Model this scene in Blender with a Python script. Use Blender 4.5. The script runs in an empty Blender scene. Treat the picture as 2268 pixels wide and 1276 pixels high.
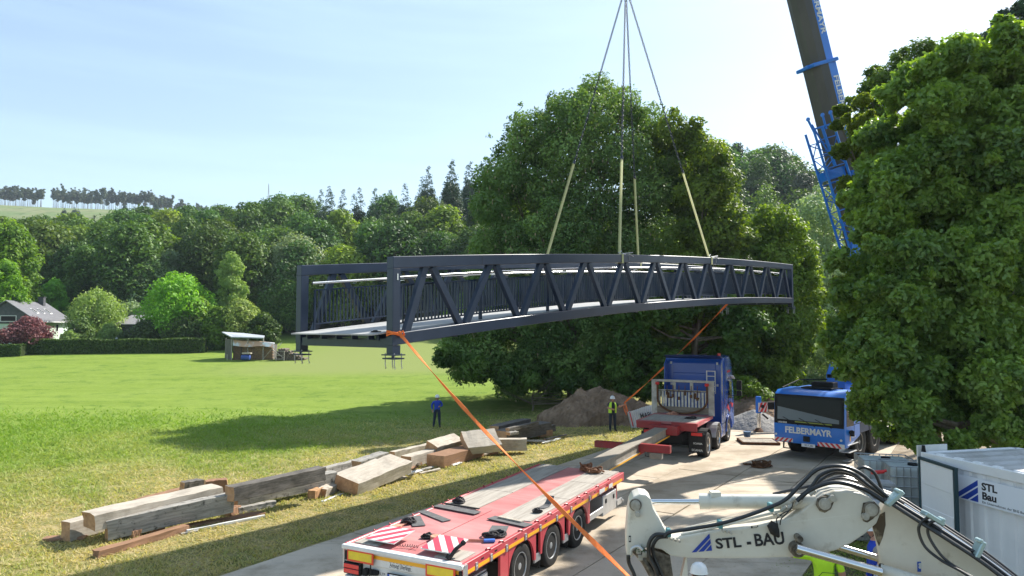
import bpy, bmesh, math, random
import numpy as np
from mathutils import Vector, Matrix

# ---------------------------------------------------------------- camera
FPX = 1560.0
PITCH = math.atan(84 / FPX)
scene = bpy.context.scene
COL = scene.collection
cam_d = bpy.data.cameras.new('camera')
cam_d.sensor_width = 36
cam_d.lens = 36 * FPX / 2268
cam_d.clip_start = 0.1
cam_d.clip_end = 6000
cam = bpy.data.objects.new('camera', cam_d)
COL.objects.link(cam)
cam.location = (0, 0, 5.2)
cam.rotation_euler = (math.pi / 2 + PITCH, 0, 0)
scene.camera = cam

# ---------------------------------------------------------------- world, sun, exposure
SUN_EL = math.radians(41)
SUN_AZ = math.atan2(0.87, 0.77)
world = bpy.data.worlds.new('World')
scene.world = world
world.use_nodes = True
wn = world.node_tree.nodes
wl = world.node_tree.links
bg = wn['Background']
sky = wn.new('ShaderNodeTexSky')
sky.sky_type = 'NISHITA'
sky.sun_disc = False
sky.sun_elevation = SUN_EL
sky.sun_rotation = SUN_AZ
sky.air_density = 1.0
sky.dust_density = 1.0
sky.ozone_density = 1.2
# thin cirrus veil and contrails, in sky direction space
wc = wn.new('ShaderNodeTexCoord')
wm = wn.new('ShaderNodeMapping')
wm.inputs['Rotation'].default_value = (0.0, 0.16, 0.3)
wm.inputs['Scale'].default_value = (1.2, 1.2, 14.0)
wl.new(wc.outputs['Generated'], wm.inputs['Vector'])
wno = wn.new('ShaderNodeTexNoise')
wno.inputs['Scale'].default_value = 1.6
wno.inputs['Detail'].default_value = 6
wno.inputs['Roughness'].default_value = 0.55
wl.new(wm.outputs['Vector'], wno.inputs['Vector'])
wr = wn.new('ShaderNodeMapRange')
wr.inputs['From Min'].default_value = 0.42
wr.inputs['From Max'].default_value = 0.8
wr.inputs['To Min'].default_value = 0.16
wr.inputs['To Max'].default_value = 0.30
wl.new(wno.outputs['Fac'], wr.inputs['Value'])
wx = wn.new('ShaderNodeMix')
wx.data_type = 'RGBA'
wx.inputs['B'].default_value = (5.6, 7.6, 8.2, 1)
wl.new(wr.outputs['Result'], wx.inputs['Factor'])
wl.new(sky.outputs['Color'], wx.inputs['A'])
wl.new(wx.outputs['Result'], bg.inputs['Color'])
bg.inputs['Strength'].default_value = 0.10

sun_d = bpy.data.lights.new('sun', 'SUN')
sun_d.energy = 4.9
sun_d.angle = math.radians(0.5)
sun_d.color = (1.0, 0.95, 0.86)
sun = bpy.data.objects.new('sun', sun_d)
COL.objects.link(sun)
S = Vector((math.sin(SUN_AZ) * math.cos(SUN_EL), math.cos(SUN_AZ) * math.cos(SUN_EL), math.sin(SUN_EL)))
sun.rotation_euler = (-S).to_track_quat('-Z', 'Y').to_euler()
sun.location = S * 60

scene.view_settings.view_transform = 'Standard'
scene.view_settings.look = 'None'
scene.view_settings.exposure = 1.0
scene.view_settings.gamma = 1.0
scene.cycles.max_bounces = 6
scene.cycles.diffuse_bounces = 3
scene.cycles.transmission_bounces = 4
scene.cycles.transparent_max_bounces = 6
scene.cycles.glossy_bounces = 3
scene.cycles.caustics_reflective = False
scene.cycles.caustics_refractive = False
scene.cycles.sample_clamp_indirect = 6

# ---------------------------------------------------------------- survey helpers (places measured once, kept in metres)
CH = 5.2
def ray(px, py):
    u = (px - 1134) / FPX
    v = (638 - py) / FPX
    return Vector((u, math.cos(PITCH) - math.sin(PITCH) * v, math.sin(PITCH) + math.cos(PITCH) * v))
def P(px, py, d):
    r = ray(px, py)
    return Vector((0, 0, CH)) + r * (d / r.y)
def G(px, py, z=0.0):
    r = ray(px, py)
    return Vector((0, 0, CH)) + r * ((z - CH) / r.z)

# ---------------------------------------------------------------- object helpers
def tag(o, label=None, cat=None, group=None, kind=None):
    if label: o['label'] = label
    if cat: o['category'] = cat
    if group: o['group'] = group
    if kind: o['kind'] = kind
    return o
def thing(name, label, cat, loc=(0, 0, 0), rotz=0.0, group=None):
    o = bpy.data.objects.new(name, None)
    COL.objects.link(o)
    o.empty_display_size = 0.3
    o.location = loc
    o.rotation_euler = (0, 0, rotz)
    return tag(o, label, cat, group)
def copy_tree(o, parent=None):
    c = o.copy()
    COL.objects.link(c)
    c.parent = parent
    for ch in list(o.children):
        copy_tree(ch, c)
    return c

class MB:
    """collects faces for one mesh"""
    def __init__(self):
        self.v = []; self.f = []; self.mi = []
        self.cur = 0
    def add(self, vs, fs, M=None):
        b = len(self.v)
        for p in vs:
            p = Vector(p)
            if M is not None: p = M @ p
            self.v.append(p)
        for q in fs:
            self.f.append([b + i for i in q]); self.mi.append(self.cur)
        return self
    def box(self, c, s, M=None, rz=0.0):
        hx, hy, hz = s[0] / 2, s[1] / 2, s[2] / 2
        vs = [(x, y, z) for z in (-hz, hz) for y in (-hy, hy) for x in (-hx, hx)]
        fs = [(0, 2, 3, 1), (4, 5, 7, 6), (0, 1, 5, 4), (2, 6, 7, 3), (0, 4, 6, 2), (1, 3, 7, 5)]
        T = Matrix.Translation(c) @ Matrix.Rotation(rz, 4, 'Z')
        if M is not None: T = M @ T
        return self.add(vs, fs, T)
    def beam(self, a, b, w, h, up=(0, 0, 1), M=None):
        a = Vector(a); b = Vector(b); d = (b - a)
        L = d.length
        if L < 1e-6: return self
        d.normalize(); up = Vector(up)
        s = d.cross(up)
        if s.length < 1e-4: s = d.cross(Vector((1, 0, 0)))
        s.normalize(); u = s.cross(d)
        T = Matrix((( s.x, d.x, u.x, (a.x + b.x) / 2), (s.y, d.y, u.y, (a.y + b.y) / 2), (s.z, d.z, u.z, (a.z + b.z) / 2), (0, 0, 0, 1)))
        if M is not None: T = M @ T
        return self.box((0, 0, 0), (w, L, h), T)
    def tube(self, pts, r, n=8, caps=True, M=None):
        pts = [Vector(p) for p in pts]
        rs = r if isinstance(r, (list, tuple)) else [r] * len(pts)
        vs = []; fs = []
        ref = None
        for i, p in enumerate(pts):
            if i == 0: d = pts[1] - p
            elif i == len(pts) - 1: d = p - pts[i - 1]
            else: d = (pts[i + 1] - pts[i - 1])
            if d.length < 1e-9: d = Vector((0, 0, 1))
            d.normalize()
            if ref is None:
                ref = Vector((0, 0, 1)) if abs(d.z) < .9 else Vector((1, 0, 0))
            s = d.cross(ref).normalized(); u = s.cross(d).normalized(); ref = u
            for k in range(n):
                t = 2 * math.pi * k / n
                vs.append(p + (s * math.cos(t) + u * math.sin(t)) * rs[i])
        for i in range(len(pts) - 1):
            for k in range(n):
                a = i * n + k; b = i * n + (k + 1) % n
                fs.append((a, b, b + n, a + n))
        if caps:
            fs.append(tuple(range(n - 1, -1, -1)))
            m = (len(pts) - 1) * n
            fs.append(tuple(range(m, m + n)))
        return self.add(vs, fs, M)
    def cyl(self, a, b, r, r2=None, n=20, M=None):
        return self.tube([a, b], [r, r if r2 is None else r2], n, True, M)
    def lathe(self, prof, M=None, n=28):
        """prof: (radius, height) pairs turned about local X axis"""
        vs = []; fs = []
        for r, h in prof:
            for k in range(n):
                t = 2 * math.pi * k / n
                vs.append((h, r * math.cos(t), r * math.sin(t)))
        for i in range(len(prof) - 1):
            for k in range(n):
                a = i * n + k; b = i * n + (k + 1) % n
                fs.append((a, a + n, b + n, b))
        fs.append(tuple(range(n)))
        m = (len(prof) - 1) * n
        fs.append(tuple(range(m + n - 1, m - 1, -1)))
        return self.add(vs, fs, M)
    def prism(self, poly, h0, h1, M=None, axis='Z'):
        """poly of 2D points, extruded h0..h1 along axis"""
        n = len(poly)
        def mk(p, h):
            if axis == 'Z': return (p[0], p[1], h)
            if axis == 'X': return (h, p[0], p[1])
            return (p[0], h, p[1])
        vs = [mk(p, h0) for p in poly] + [mk(p, h1) for p in poly]
        fs = [tuple(range(n - 1, -1, -1)), tuple(range(n, 2 * n))]
        for i in range(n):
            j = (i + 1) % n
            fs.append((i, j, j + n, i + n))
        return self.add(vs, fs, M)
    def hull(self, lo, hi, M=None):
        """two matching rings of 3D points joined by sides and capped"""
        n = len(lo)
        vs = list(lo) + list(hi)
        fs = [tuple(range(n - 1, -1, -1)), tuple(range(n, 2 * n))]
        for i in range(n):
            j = (i + 1) % n
            fs.append((i, j, j + n, i + n))
        return self.add(vs, fs, M)
    def build(self, name, mat, parent=None, bevel=0.0, smooth=False, origin=None, seg=1):
        me = bpy.data.meshes.new(name)
        o3 = Vector(origin) if origin is not None else Vector((0, 0, 0))
        me.from_pydata([tuple(p - o3) for p in self.v], [], self.f)
        mats = mat if isinstance(mat, (list, tuple)) else [mat]
        for m in mats: me.materials.append(m)
        if len(mats) > 1: me.polygons.foreach_set('material_index', self.mi)
        bm = bmesh.new(); bm.from_mesh(me)
        bmesh.ops.recalc_face_normals(bm, faces=bm.faces)
        if bevel > 0:
            ed = [e for e in bm.edges if len(e.link_faces) == 2 and e.calc_face_angle(0) > 0.6]
            bmesh.ops.bevel(bm, geom=ed, offset=bevel, segments=seg, affect='EDGES', profile=0.6, clamp_overlap=True)
        bm.to_mesh(me); bm.free()
        if smooth:
            me.polygons.foreach_set('use_smooth', [True] * len(me.polygons))
            try: me.set_sharp_from_angle(angle=math.radians(38))
            except Exception: pass
        me.update()
        o = bpy.data.objects.new(name, me)
        COL.objects.link(o)
        if parent is not None: o.parent = parent
        elif origin is not None: o.location = o3
        return o

# ---------------------------------------------------------------- materials
def new_mat(name):
    m = bpy.data.materials.new(name)
    m.use_nodes = True
    return m, m.node_tree.nodes, m.node_tree.links, m.node_tree.nodes['Principled BSDF']
def setc(s, c): s.default_value = (c[0], c[1], c[2], 1)
def coords(n, l, kind='Object', scale=(1, 1, 1), rot=(0, 0, 0)):
    tc = n.new('ShaderNodeTexCoord'); mp = n.new('ShaderNodeMapping')
    mp.inputs['Scale'].default_value = scale; mp.inputs['Rotation'].default_value = rot
    l.new(tc.outputs[kind], mp.inputs['Vector'])
    return mp.outputs['Vector']
def mat(name, col, rough=0.5, metal=0.0, col2=None, nscale=3.0, lo=0.4, hi=0.65, stretch=(1, 1, 1), bump=0.0, bscale=30.0, spec=0.5, coat=0.0, dirt=None, dscale=0.8, demand=(0.5, 0.75), kind='Object'):
    m, n, l, b = new_mat(name)
    setc(b.inputs['Base Color'], col)
    b.inputs['Roughness'].default_value = rough
    b.inputs['Metallic'].default_value = metal
    b.inputs['Specular IOR Level'].default_value = spec
    if coat: b.inputs['Coat Weight'].default_value = coat; b.inputs['Coat Roughness'].default_value = 0.12
    out = None
    if col2 is not None:
        v = coords(n, l, kind, stretch)
        t = n.new('ShaderNodeTexNoise'); t.inputs['Scale'].default_value = nscale; t.inputs['Detail'].default_value = 6; t.inputs['Roughness'].default_value = 0.62
        l.new(v, t.inputs['Vector'])
        r = n.new('ShaderNodeMapRange'); r.inputs['From Min'].default_value = lo; r.inputs['From Max'].default_value = hi
        l.new(t.outputs['Fac'], r.inputs['Value'])
        x = n.new('ShaderNodeMix'); x.data_type = 'RGBA'
        setc(x.inputs['A'], col); setc(x.inputs['B'], col2)
        l.new(r.outputs['Result'], x.inputs['Factor'])
        out = x.outputs['Result']
    if dirt is not None:
        v = coords(n, l, kind, (1, 1, 1))
        t = n.new('ShaderNodeTexNoise'); t.inputs['Scale'].default_value = dscale; t.inputs['Detail'].default_value = 8; t.inputs['Roughness'].default_value = 0.7
        l.new(v, t.inputs['Vector'])
        r = n.new('ShaderNodeMapRange'); r.inputs['From Min'].default_value = demand[0]; r.inputs['From Max'].default_value = demand[1]
        r.inputs['To Max'].default_value = 0.85
        l.new(t.outputs['Fac'], r.inputs['Value'])
        x = n.new('ShaderNodeMix'); x.data_type = 'RGBA'
        setc(x.inputs['A'], col); setc(x.inputs['B'], dirt)
        if out is not None: l.new(out, x.inputs['A'])
        l.new(r.outputs['Result'], x.inputs['Factor'])
        out = x.outputs['Result']
    if out is not None: l.new(out, b.inputs['Base Color'])
    if bump > 0:
        v = coords(n, l, kind, stretch)
        t = n.new('ShaderNodeTexNoise'); t.inputs['Scale'].default_value = bscale; t.inputs['Detail'].default_value = 5
        l.new(v, t.inputs['Vector'])
        bp = n.new('ShaderNodeBump'); bp.inputs['Strength'].default_value = bump; bp.inputs['Distance'].default_value = 0.02
        l.new(t.outputs['Fac'], bp.inputs['Height']); l.new(bp.outputs['Normal'], b.inputs['Normal'])
    return m

def leaf_mat(name, c1, c2, trans=0.35, tcol=None, rough=0.55, spec=0.25):
    m, n, l, b = new_mat(name)
    at = n.new('ShaderNodeAttribute'); at.attribute_name = 'tint'
    oi = n.new('ShaderNodeObjectInfo')
    x = n.new('ShaderNodeMix'); x.data_type = 'RGBA'
    setc(x.inputs['A'], c1); setc(x.inputs['B'], c2)
    l.new(at.outputs['Fac'], x.inputs['Factor'])
    hs = n.new('ShaderNodeHueSaturation')
    mr = n.new('ShaderNodeMapRange'); mr.inputs['To Min'].default_value = 0.482; mr.inputs['To Max'].default_value = 0.515
    l.new(oi.outputs['Random'], mr.inputs['Value']); l.new(mr.outputs['Result'], hs.inputs['Hue'])
    m2 = n.new('ShaderNodeMapRange'); m2.inputs['To Min'].default_value = 0.68; m2.inputs['To Max'].default_value = 1.38
    ml = n.new('ShaderNodeMath'); ml.operation = 'FRACT'; mm = n.new('ShaderNodeMath'); mm.operation = 'MULTIPLY'; mm.inputs[1].default_value = 17.3
    l.new(oi.outputs['Random'], mm.inputs[0]); l.new(mm.outputs[0], ml.inputs[0]); l.new(ml.outputs[0], m2.inputs['Value']); l.new(m2.outputs['Result'], hs.inputs['Value'])
    l.new(x.outputs['Result'], hs.inputs['Color'])
    l.new(hs.outputs['Color'], b.inputs['Base Color'])
    b.inputs['Roughness'].default_value = rough
    b.inputs['Specular IOR Level'].default_value = spec
    tr = n.new('ShaderNodeBsdfTranslucent')
    tm = n.new('ShaderNodeMix'); tm.data_type = 'RGBA'; tm.blend_type = 'MULTIPLY'; tm.inputs['Factor'].default_value = 1
    setc(tm.inputs['B'], tcol or (1.5, 1.5, 0.5))
    l.new(hs.outputs['Color'], tm.inputs['A']); l.new(tm.outputs['Result'], tr.inputs['Color'])
    mx = n.new('ShaderNodeMixShader'); mx.inputs['Fac'].default_value = trans
    l.new(b.outputs['BSDF'], mx.inputs[1]); l.new(tr.outputs['BSDF'], mx.inputs[2])
    l.new(mx.outputs['Shader'], n['Material Output'].inputs['Surface'])
    return m

# text as flat extruded mesh
def text_mesh(body, size, ext=0.004, bold=0.0, sx=1.0, align='CENTER', space=1.0):
    cu = bpy.data.curves.new('lettering', 'FONT')
    cu.body = body; cu.size = size; cu.extrude = ext; cu.offset = bold
    cu.align_x = align; cu.align_y = 'CENTER'; cu.space_character = space; cu.resolution_u = 3
    tmp = bpy.data.objects.new('lettering', cu)
    COL.objects.link(tmp)
    dg = bpy.context.evaluated_depsgraph_get(); dg.update()
    me = bpy.data.meshes.new_from_object(tmp.evaluated_get(dg))
    bpy.data.objects.remove(tmp); bpy.data.curves.remove(cu)
    if sx != 1.0:
        for v in me.vertices: v.co.x *= sx
    return me
def text(name, body, size, m, parent, X, Y, O, **k):
    """lettering whose reading direction is X, up is Y, centred on O (parent space)"""
    me = text_mesh(body, size, **k)
    X = Vector(X).normalized(); Y = Vector(Y); Y = (Y - X * X.dot(Y)).normalized(); Z = X.cross(Y)
    me.transform(Matrix(((X.x, Y.x, Z.x, O[0]), (X.y, Y.y, Z.y, O[1]), (X.z, Y.z, Z.z, O[2]), (0, 0, 0, 1))))
    me.materials.clear(); me.materials.append(m)
    o = bpy.data.objects.new(name, me); COL.objects.link(o); o.parent = parent
    return o
# ================================================================ TERRAIN
def smooth(a, b, x):
    t = np.clip((x - a) / (b - a), 0, 1)
    return t * t * (3 - 2 * t)
def gz(x, y):
    x = np.asarray(x, float); y = np.asarray(y, float)
    rise = np.interp(x, [-300, -134, -99, -63, -40, -16, 55, 200], [8, 10, 13, 16, 18, 24, 29, 32])
    z = rise * smooth(108, 196, y)
    far = np.interp(x, [-1000, -600, -436, -273, -205, -100, 100], [100, 99, 97, 91, 88, 76, 60]) * smooth(260, 600, y)
    z = z + far + 3.2 * smooth(48, 130, y)
    z = z + 0.10 * np.sin(x * .09 + 1) * smooth(35, 60, y) + 0.08 * np.sin(y * .06) * smooth(45, 70, y)
    z = z - 0.4 * np.exp(-((x + 6) ** 2 + (y - 42) ** 2) / 90.0)
    z = z + 2.5 * np.sin(x * .011 + y * .004) * smooth(300, 600, y)
    return z
def gzf(x, y): return float(gz(x, y))

xs = np.concatenate([np.linspace(-1200, -130, 40, endpoint=False), np.linspace(-130, 110, 121), np.linspace(110, 1100, 36)[1:]])
ys = np.concatenate([np.linspace(-60, 6, 8, endpoint=False), np.linspace(6, 120, 80, endpoint=False), np.linspace(120, 300, 46, endpoint=False), np.linspace(300, 1600, 50)])
XX, YY = np.meshgrid(xs, ys)
ZZ = gz(XX, YY)
nx_, ny_ = len(xs), len(ys)
gv = np.stack([XX.ravel(), YY.ravel(), ZZ.ravel()], 1)
gf = [(j * nx_ + i, j * nx_ + i + 1, (j + 1) * nx_ + i + 1, (j + 1) * nx_ + i) for j in range(ny_ - 1) for i in range(nx_ - 1)]
me = bpy.data.meshes.new('meadow')
me.from_pydata(gv.tolist(), [], gf)
me.polygons.foreach_set('use_smooth', [True] * len(me.polygons))
meadow = bpy.data.objects.new('meadow', me)
COL.objects.link(meadow)
tag(meadow, kind='structure')

def ground_mat():
    m, n, l, b = new_mat('meadow ground')
    b.inputs['Roughness'].default_value = 0.9
    b.inputs['Specular IOR Level'].default_value = 0.1
    g = n.new('ShaderNodeNewGeometry')
    def noise(scale, det=6, vec=None, rough=.6):
        t = n.new('ShaderNodeTexNoise'); t.inputs['Scale'].default_value = scale; t.inputs['Detail'].default_value = det; t.inputs['Roughness'].default_value = rough
        l.new(vec or g.outputs['Position'], t.inputs['Vector']); return t.outputs['Fac']
    def mr(v, a, b2, c=0, d=1):
        t = n.new('ShaderNodeMapRange'); t.interpolation_type = 'SMOOTHSTEP'
        for k, q in zip(('From Min', 'From Max', 'To Min', 'To Max'), (a, b2, c, d)): t.inputs[k].default_value = q
        l.new(v, t.inputs['Value']); return t.outputs['Result']
    def mix(f, A, B, fac=None):
        t = n.new('ShaderNodeMix'); t.data_type = 'RGBA'
        if isinstance(A, tuple): setc(t.inputs['A'], A)
        else: l.new(A, t.inputs['A'])
        if isinstance(B, tuple): setc(t.inputs['B'], B)
        else: l.new(B, t.inputs['B'])
        if f is None: t.inputs['Factor'].default_value = fac
        else: l.new(f, t.inputs['Factor'])
        return t.outputs['Result']
    def math_(op, a, b2):
        t = n.new('ShaderNodeMath'); t.operation = op
        for i, q in enumerate((a, b2)):
            if isinstance(q, (int, float)): t.inputs[i].default_value = q
            else: l.new(q, t.inputs[i])
        return t.outputs[0]
    # mowing lines run across the meadow
    mp = n.new('ShaderNodeMapping'); mp.inputs['Rotation'].default_value = (0, 0, 0.12); mp.inputs['Scale'].default_value = (0.04, 0.45, 1)
    l.new(g.outputs['Position'], mp.inputs['Vector'])
    lines = noise(1.0, 4, mp.outputs['Vector'])
    lush = mix(mr(lines, .3, .7), (0.155, 0.225, 0.030), (0.205, 0.28, 0.046))
    lush = mix(mr(noise(0.15, 5), .4, .7, 0, .7), lush, (0.20, 0.27, 0.05))
    lush = mix(mr(noise(0.5, 8, None, .7), .48, .66, 0, .75), lush, (0.095, 0.165, 0.022))
    lush = mix(mr(noise(2.2, 9, None, .8), .5, .66, 0, .7), lush, (0.24, 0.30, 0.07))
    lush = mix(mr(noise(6.0, 6, None, .75), .45, .75, 0, .5), lush, (0.05, 0.11, 0.015))
    # tall pale grass beyond the mown part
    sep = n.new('ShaderNodeSeparateXYZ'); l.new(g.outputs['Position'], sep.inputs[0])
    tall = math_('MULTIPLY', mr(sep.outputs[1], 66, 74), mr(sep.outputs[0], -36, -22))
    lush = mix(tall, lush, (0.20, 0.24, 0.07))
    # dry strip along the road and timbers
    nn = math_('ADD', math_('MULTIPLY', sep.outputs[0], -.767), math_('MULTIPLY', sep.outputs[1], .64))
    nd = math_('ADD', nn, math_('MULTIPLY', math_('SUBTRACT', noise(.22, 5), .5), 14.0))
    dry = mr(nd, 36, 21)
    blot = mr(noise(1.1, 8, None, .7), .36, .62)
    straw = mix(mr(noise(3.0, 8, None, .75), .4, .65), (0.42, 0.33, 0.17), (0.25, 0.225, 0.08))
    straw = mix(math_('MULTIPLY', blot, .75), straw, (0.11, 0.14, 0.03))
    c = mix(dry, lush, straw)
    # earth yard to the right, forest floor, clear-felled hill
    yard = mr(math_('ADD', nn, math_('MULTIPLY', noise(.6, 6), 3.0)), 11.5, 9.5)
    earth = mix(mr(noise(.8, 8, None, .7), .4, .6), (0.27, 0.215, 0.155), (0.36, 0.31, 0.24))
    yard2 = math_('MULTIPLY', yard, mr(sep.outputs[1], 19, 21))
    c = mix(yard2, c, earth)
    nearg = math_('MULTIPLY', mr(nn, 6.5, 5.0), mr(sep.outputs[1], 21, 19))
    c = mix(nearg, c, mix(mr(noise(2.5, 8, None, .7), .4, .6), (0.07, 0.075, 0.03), (0.15, 0.12, 0.07)))
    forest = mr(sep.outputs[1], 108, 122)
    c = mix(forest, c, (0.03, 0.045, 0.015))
    hill = mr(sep.outputs[1], 290, 340)
    hc = mix(mr(noise(.035, 9, None, .7), .38, .62), (0.16, 0.215, 0.085), (0.22, 0.235, 0.12))
    hc = mix(mr(noise(.12, 9, None, .7), .52, .66), hc, (0.09, 0.13, 0.05))
    c = mix(hill, c, hc)
    l.new(c, b.inputs['Base Color'])
    bp = n.new('ShaderNodeBump'); bp.inputs['Strength'].default_value = 0.6; bp.inputs['Distance'].default_value = 0.08
    l.new(noise(9.0, 7, None, .75), bp.inputs['Height']); l.new(bp.outputs['Normal'], b.inputs['Normal'])
    return m
me.materials.append(ground_mat())

# ---- numpy mesh from equal polygons
def np_mesh(name, verts, k, material, tint=None):
    """verts (n*k,3): n polygons of k corners each"""
    me = bpy.data.meshes.new(name)
    nv = len(verts); nf = nv // k
    me.vertices.add(nv); me.vertices.foreach_set('co', np.asarray(verts, np.float32).ravel())
    me.loops.add(nv); me.loops.foreach_set('vertex_index', np.arange(nv, dtype=np.int32))
    me.polygons.add(nf); me.polygons.foreach_set('loop_start', np.arange(0, nv, k, dtype=np.int32))
    try: me.polygons.foreach_set('loop_total', np.full(nf, k, dtype=np.int32))
    except Exception: pass
    if tint is not None:
        a = me.attributes.new('tint', 'FLOAT', 'POINT')
        a.data.foreach_set('value', np.repeat(np.asarray(tint, np.float32), k))
    me.materials.append(material)
    me.update(calc_edges=True)
    me.validate()
    return me

# ---- short grass in the foreground
def dryness(x, y, rng):
    nn = -.767 * x + .64 * y
    w = 3.0 * np.sin(x * .45 + y * .21) + 2.4 * np.sin(y * .37 - x * .13 + 2)
    return smooth(38, 23, nn + w) * (.65 + .35 * smooth(27, 19, nn))
def grass_blades():
    rng = np.random.default_rng(5)
    N = 430000
    d = 12.5 + (46 - 12.5) * rng.random(N) ** 1.5
    x = (rng.random(N) * 1.85 - 1.0) * d
    nn = -.767 * x + .64 * d
    left = (nn > 14.12 + .128 * (d - 13.6)) 
    right = (nn < 5.6) & (d < 18) & (x < 12)
    keep = (left & (nn < 60)) | right
    clump = np.sin(x * 3.1 + np.sin(d * 2.3) * 2) * np.sin(d * 2.7 + np.sin(x * 1.9) * 2)
    keep &= rng.random(N) < (0.62 + .38 * clump) * smooth(47, 33, d)
    x, d, nn = x[keep], d[keep], nn[keep]
    n = len(x)
    z = gz(x, d)
    dr = dryness(x, d, rng)
    h = (0.05 + 0.07 * rng.random(n)) * (1 - .35 * dr) * (1 + d / 60)
    w = (0.008 + 0.010 * rng.random(n)) * (1 + d / 28)
    a = rng.random(n) * 6.283
    pn = .5 + .22 * np.sin(x * .9 + 1.7 * np.sin(d * .5)) + .22 * np.sin(d * 1.1 + 1.9 * np.sin(x * .6 + 1)) + .14 * np.sin(x * 2.7 + d * 2.1)
    lean = rng.normal(0, 1.1, (n, 2)) * h[:, None]
    V = np.zeros((n, 3, 3))
    V[:, 0] = np.stack([x - w * np.cos(a), d - w * np.sin(a), z - .01], 1)
    V[:, 1] = np.stack([x + w * np.cos(a), d + w * np.sin(a), z - .01], 1)
    V[:, 2] = np.stack([x + lean[:, 0], d + lean[:, 1], z + h], 1)
    pn = np.clip(pn, 0, 1)
    tint = np.clip(dr * (0.55 + 1.05 * pn) * (.5 + .7 * rng.random(n)) + rng.normal(0, .08, n), 0, 1)
    h2 = 1 - .5 * dr * smooth(.45, .9, pn); V[:, 2, 2] = z + h * h2
    tint[(nn < 6)] = rng.random((nn < 6).sum()) * .5
    m = leaf_mat('grass blades', (0.24, 0.38, 0.05), (0.66, 0.54, 0.28), .42, (1.25, 1.25, .6))
    me = np_mesh('grass', V.reshape(-1, 3), 3, m, tint)
    o = bpy.data.objects.new('grass', me); COL.objects.link(o); tag(o, 'short grass and dry straw along the road', 'grass', kind='stuff')
grass_blades()

# ================================================================ ROAD
BD = Vector((0.555, 0.832, 0)); BN = Vector((0.832, -0.555, 0))
def road_mat():
    m, n, l, b = new_mat('concrete road')
    b.inputs['Roughness'].default_value = 0.85; b.inputs['Specular IOR Level'].default_value = .25
    g = n.new('ShaderNodeNewGeometry')
    def noise(s, d=7, r=.65, sc=(1, 1, 1), rot=0):
        mp = n.new('ShaderNodeMapping'); mp.inputs['Scale'].default_value = sc; mp.inputs['Rotation'].default_value = (0, 0, rot)
        l.new(g.outputs['Position'], mp.inputs['Vector'])
        t = n.new('ShaderNodeTexNoise'); t.inputs['Scale'].default_value = s; t.inputs['Detail'].default_value = d; t.inputs['Roughness'].default_value = r
        l.new(mp.outputs['Vector'], t.inputs['Vector']); return t.outputs['Fac']
    def mr(v, a, b2, c=0., d=1.):
        t = n.new('ShaderNodeMapRange'); t.interpolation_type = 'SMOOTHSTEP'
        for k, q in zip(('From Min', 'From Max', 'To Min', 'To Max'), (a, b2, c, d)): t.inputs[k].default_value = q
        l.new(v, t.inputs['Value']); return t.outputs['Result']
    def mix(f, A, B):
        t = n.new('ShaderNodeMix'); t.data_type = 'RGBA'
        if isinstance(A, tuple): setc(t.inputs['A'], A)
        else: l.new(A, t.inputs['A'])
        setc(t.inputs['B'], B); l.new(f, t.inputs['Factor']); return t.outputs['Result']
    ang = -math.atan2(BD.y, BD.x)
    oi = n.new('ShaderNodeAttribute'); oi.attribute_name = 'tint'
    c = mix(oi.outputs['Fac'], (0.47, 0.395, 0.305), (0.58, 0.49, 0.385))
    c = mix(mr(noise(.5), .42, .66, 0, .85), c, (0.31, 0.25, 0.18))
    c = mix(mr(noise(.35, 9, .7, (.12, 2.2, 1), ang), .55, .68, 0, .7), c, (0.20, 0.16, 0.115))
    c = mix(mr(noise(2.2, 9, .75), .5, .75, 0, .6), c, (0.50, 0.45, 0.39))
    c = mix(mr(noise(1.0, 9, .7, (.25, 2.6, 1), ang), .52, .74, 0, .55), c, (0.23, 0.185, 0.13))
    c = mix(mr(noise(14, 4, .6), .62, .72, 0, .5), c, (0.16, 0.13, 0.10))
    l.new(c, b.inputs['Base Color'])
    bp = n.new('ShaderNodeBump'); bp.inputs['Strength'].default_value = .35; bp.inputs['Distance'].default_value = .02
    l.new(noise(25, 6, .7), bp.inputs['Height']); l.new(bp.outputs['Normal'], b.inputs['Normal'])
    return m
ROADM = road_mat()
def road():
    rng = random.Random(3)
    # strips of slabs laid lengthwise; edges measured on the ground
    O = Vector((-6.9, 13.6, 0))     # on the left edge
    mb = MB(); tints = []
    lane_w = [2.05, 1.95, 2.1, 1.95, 2.0]
    off = 0.0
    for li, w in enumerate(lane_w):
        s = -6.0 - rng.random() * 3
        end = 33 if li < 3 else 26 - 1.5 * (li - 3)
        start_jit = 0
        while s < end:
            L = 5.9 + rng.random() * .2
            jit = rng.uniform(-.05, .05); zt = 0.045 + rng.uniform(-.006, .008); tl = rng.uniform(-.004, .004)
            a0, a1 = s + .02, s + L - .02
            b0, b1 = off + .015 + jit * .3, off + w - .015 + jit * .3
            pts = [O + BD * a0 + BN * b0, O + BD * a1 + BN * b0, O + BD * a1 + BN * b1, O + BD * a0 + BN * b1]
            lo = [Vector((p.x, p.y, -.12)) for p in pts]
            hi = [Vector((p.x, p.y, zt + tl * (-1) ** k)) for k, p in enumerate(pts)]
            mb.hull(lo, hi)
            tints += [rng.random()] * 8
            s += L
        off += w
    o = mb.build('road', ROADM)
    a = o.data.attributes.new('tint', 'FLOAT', 'POINT'); a.data.foreach_set('value', tints)
    tag(o, kind='structure')
road()
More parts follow.
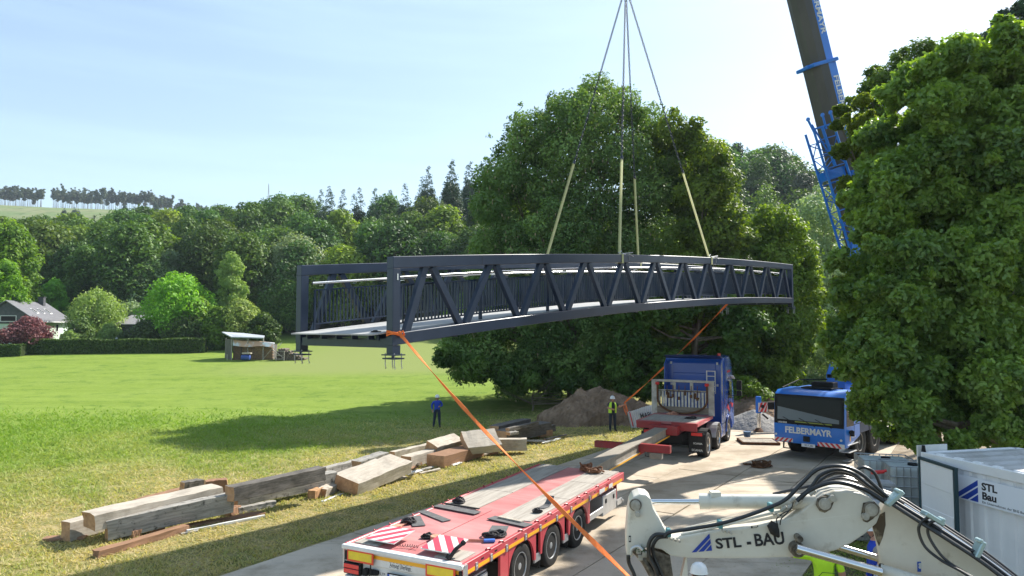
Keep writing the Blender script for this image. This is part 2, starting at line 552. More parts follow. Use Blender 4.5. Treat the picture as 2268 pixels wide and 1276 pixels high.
# ================================================================ TREES
def leaves(rng, clumps, n, leaf, squash=.8, shell=.62, jit=.75, fold=0, up=.45, droop=0.0, k=4):
    """n leaf faces spread over the outer part of ellipsoid clumps (x,y,z,r)"""
    C = np.array(clumps, float)
    w = C[:, 3] ** 2; w /= w.sum()
    idx = rng.choice(len(C), n, p=w)
    ctint = rng.random(len(C))
    d = rng.normal(size=(n, 3)); d /= np.linalg.norm(d, axis=1, keepdims=True)
    r = shell + (1.08 - shell) * rng.random(n) ** .6
    # rough outline: radius wobbles with direction inside every clump
    ph = C[idx, 0] * 3 + C[idx, 2] * 5
    wob = 1 + .16 * np.sin(d[:, 0] * 7 + ph) * np.sin(d[:, 2] * 6 + ph * 1.7) + .12 * np.sin(d[:, 1] * 11 + ph)
    off = d * (r * wob)[:, None] * C[idx, 3][:, None]
    off[:, 2] *= squash
    if droop: off[:, 2] -= droop * (r - shell) * C[idx, 3] * rng.random(n)
    c = C[idx, :3] + off
    nrm = d * .7 + np.array([0, 0, up]) + rng.normal(size=(n, 3)) * jit
    nrm /= np.linalg.norm(nrm, axis=1, keepdims=True)
    t = np.cross(nrm, rng.normal(size=(n, 3))); t /= np.linalg.norm(t, axis=1, keepdims=True)
    b = np.cross(nrm, t)
    s = leaf * (.6 + .8 * rng.random(n))[:, None]
    if k == 4:
        V = np.stack([c - t * s, c - b * s * .55 + t * s * .1, c + t * s, c + b * s * .55 - t * s * .1], 1)
    elif k == 3:
        V = np.stack([c - t * s, c + t * s * .8 - b * s * .55, c + t * s * .7 + b * s * .6], 1)
    else:  # lobed twig of leaves
        a = [(-1, .05), (-.35, -.62), (.05, -.28), (.55, -.6), (.95, 0), (.5, .55), (.02, .25), (-.4, .6)]
        V = np.stack([c + t * s * p + b * s * q * .8 for p, q in a], 1)
    tint = np.clip(ctint[idx] * .6 + rng.random(n) * .4 + .18 * d[:, 2], 0, 1)  # clump contrast and lighter tops paint shade pockets and sun into the leaf colour
    return V.reshape(-1, 3), tint

def crown_clumps(rng, H, R, z0, n, rc, prof='round', fill=.5):
    """clump spheres over a crown envelope from z0 to H"""
    out = []
    for i in range(n):
        u = (i + rng.random()) / n
        if prof == 'round': p = math.sin(math.pi * min(1, .12 + .86 * u)) ** .55
        elif prof == 'cone': p = (1 - u) ** .8 + .06
        elif prof == 'col': p = math.sin(math.pi * min(1, .15 + .8 * u)) ** .4
        elif prof == 'umb': p = math.sin(math.pi * min(1, .25 + .7 * u)) ** .6
        else: p = 1
        a = i * 2.39996 + rng.random() * .8
        r = rc * (.7 + .6 * rng.random())
        rr = max(0, R * p * (.82 + .3 * rng.random()) - r * .8)
        out.append((rr * math.cos(a), rr * math.sin(a), z0 + r * .5 + (H - z0 - r * 1.3) * u, r))
    for i in range(int(n * fill)):
        u = rng.random() * .85; p = math.sin(math.pi * min(1, .2 + .75 * u)) if prof != 'cone' else (1 - u)
        a = rng.random() * 6.28; r = rc * 1.1
        rr = R * p * .45 * rng.random()
        out.append((rr * math.cos(a), rr * math.sin(a), z0 + (H - z0) * u * .85 + r * .3, r))
    return out

def trunk_mb(rng, H, r, clumps, nl=7, base=(0, 0), split=.35):
    mb = MB()
    zt = H * .75
    pts = []; rad = []
    bx, by = base
    for i in range(7):
        t = i / 6
        pts.append((bx + (rng.random() - .5) * r * 1.2 * t * 2, by + (rng.random() - .5) * r * 1.2 * t * 2, -.3 + (zt + .3) * t))
        rad.append(r * (1.25 if i == 0 else 1 - .8 * t))
    mb.tube(pts, rad, 9)
    sel = [clumps[int(i)] for i in rng.choice(len(clumps), min(nl, len(clumps)), replace=False)]
    for c in sel:
        z = H * split + (c[2] - H * split) * .45 * rng.random()
        z = min(z, c[2] - .2, zt * .9)
        z = max(z, H * .12)
        t = max(0, min(1, z / zt)); i = min(5, int(t * 6)); q = Vector(pts[i]).lerp(Vector(pts[i + 1]), t * 6 - i)
        e = Vector(c[:3]); m = q.lerp(e, .5) + Vector((0, 0, -.08 * (e - q).length))
        mb.tube([q, m, e], [r * .42 * (1 - .5 * t), r * .24, r * .07], 6)
        for s in range(1):
            e2 = e + Vector((rng.normal() * c[3] * .3, rng.normal() * c[3] * .3, c[3] * .3 * rng.random()))
            mb.tube([m.lerp(e, .4), e2], [r * .13, r * .04], 5)
    return mb

BARK = mat('bark', (0.11, 0.085, 0.06), .9, col2=(0.20, 0.17, 0.13), nscale=4, stretch=(1, 1, .2), bump=.6, bscale=12, spec=.2)
PINEBARK = mat('pine bark', (0.20, 0.14, 0.10), .9, col2=(0.12, 0.10, 0.08), nscale=4, stretch=(1, 1, .2), spec=.2)
L_OAK = leaf_mat('oak leaves', (0.036, 0.085, 0.018), (0.125, 0.215, 0.036), .28, (1.7, 1.6, .45))
L_NEAR = leaf_mat('near oak leaves', (0.060, 0.130, 0.036), (0.200, 0.320, 0.060), .38, (1.7, 1.7, .4), rough=.42, spec=.45)
L_ACACIA = leaf_mat('locust leaves', (0.055, 0.112, 0.032), (0.190, 0.285, 0.080), .26, (1.6, 1.6, .5))  # dark and bright ends stretched to paint in deep shade and sunlit leaves
L_MAPLE = leaf_mat('maple leaves', (0.070, 0.140, 0.020), (0.230, 0.330, 0.046), .36, (1.6, 1.6, .4))
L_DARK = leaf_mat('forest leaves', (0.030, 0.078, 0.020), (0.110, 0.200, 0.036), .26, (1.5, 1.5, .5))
L_BRIGHT = leaf_mat('bright leaves', (0.112, 0.264, 0.026), (0.198, 0.396, 0.040), .38, (1.4, 1.4, .4))
L_WILLOW = leaf_mat('willow leaves', (0.172, 0.251, 0.125), (0.290, 0.370, 0.185), .32, (1.3, 1.3, .6), spec=.35)
L_BIRCH = leaf_mat('birch leaves', (0.132, 0.205, 0.059), (0.251, 0.330, 0.099), .36, (1.3, 1.4, .5))
L_SPRUCE = leaf_mat('spruce needles', (0.029, 0.073, 0.033), (0.059, 0.112, 0.042), .12, (1.2, 1.2, .6))
L_PINE = leaf_mat('pine needles', (0.066, 0.099, 0.059), (0.119, 0.145, 0.079), .15, (1.2, 1.2, .6))
L_PURPLE = leaf_mat('purple leaves', (0.100, 0.034, 0.042), (0.200, 0.090, 0.090), .25, (1.4, .8, .8))
L_HEDGE = leaf_mat('hedge leaves', (0.046, 0.099, 0.024), (0.106, 0.172, 0.046), .25, (1.4, 1.4, .5))
BLOOM = mat('dry blossom', (0.38, 0.30, 0.20), .9, spec=.1)

def make_tree(name, loc, label, cat, lm, H, R, z0, n, rc, nleaf, leaf, seed, prof='round', group=None, tr=.3, squash=.8, clumps=None, k=4, nl=7, bark=None, jit=.5, droop=0., shell=.62, split=.35, fill=.5, parts=True, rotz=0.):
    rng = np.random.default_rng(seed)
    cl = clumps or crown_clumps(rng, H, R, z0, n, rc, prof, fill)
    V, t = leaves(rng, cl, nleaf, leaf, squash, shell, jit, droop=droop, k=k)
    root = thing(name, label, cat, loc, rotz, group)
    me = np_mesh('crown', V, {3: 3, 4: 4, 8: 8}[k], lm, t)
    o = bpy.data.objects.new('crown', me); COL.objects.link(o); o.parent = root
    trunk_mb(rng, H, tr, cl, nl, split=split).build('trunk', bark or BARK, root, smooth=True)
    return root

def at(px, d, dz=0.0):
    """ground position seen at column px, d metres away"""
    x = (px - 1134) / FPX * d / 1.0
    return (x, d, gzf(x, d) + dz)

# ---- forest behind the meadow: a few grown trees copied with turns and sizes
protos = []
for i, (lm, H, R, prof) in enumerate([(L_DARK, 18, 5.6, 'round'), (L_DARK, 20, 6.2, 'round'), (L_OAK, 17, 6.5, 'round'), (L_MAPLE, 16, 5.2, 'round'), (L_DARK, 21, 4.8, 'col')]):
    protos.append(('broadleaf_tree', make_tree('broadleaf_tree', (0, 0, 0), '', '', lm, H, R, H * .12, 46, R * .34, 15000, .30, 100 + i, prof, nl=6, tr=.28, k=4), H))
for i in range(2):
    rng = np.random.default_rng(50 + i); cl = []
    H = 24
    for j in range(84):
        u = (j + .3) / 84; rr = (1 - u) ** .85 * 4.3 + .25
        for q in range(3 if u < .7 else 1):
            a = rng.random() * 6.28; cl.append((rr * .62 * math.cos(a), rr * .62 * math.sin(a), 2 + (H - 2.4) * u, max(.45, rr * .5)))
    protos.append(('spruce_tree', make_tree('spruce_tree', (0, 0, 0), '', '', L_SPRUCE, H, 3.4, 2, 0, 0, 24000, .21, 60 + i, clumps=cl, squash=.6, nl=0, droop=.7, tr=.25, shell=.3, k=3), H))
rng = np.random.default_rng(77)
used = set()
kinds = ['deep green rounded broadleaf tree', 'tall full crowned broadleaf tree', 'wide oak like tree with dark leaves', 'fresh yellow green broadleaf tree', 'narrow upright broadleaf tree', 'dark pointed spruce tree', 'dark slender spruce tree']
fcount = 0
def top_line(px):
    # height above the horizon line (in tangent) the wood reaches at each column
    X = [-200, 0, 150, 320, 480, 560, 640, 760, 860, 920, 1000, 1100, 1540, 1620, 1720, 1760, 1850, 2300]
    Y = [482, 488, 478, 462, 458, 448, 428, 415, 420, 385, 352, 380, 305, 318, 325, 350, 380, 380]
    return float(np.interp(px, X, Y))
for row, d0 in enumerate([124, 133, 143, 154, 166, 179, 193, 208]):
    stepx = 8.2 + row * .35
    x = -0.78 * d0
    while x < .62 * d0:
        xx = x + rng.uniform(-2.4, 2.4); dd = d0 + rng.uniform(-3.5, 3.5)
        x += stepx
        px = 1134 + FPX * xx / dd
        if 1160 < px < 1500 and row > 1: continue
        if 1880 < px: continue
        z = gzf(xx, dd)
        ymax = top_line(px)
        hmax = (CH + (722 - ymax) * dd / FPX - z) * 1.09
        conif = (700 < px < 1080 and row >= 4 and rng.random() < .8) or (1500 < px and row >= 6 and rng.random() < .35) or rng.random() < .05 and row > 3
        i = int(rng.integers(5, 7)) if conif else int(rng.integers(0, 5))
        name, pr, H = protos[i]
        h = (rng.uniform(15, 21) if not conif else rng.uniform(18, 25))
        if row >= 4: h = max(h, min(31, hmax * rng.uniform(.88, 1.0)))
        h = min(h, hmax * rng.uniform(.93, 1.02))
        if h < 6: continue
        if i in used: o = copy_tree(pr)
        else: o = pr; used.add(i)
        s = h / H
        o.location = (xx, dd, z - .2); o.rotation_euler = (0, 0, rng.uniform(0, 6.28)); sw = s * rng.uniform(.95, 1.15) if s > .7 else .8
        o.scale = (sw, sw, s)
        where = next(w for lim, w in [(150, 'above the mint green house'), (300, 'above the feathery birch'), (450, 'above the vivid green maple'), (600, 'above the woodshed'), (760, 'behind the broad silver willow'), (900, 'behind the near bridge post'), (1160, 'left of the huge tree'), (1620, 'right of the huge tree'), (1760, 'above the right bridge end'), (9999, 'behind the crane jib')] if px < lim)
        rowt = ['in the front row', 'in the second row', 'in the third row', 'in the fourth row', 'in the fifth row', 'near the skyline', 'on the skyline', 'just over the skyline'][row]
        tag(o, '%s %s, %s' % (kinds[i], where, rowt), 'tree', '%s %s, %s' % (kinds[i], where, rowt))
        fcount += 1
print('forest', fcount)
for i, (nm, pr, H) in enumerate(protos):
    if i not in used:
        for c in list(pr.children): bpy.data.objects.remove(c)
        bpy.data.objects.remove(pr)

# ---- pines along the far ridge
def pine_proto(seed):
    rng = np.random.default_rng(seed)
    cl = [(rng.normal() * .8, rng.normal() * .8, 9.5 + 7.0 * i / 12, (1.25 - .5 * i / 12) * rng.uniform(.6, 1.25)) for i in range(12)]
    return make_tree('pine_tree', (0, 0, 0), '', '', L_PINE, 17, 2, 11, 0, 0, 1000, .38, seed, clumps=cl, nl=3, tr=.20, bark=PINEBARK, k=4, split=.7)
pp = [pine_proto(200 + i) for i in range(4)]
rng = np.random.default_rng(9)
pused = set(); cnt = 0
for i in range(250):
    u = ((i + rng.random()) / 250) ** 1.15
    px = -60 + 700 * u
    if 88 < px < 106: continue
    dd = 590 + rng.uniform(-10, 24) + max(0, px - 330) * .45
    xx = (px - 1134) / FPX * dd
    k = int(rng.integers(0, 4))
    o = pp[k] if k not in pused else copy_tree(pp[k]); pused.add(k)
    s = rng.uniform(.85, 1.2) * (1 if px < 380 else .8)
    o.location = (xx, dd, gzf(xx, dd) - .5); o.rotation_euler = (0, 0, rng.uniform(0, 6.28)); o.scale = (s, s, s * rng.uniform(.9, 1.1))
    lab = 'bare stemmed pine of the row on the far ridge'
    tag(o, lab, 'tree', 'pines in a row along the far ridge'); cnt += 1
# young growth on the cleared hill
for i, (px, dd, s) in enumerate([(38, 420, .55), (20, 400, .4), (60, 410, .35), (135, 500, .5), (158, 500, .55), (166, 498, .5), (270, 540, .45), (300, 520, .5), (340, 545, .5), (10, 380, .42), (95, 390, .4)]):
    src = [o for o in COL.objects if o.name.startswith('spruce_tree') and o.parent is None][0]
    o = copy_tree(src); xx = (px - 1134) / FPX * dd
    o.location = (xx, dd, gzf(xx, dd) - .3); o.scale = (s * 1.3, s * 1.3, s * .62)
    tag(o, 'small young conifer on the clear felled hillside', 'tree', 'young conifers on the cleared hill')

# ---- garden trees and bushes around the houses
def gtree(px, d, ytop, wpx, lm, label, seed, prof='round', n=34, nleaf=16000, leaf=.20, z0f=.08, name='garden_tree', tr=.16, rcf=.33, ybot=None, group=None, **k):
    loc = at(px, d)
    H = CH + (722 - ytop) * d / FPX - loc[2]
    R = wpx / 2 * d / FPX
    return make_tree(name, (loc[0], loc[1], loc[2] - .1), label, 'tree' if 'tree' in name else 'bush', lm, H, R, H * z0f, n, R * rcf, nleaf, leaf, seed, prof, tr=tr, group=group, **k)
gtree(392, 100, 598, 165, L_BRIGHT, 'vivid green round maple in front of the low house', 301, name='maple_tree', nleaf=20000, leaf=.19, n=44, rcf=.27)
gtree(440, 99, 655, 90, L_MAPLE, 'mid green tree leaning against the right side of the vivid green maple', 302)
gtree(215, 103, 632, 125, L_BIRCH, 'feathery birch right of the white and green house', 303, name='birch_tree', z0f=.12, nleaf=16000, leaf=.15, droop=1.2)
gtree(62, 90, 704, 108, L_PURPLE, 'dark red leaved plum tree in front of the house', 304, 'umb', name='plum_tree', z0f=.28, nleaf=12000, leaf=.15, tr=.16, n=30)
gtree(318, 122, 556, 165, L_WILLOW, 'grey green willow behind the vivid green maple', 305, name='willow_tree', nleaf=20000, leaf=.2, rcf=.4, n=26)
gtree(372, 124, 548, 70, L_WILLOW, 'small rounded grey green willow top at the right of the bigger willow', 306, name='willow_tree', leaf=.2, rcf=.5, n=14)
gtree(425, 126, 568, 55, L_DARK, 'slim grey green tree between the willow and the birch by the woodshed', 307)
gtree(513, 104, 552, 70, L_BIRCH, 'tall slender birch behind the woodshed', 308, 'col', name='birch_tree', z0f=.1, leaf=.16, droop=1.0)
gtree(535, 98, 655, 110, L_BIRCH, 'leafy birch bush behind the woodshed roof', 309, name='birch_tree', leaf=.16, z0f=.02, droop=.6)
gtree(585, 97, 690, 70, L_DARK, 'dark shrubby tree at the right of the woodshed', 310, z0f=.0)
gtree(485, 97, 676, 75, L_MAPLE, 'yellow green shrub left above the woodshed', 311, z0f=0)
gtree(650, 126, 510, 175, L_WILLOW, 'broad silver willow behind the left end of the bridge', 312, name='willow_tree', nleaf=26000, leaf=.22, rcf=.36, n=36)
gtree(640, 121, 610, 150, L_DARK, 'dark bluish tree below the broad silver willow', 313, nleaf=18000)
gtree(118, 116, 615, 75, L_BRIGHT, 'light green tree behind the house chimney', 314)
gtree(18, 108, 480, 130, L_MAPLE, 'tall sunlit tree at the left edge of the photo', 315, nleaf=22000, leaf=.25, n=44)
gtree(10, 100, 570, 90, L_BRIGHT, 'bright green tree low at the left edge', 316)
gtree(60, 126, 640, 110, L_WILLOW, 'pale bushy willow behind the roof ridge', 317, name='willow_tree')
gtree(20, 128, 638, 80, L_WILLOW, 'pale bush behind the left end of the roof', 318)
gtree(325, 96, 706, 75, L_HEDGE, 'dark green rounded bush in front of the low house', 319, name='garden_bush', z0f=0, n=16, rcf=.4, nleaf=7000, leaf=.16)
gtree(275, 95, 730, 32, L_HEDGE, 'small clipped bush by the low house', 320, name='garden_bush', z0f=0, n=10, rcf=.5, nleaf=4000, leaf=.14)
gtree(155, 92, 730, 45, L_BIRCH, 'light green bush at the house corner', 321, name='garden_bush', z0f=0, n=10, rcf=.5, nleaf=5000, leaf=.14)
gtree(118, 90, 752, 32, L_HEDGE, 'low dark bush in front of the house wall', 322, name='garden_bush', z0f=0, n=10, rcf=.5, nleaf=3000, leaf=.13)
gtree(180, 97, 700, 60, L_HEDGE, 'dark shrub under the feathery birch', 323, name='garden_bush', z0f=0, n=14, rcf=.4, nleaf=6000, leaf=.15)
gtree(245, 97, 712, 55, L_BIRCH, 'olive shrub right under the feathery birch', 324, name='garden_bush', z0f=0, n=14, rcf=.4, nleaf=6000, leaf=.15)
gtree(420, 97, 690, 110, L_HEDGE, 'dark undergrowth bush below the maple', 325, name='garden_bush', z0f=0, n=16, rcf=.4, nleaf=8000, leaf=.16)
gtree(290, 112, 662, 90, L_WILLOW, 'pale hedge tree behind the low house roof', 326, name='garden_bush', z0f=0, n=14, rcf=.4, nleaf=7000, leaf=.16)

# ---- hedges in front of the gardens
def hedge(x0, x1, d0, d1, h, w, label, seed):
    a = Vector(at(x0, d0)); b = Vector(at(x1, d1))
    rng = np.random.default_rng(seed)
    root = thing('hedge', label, 'hedge', a)
    L = (b - a).length; D = (b - a).normalized(); N = Vector((-D.y, D.x, 0))
    n = int(L * 900)
    t = rng.random(n) * L; face = rng.random(n)
    s = np.where(face < .45, -w / 2, np.where(face < .55, w / 2, (rng.random(n) - .5) * w)) + rng.normal(0, .05, n)
    z = np.where(face < .55, rng.random(n) * h, h + rng.normal(0, .05, n)) + .06 * np.sin(t * 1.1) + .05 * np.sin(t * .37)
    c = np.stack([D.x * t + N.x * s, D.y * t + N.y * s, D.z * t + z], 1)
    nr = rng.normal(size=(n, 3)); nr /= np.linalg.norm(nr, axis=1, keepdims=True)
    tt = np.cross(nr, rng.normal(size=(n, 3))); tt /= np.linalg.norm(tt, axis=1, keepdims=True); bb = np.cross(nr, tt)
    sz = .07 + .05 * rng.random(n)[:, None]
    V = np.stack([c - tt * sz, c - bb * sz, c + tt * sz, c + bb * sz], 1).reshape(-1, 3)
    me = np_mesh('foliage', V, 4, L_HEDGE, rng.random(n))
    o = bpy.data.objects.new('foliage', me); COL.objects.link(o); o.parent = root
    mb = MB(); mb.beam((0, 0, h / 2 - .05), (b - a) + Vector((0, 0, h / 2 - .05)), w - .2, h - .12)
    mb.build('core', mat('hedge twigs', (.03, .045, .015), .95, spec=.1), root)
hedge(58, 458, 89, 93, 1.75, 1.3, 'long clipped hedge across the gardens', 1)
hedge(-60, 55, 86, 87, 1.35, 1.3, 'shorter sunlit clipped hedge at the left edge', 2)

# ---- the big central trees
def big_tree():
    rng = np.random.default_rng(41)
    cl = []
    # outline of the crown as seen, (px, py, radius px): sized and set in depth at the tree
    spec = [(1310, 225, 40), (1245, 262, 42), (1370, 250, 42), (1190, 300, 46), (1430, 300, 48), (1300, 300, 60), (1150, 350, 44), (1250, 370, 62), (1360, 360, 62), (1460, 370, 50),
            (1110, 400, 46), (1190, 440, 60), (1300, 450, 70), (1410, 450, 66), (1500, 420, 48), (1090, 470, 50), (1150, 530, 62), (1250, 540, 70), (1370, 550, 74), (1480, 530, 62), (1070, 550, 50),
            (1100, 620, 62), (1200, 640, 74), (1320, 650, 76), (1440, 640, 66), (1060, 640, 48), (1030, 700, 48), (1090, 720, 60), (1200, 740, 70), (1320, 740, 66), (1010, 770, 46), (1080, 800, 56), (1170, 800, 58), (1260, 800, 56), (1340, 810, 46), (1130, 850, 34), (1220, 850, 32), (1300, 845, 34), (1020, 815, 34)]
    D = 50.0; base = Vector(at(1270, D))
    for px, py, r in spec:
        edge = abs(px - 1270) / 300 + max(0, (320 - py) / 300)
        for dy in (-1, 0, 1):
            dd = D + dy * (1 - .5 * min(1, edge)) * 3.6 + rng.uniform(-.9, .9)
            p = P(px + rng.uniform(-14, 14), py + rng.uniform(-12, 12), D)
            q = Vector((p.x, dd, p.z)) - base
            rr = r * D / FPX * rng.uniform(.72, .98)
            cl.append((q.x, q.y, q.z, rr))
            for s in range(2):
                v = rng.normal(size=3); v /= np.linalg.norm(v)
                cl.append((q.x + v[0] * rr, q.y + v[1] * rr, q.z + v[2] * rr, rr * rng.uniform(.3, .5)))
    V, t = leaves(rng, cl, 290000, .105, .85, .55, .55, k=4)
    root = thing('locust_tree', 'huge blossoming tree behind the middle of the hanging bridge', 'tree', base)
    o = bpy.data.objects.new('crown', np_mesh('crown', V, 4, L_ACACIA, t)); COL.objects.link(o); o.parent = root
    # feathery shoots reaching up out of the top
    sh = []
    for px, py in [(1303, 192), (1340, 186), (1212, 215), (1245, 225), (1375, 205), (1160, 245), (1280, 215), (1425, 250), (1135, 268), (1323, 178), (1110, 305), (1365, 215), (1395, 225), (1085, 355), (1060, 375)]:
        p = P(px, py, D) - base
        for s in range(7): sh.append((p.x + rng.normal() * .3, p.y + rng.normal() * .5, p.z - s * .28 + .2, .22 + .06 * s))
    V, t = leaves(rng, sh, 9000, .10, 1.1, .2, .9, k=4)
    o = bpy.data.objects.new('top_shoots', np_mesh('top_shoots', V, 4, L_ACACIA, t)); COL.objects.link(o); o.parent = root
    # hanging pale blossom clusters
    cc = np.array([c for c in cl if c[3] > .9]); m = 1500
    ii = rng.integers(0, len(cc), m); d = rng.normal(size=(m, 3)); d[:, 1] = -abs(d[:, 1]); d /= np.linalg.norm(d, axis=1, keepdims=True)
    c = cc[ii, :3] + d * cc[ii, 3][:, None] * 1.02
    w = .035; hgt = .16 + .14 * rng.random(m)
    V = np.zeros((m, 4, 3)); V[:] = c[:, None, :]
    a = rng.random(m) * 3.14
    V[:, 0, 2] += .02; V[:, 1] += np.stack([w * np.cos(a), w * np.sin(a), -hgt * .4], 1); V[:, 2, 2] -= hgt; V[:, 3] -= np.stack([w * np.cos(a), w * np.sin(a), hgt * .4], 1)
    o = bpy.data.objects.new('blossom', np_mesh('blossom', V.reshape(-1, 3), 4, BLOOM)); COL.objects.link(o); o.parent = root
    big = [c for c in cl if c[3] > .8]
    trunk_mb(rng, 18, .42, big, 26, split=.2).build('trunk', BARK, root, smooth=True)
big_tree()
def px_tree(name, label, lm, D, basepx, spec, seed, nleaf, leaf, spread=2.0,  tr=.25, k=4, squash=.85, jit=.5, droop=0, cat='tree', nl=14, shell=.55, H=None, layers=3, twin=2, split=.25, trunk=True, tmin=.3, tmax=.5):
    rng = np.random.default_rng(seed); base = Vector(at(basepx, D)); cl = []
    for px, py, r in spec:
        for dy in range(layers):
            off = (dy - (layers - 1) / 2) * spread
            p = P(px + rng.uniform(-.25, .25) * r, py + rng.uniform(-.25, .25) * r, D)
            q = Vector((p.x, D + off + rng.uniform(-.4, .4) * spread, p.z)) - base
            rr = r * D / FPX * rng.uniform(.75, 1.0)
            cl.append((q.x, q.y, q.z, rr))
            for s in range(twin):
                v = rng.normal(size=3); v /= np.linalg.norm(v)
                cl.append((q.x + v[0] * rr * 1.15, q.y + v[1] * rr, q.z + v[2] * rr * 1.1, rr * rng.uniform(tmin, tmax)))
    V, t = leaves(rng, cl, nleaf, leaf, squash, shell, jit, k=k, droop=droop)
    root = thing(name, label, cat, base)
    o = bpy.data.objects.new('crown', np_mesh('crown', V, k, lm, t)); COL.objects.link(o); o.parent = root
    if trunk:
        hh = H or max(c[2] for c in cl) * .9
        trunk_mb(rng, hh, tr, cl, nl, split=split).build('trunk', BARK, root, smooth=True)
    return root
px_tree('maple_tree', 'sunlit yellow green maple at the right flank of the huge tree', L_MAPLE, 46, 1540,
        [(1520, 320, 38), (1480, 300, 34), (1560, 360, 42), (1580, 420, 46), (1540, 440, 56), (1600, 480, 46), (1560, 520, 60), (1620, 540, 40), (1590, 590, 50), (1520, 590, 60), (1480, 650, 60), (1560, 660, 60), (1620, 640, 46), (1650, 700, 40), (1600, 730, 44), (1455, 720, 46)],
        42, 90000, .13, 1.8, .3, H=12)
px_tree('maple_tree', 'rounded yellow green maple above the right end of the bridge', L_MAPLE, 49, 1720,
        [(1690, 505, 36), (1730, 520, 36), (1660, 530, 36), (1760, 560, 34), (1700, 570, 50), (1650, 590, 46), (1775, 610, 32), (1730, 640, 50), (1670, 660, 56), (1785, 660, 26), (1700, 720, 56), (1760, 710, 40), (1640, 740, 46), (1720, 770, 46), (1680, 810, 46), (1630, 800, 46), (1610, 860, 40), (1660, 860, 44), (1710, 840, 40), (1760, 760, 34)],
        43, 95000, .13, 1.8, .26, H=9)
px_tree('walnut_tree', 'shady dark tree with a visible trunk behind the blue truck', L_OAK, 44, 1540,
        [(1400, 760, 46), (1450, 800, 44), (1430, 850, 30), (1380, 820, 40), (1620, 720, 40), (1500, 690, 40), (1440, 690, 44), (1370, 700, 40), (1390, 860, 26), (1590, 680, 36), (1650, 720, 36), (1610, 790, 34)],
        44, 34000, .13, 1.4, .26, H=9.5, split=.45)
px_tree('willow_tree', 'grey silver willow behind the crane jib', L_WILLOW, 78, 1815,
        [(1810, 445, 28), (1780, 480, 34), (1830, 490, 36), (1790, 540, 42), (1840, 560, 40), (1800, 610, 46), (1850, 640, 40), (1800, 680, 46), (1860, 710, 40), (1820, 740, 40), (1770, 640, 30), (1790, 770, 36), (1850, 790, 36)],
        45, 45000, .16, 2.4, .25, droop=1.0)
px_tree('willow_bush', 'pale willow bush left of the blue crane cab', L_WILLOW, 52, 1775,
        [(1800, 790, 36), (1840, 810, 34), (1760, 820, 36), (1730, 850, 34), (1790, 850, 40), (1840, 870, 34), (1700, 880, 26), (1750, 885, 30), (1810, 900, 26), (1850, 900, 26)],
        46, 42000, .085, 1.6, .1, cat='bush', H=2.5)
px_tree('hazel_bush', 'leafy green bush between the blue truck and the willow bush', L_MAPLE, 42, 1655,
        [(1640, 850, 30), (1670, 880, 28), (1630, 890, 26), (1700, 905, 18), (1655, 905, 20)],
        47, 16000, .10, 1.0, .08, cat='bush', H=2)
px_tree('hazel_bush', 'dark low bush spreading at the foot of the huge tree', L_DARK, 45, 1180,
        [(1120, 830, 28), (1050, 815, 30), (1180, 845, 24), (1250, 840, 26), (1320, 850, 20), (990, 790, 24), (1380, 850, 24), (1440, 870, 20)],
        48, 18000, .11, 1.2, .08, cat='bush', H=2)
# ---- the near oak at the right
px_tree('oak_tree', 'close oak filling the right side above the white container', L_NEAR, 19.5, 2230,
        [(2060, 150, 50), (2130, 140, 50), (2200, 160, 58), (2010, 180, 37), (2260, 180, 58), (2100, 230, 67), (2200, 270, 75), (2010, 270, 46), (2060, 330, 67), (2160, 360, 84), (2260, 350, 75),
         (1980, 380, 50), (1975, 400, 42), (2050, 440, 75), (2160, 480, 84), (2270, 480, 75), (1960, 480, 50), (1990, 560, 67), (2090, 580, 84), (2200, 600, 84), (1985, 600, 46), (1945, 660, 46), (1908, 720, 37),
         (1990, 690, 75), (2100, 710, 84), (2220, 730, 84), (1930, 760, 58), (2020, 820, 67), (2120, 840, 71), (2220, 850, 71), (1900, 800, 35), (1970, 880, 42), (2060, 920, 42), (2150, 930, 40), (2240, 930, 50), (2100, 960, 21), (2180, 965, 20), (1918, 430, 30), (1898, 560, 30), (1888, 640, 25), (2330, 300, 75), (2340, 500, 84), (2340, 700, 84), (2230, 105, 40), (2180, 105, 36), (2265, 90, 36), (2330, 880, 58), (1895, 800, 28), (1925, 850, 32), (1870, 760, 22), (1960, 925, 28), (1905, 880, 16), (2000, 950, 26), (2060, 965, 28), (2130, 975, 26), (2200, 975, 26), (2260, 985, 30), (1965, 900, 30), (1930, 892, 20), (2020, 905, 30), (1985, 958, 22), (2022, 976, 22), (1948, 880, 28), (2045, 980, 20)],
        51, 330000, .086, 1.5, .32, k=8, H=10.5, jit=.8, nl=14, layers=2, shell=.35, split=.3, twin=6, tmin=.16, tmax=.38)
px_tree('hornbeam_tree', 'yellow green sunlit tree at the left edge of the close oak beside the crane jib', L_MAPLE, 22.5, 2065,
        [(1895, 230, 19), (1910, 280, 24), (1885, 320, 24), (1865, 270, 12), (1935, 370, 27), (1905, 400, 24), (1935, 340, 24), (1955, 430, 28), (1920, 470, 27), (1885, 440, 14), (1945, 520, 28), (1895, 700, 22), (1885, 620, 17), (1905, 580, 16), (1935, 600, 27)],
        52, 70000, .066, 1.0, .16, k=8, H=9, layers=2)
px_tree('rowan_tree', 'airy thin branched tree between the boom and the close oak', L_OAK, 27, 2090,
        [(1930, 190, 26), (1970, 160, 30), (2020, 120, 30), (1900, 230, 22), (1960, 220, 34), (2000, 180, 30), (1930, 270, 26), (1980, 280, 30), (2000, 340, 34), (1950, 350, 30)],
        53, 15000, .075, 1.3, .16, k=8, H=13, layers=2, nl=20, shell=.3)
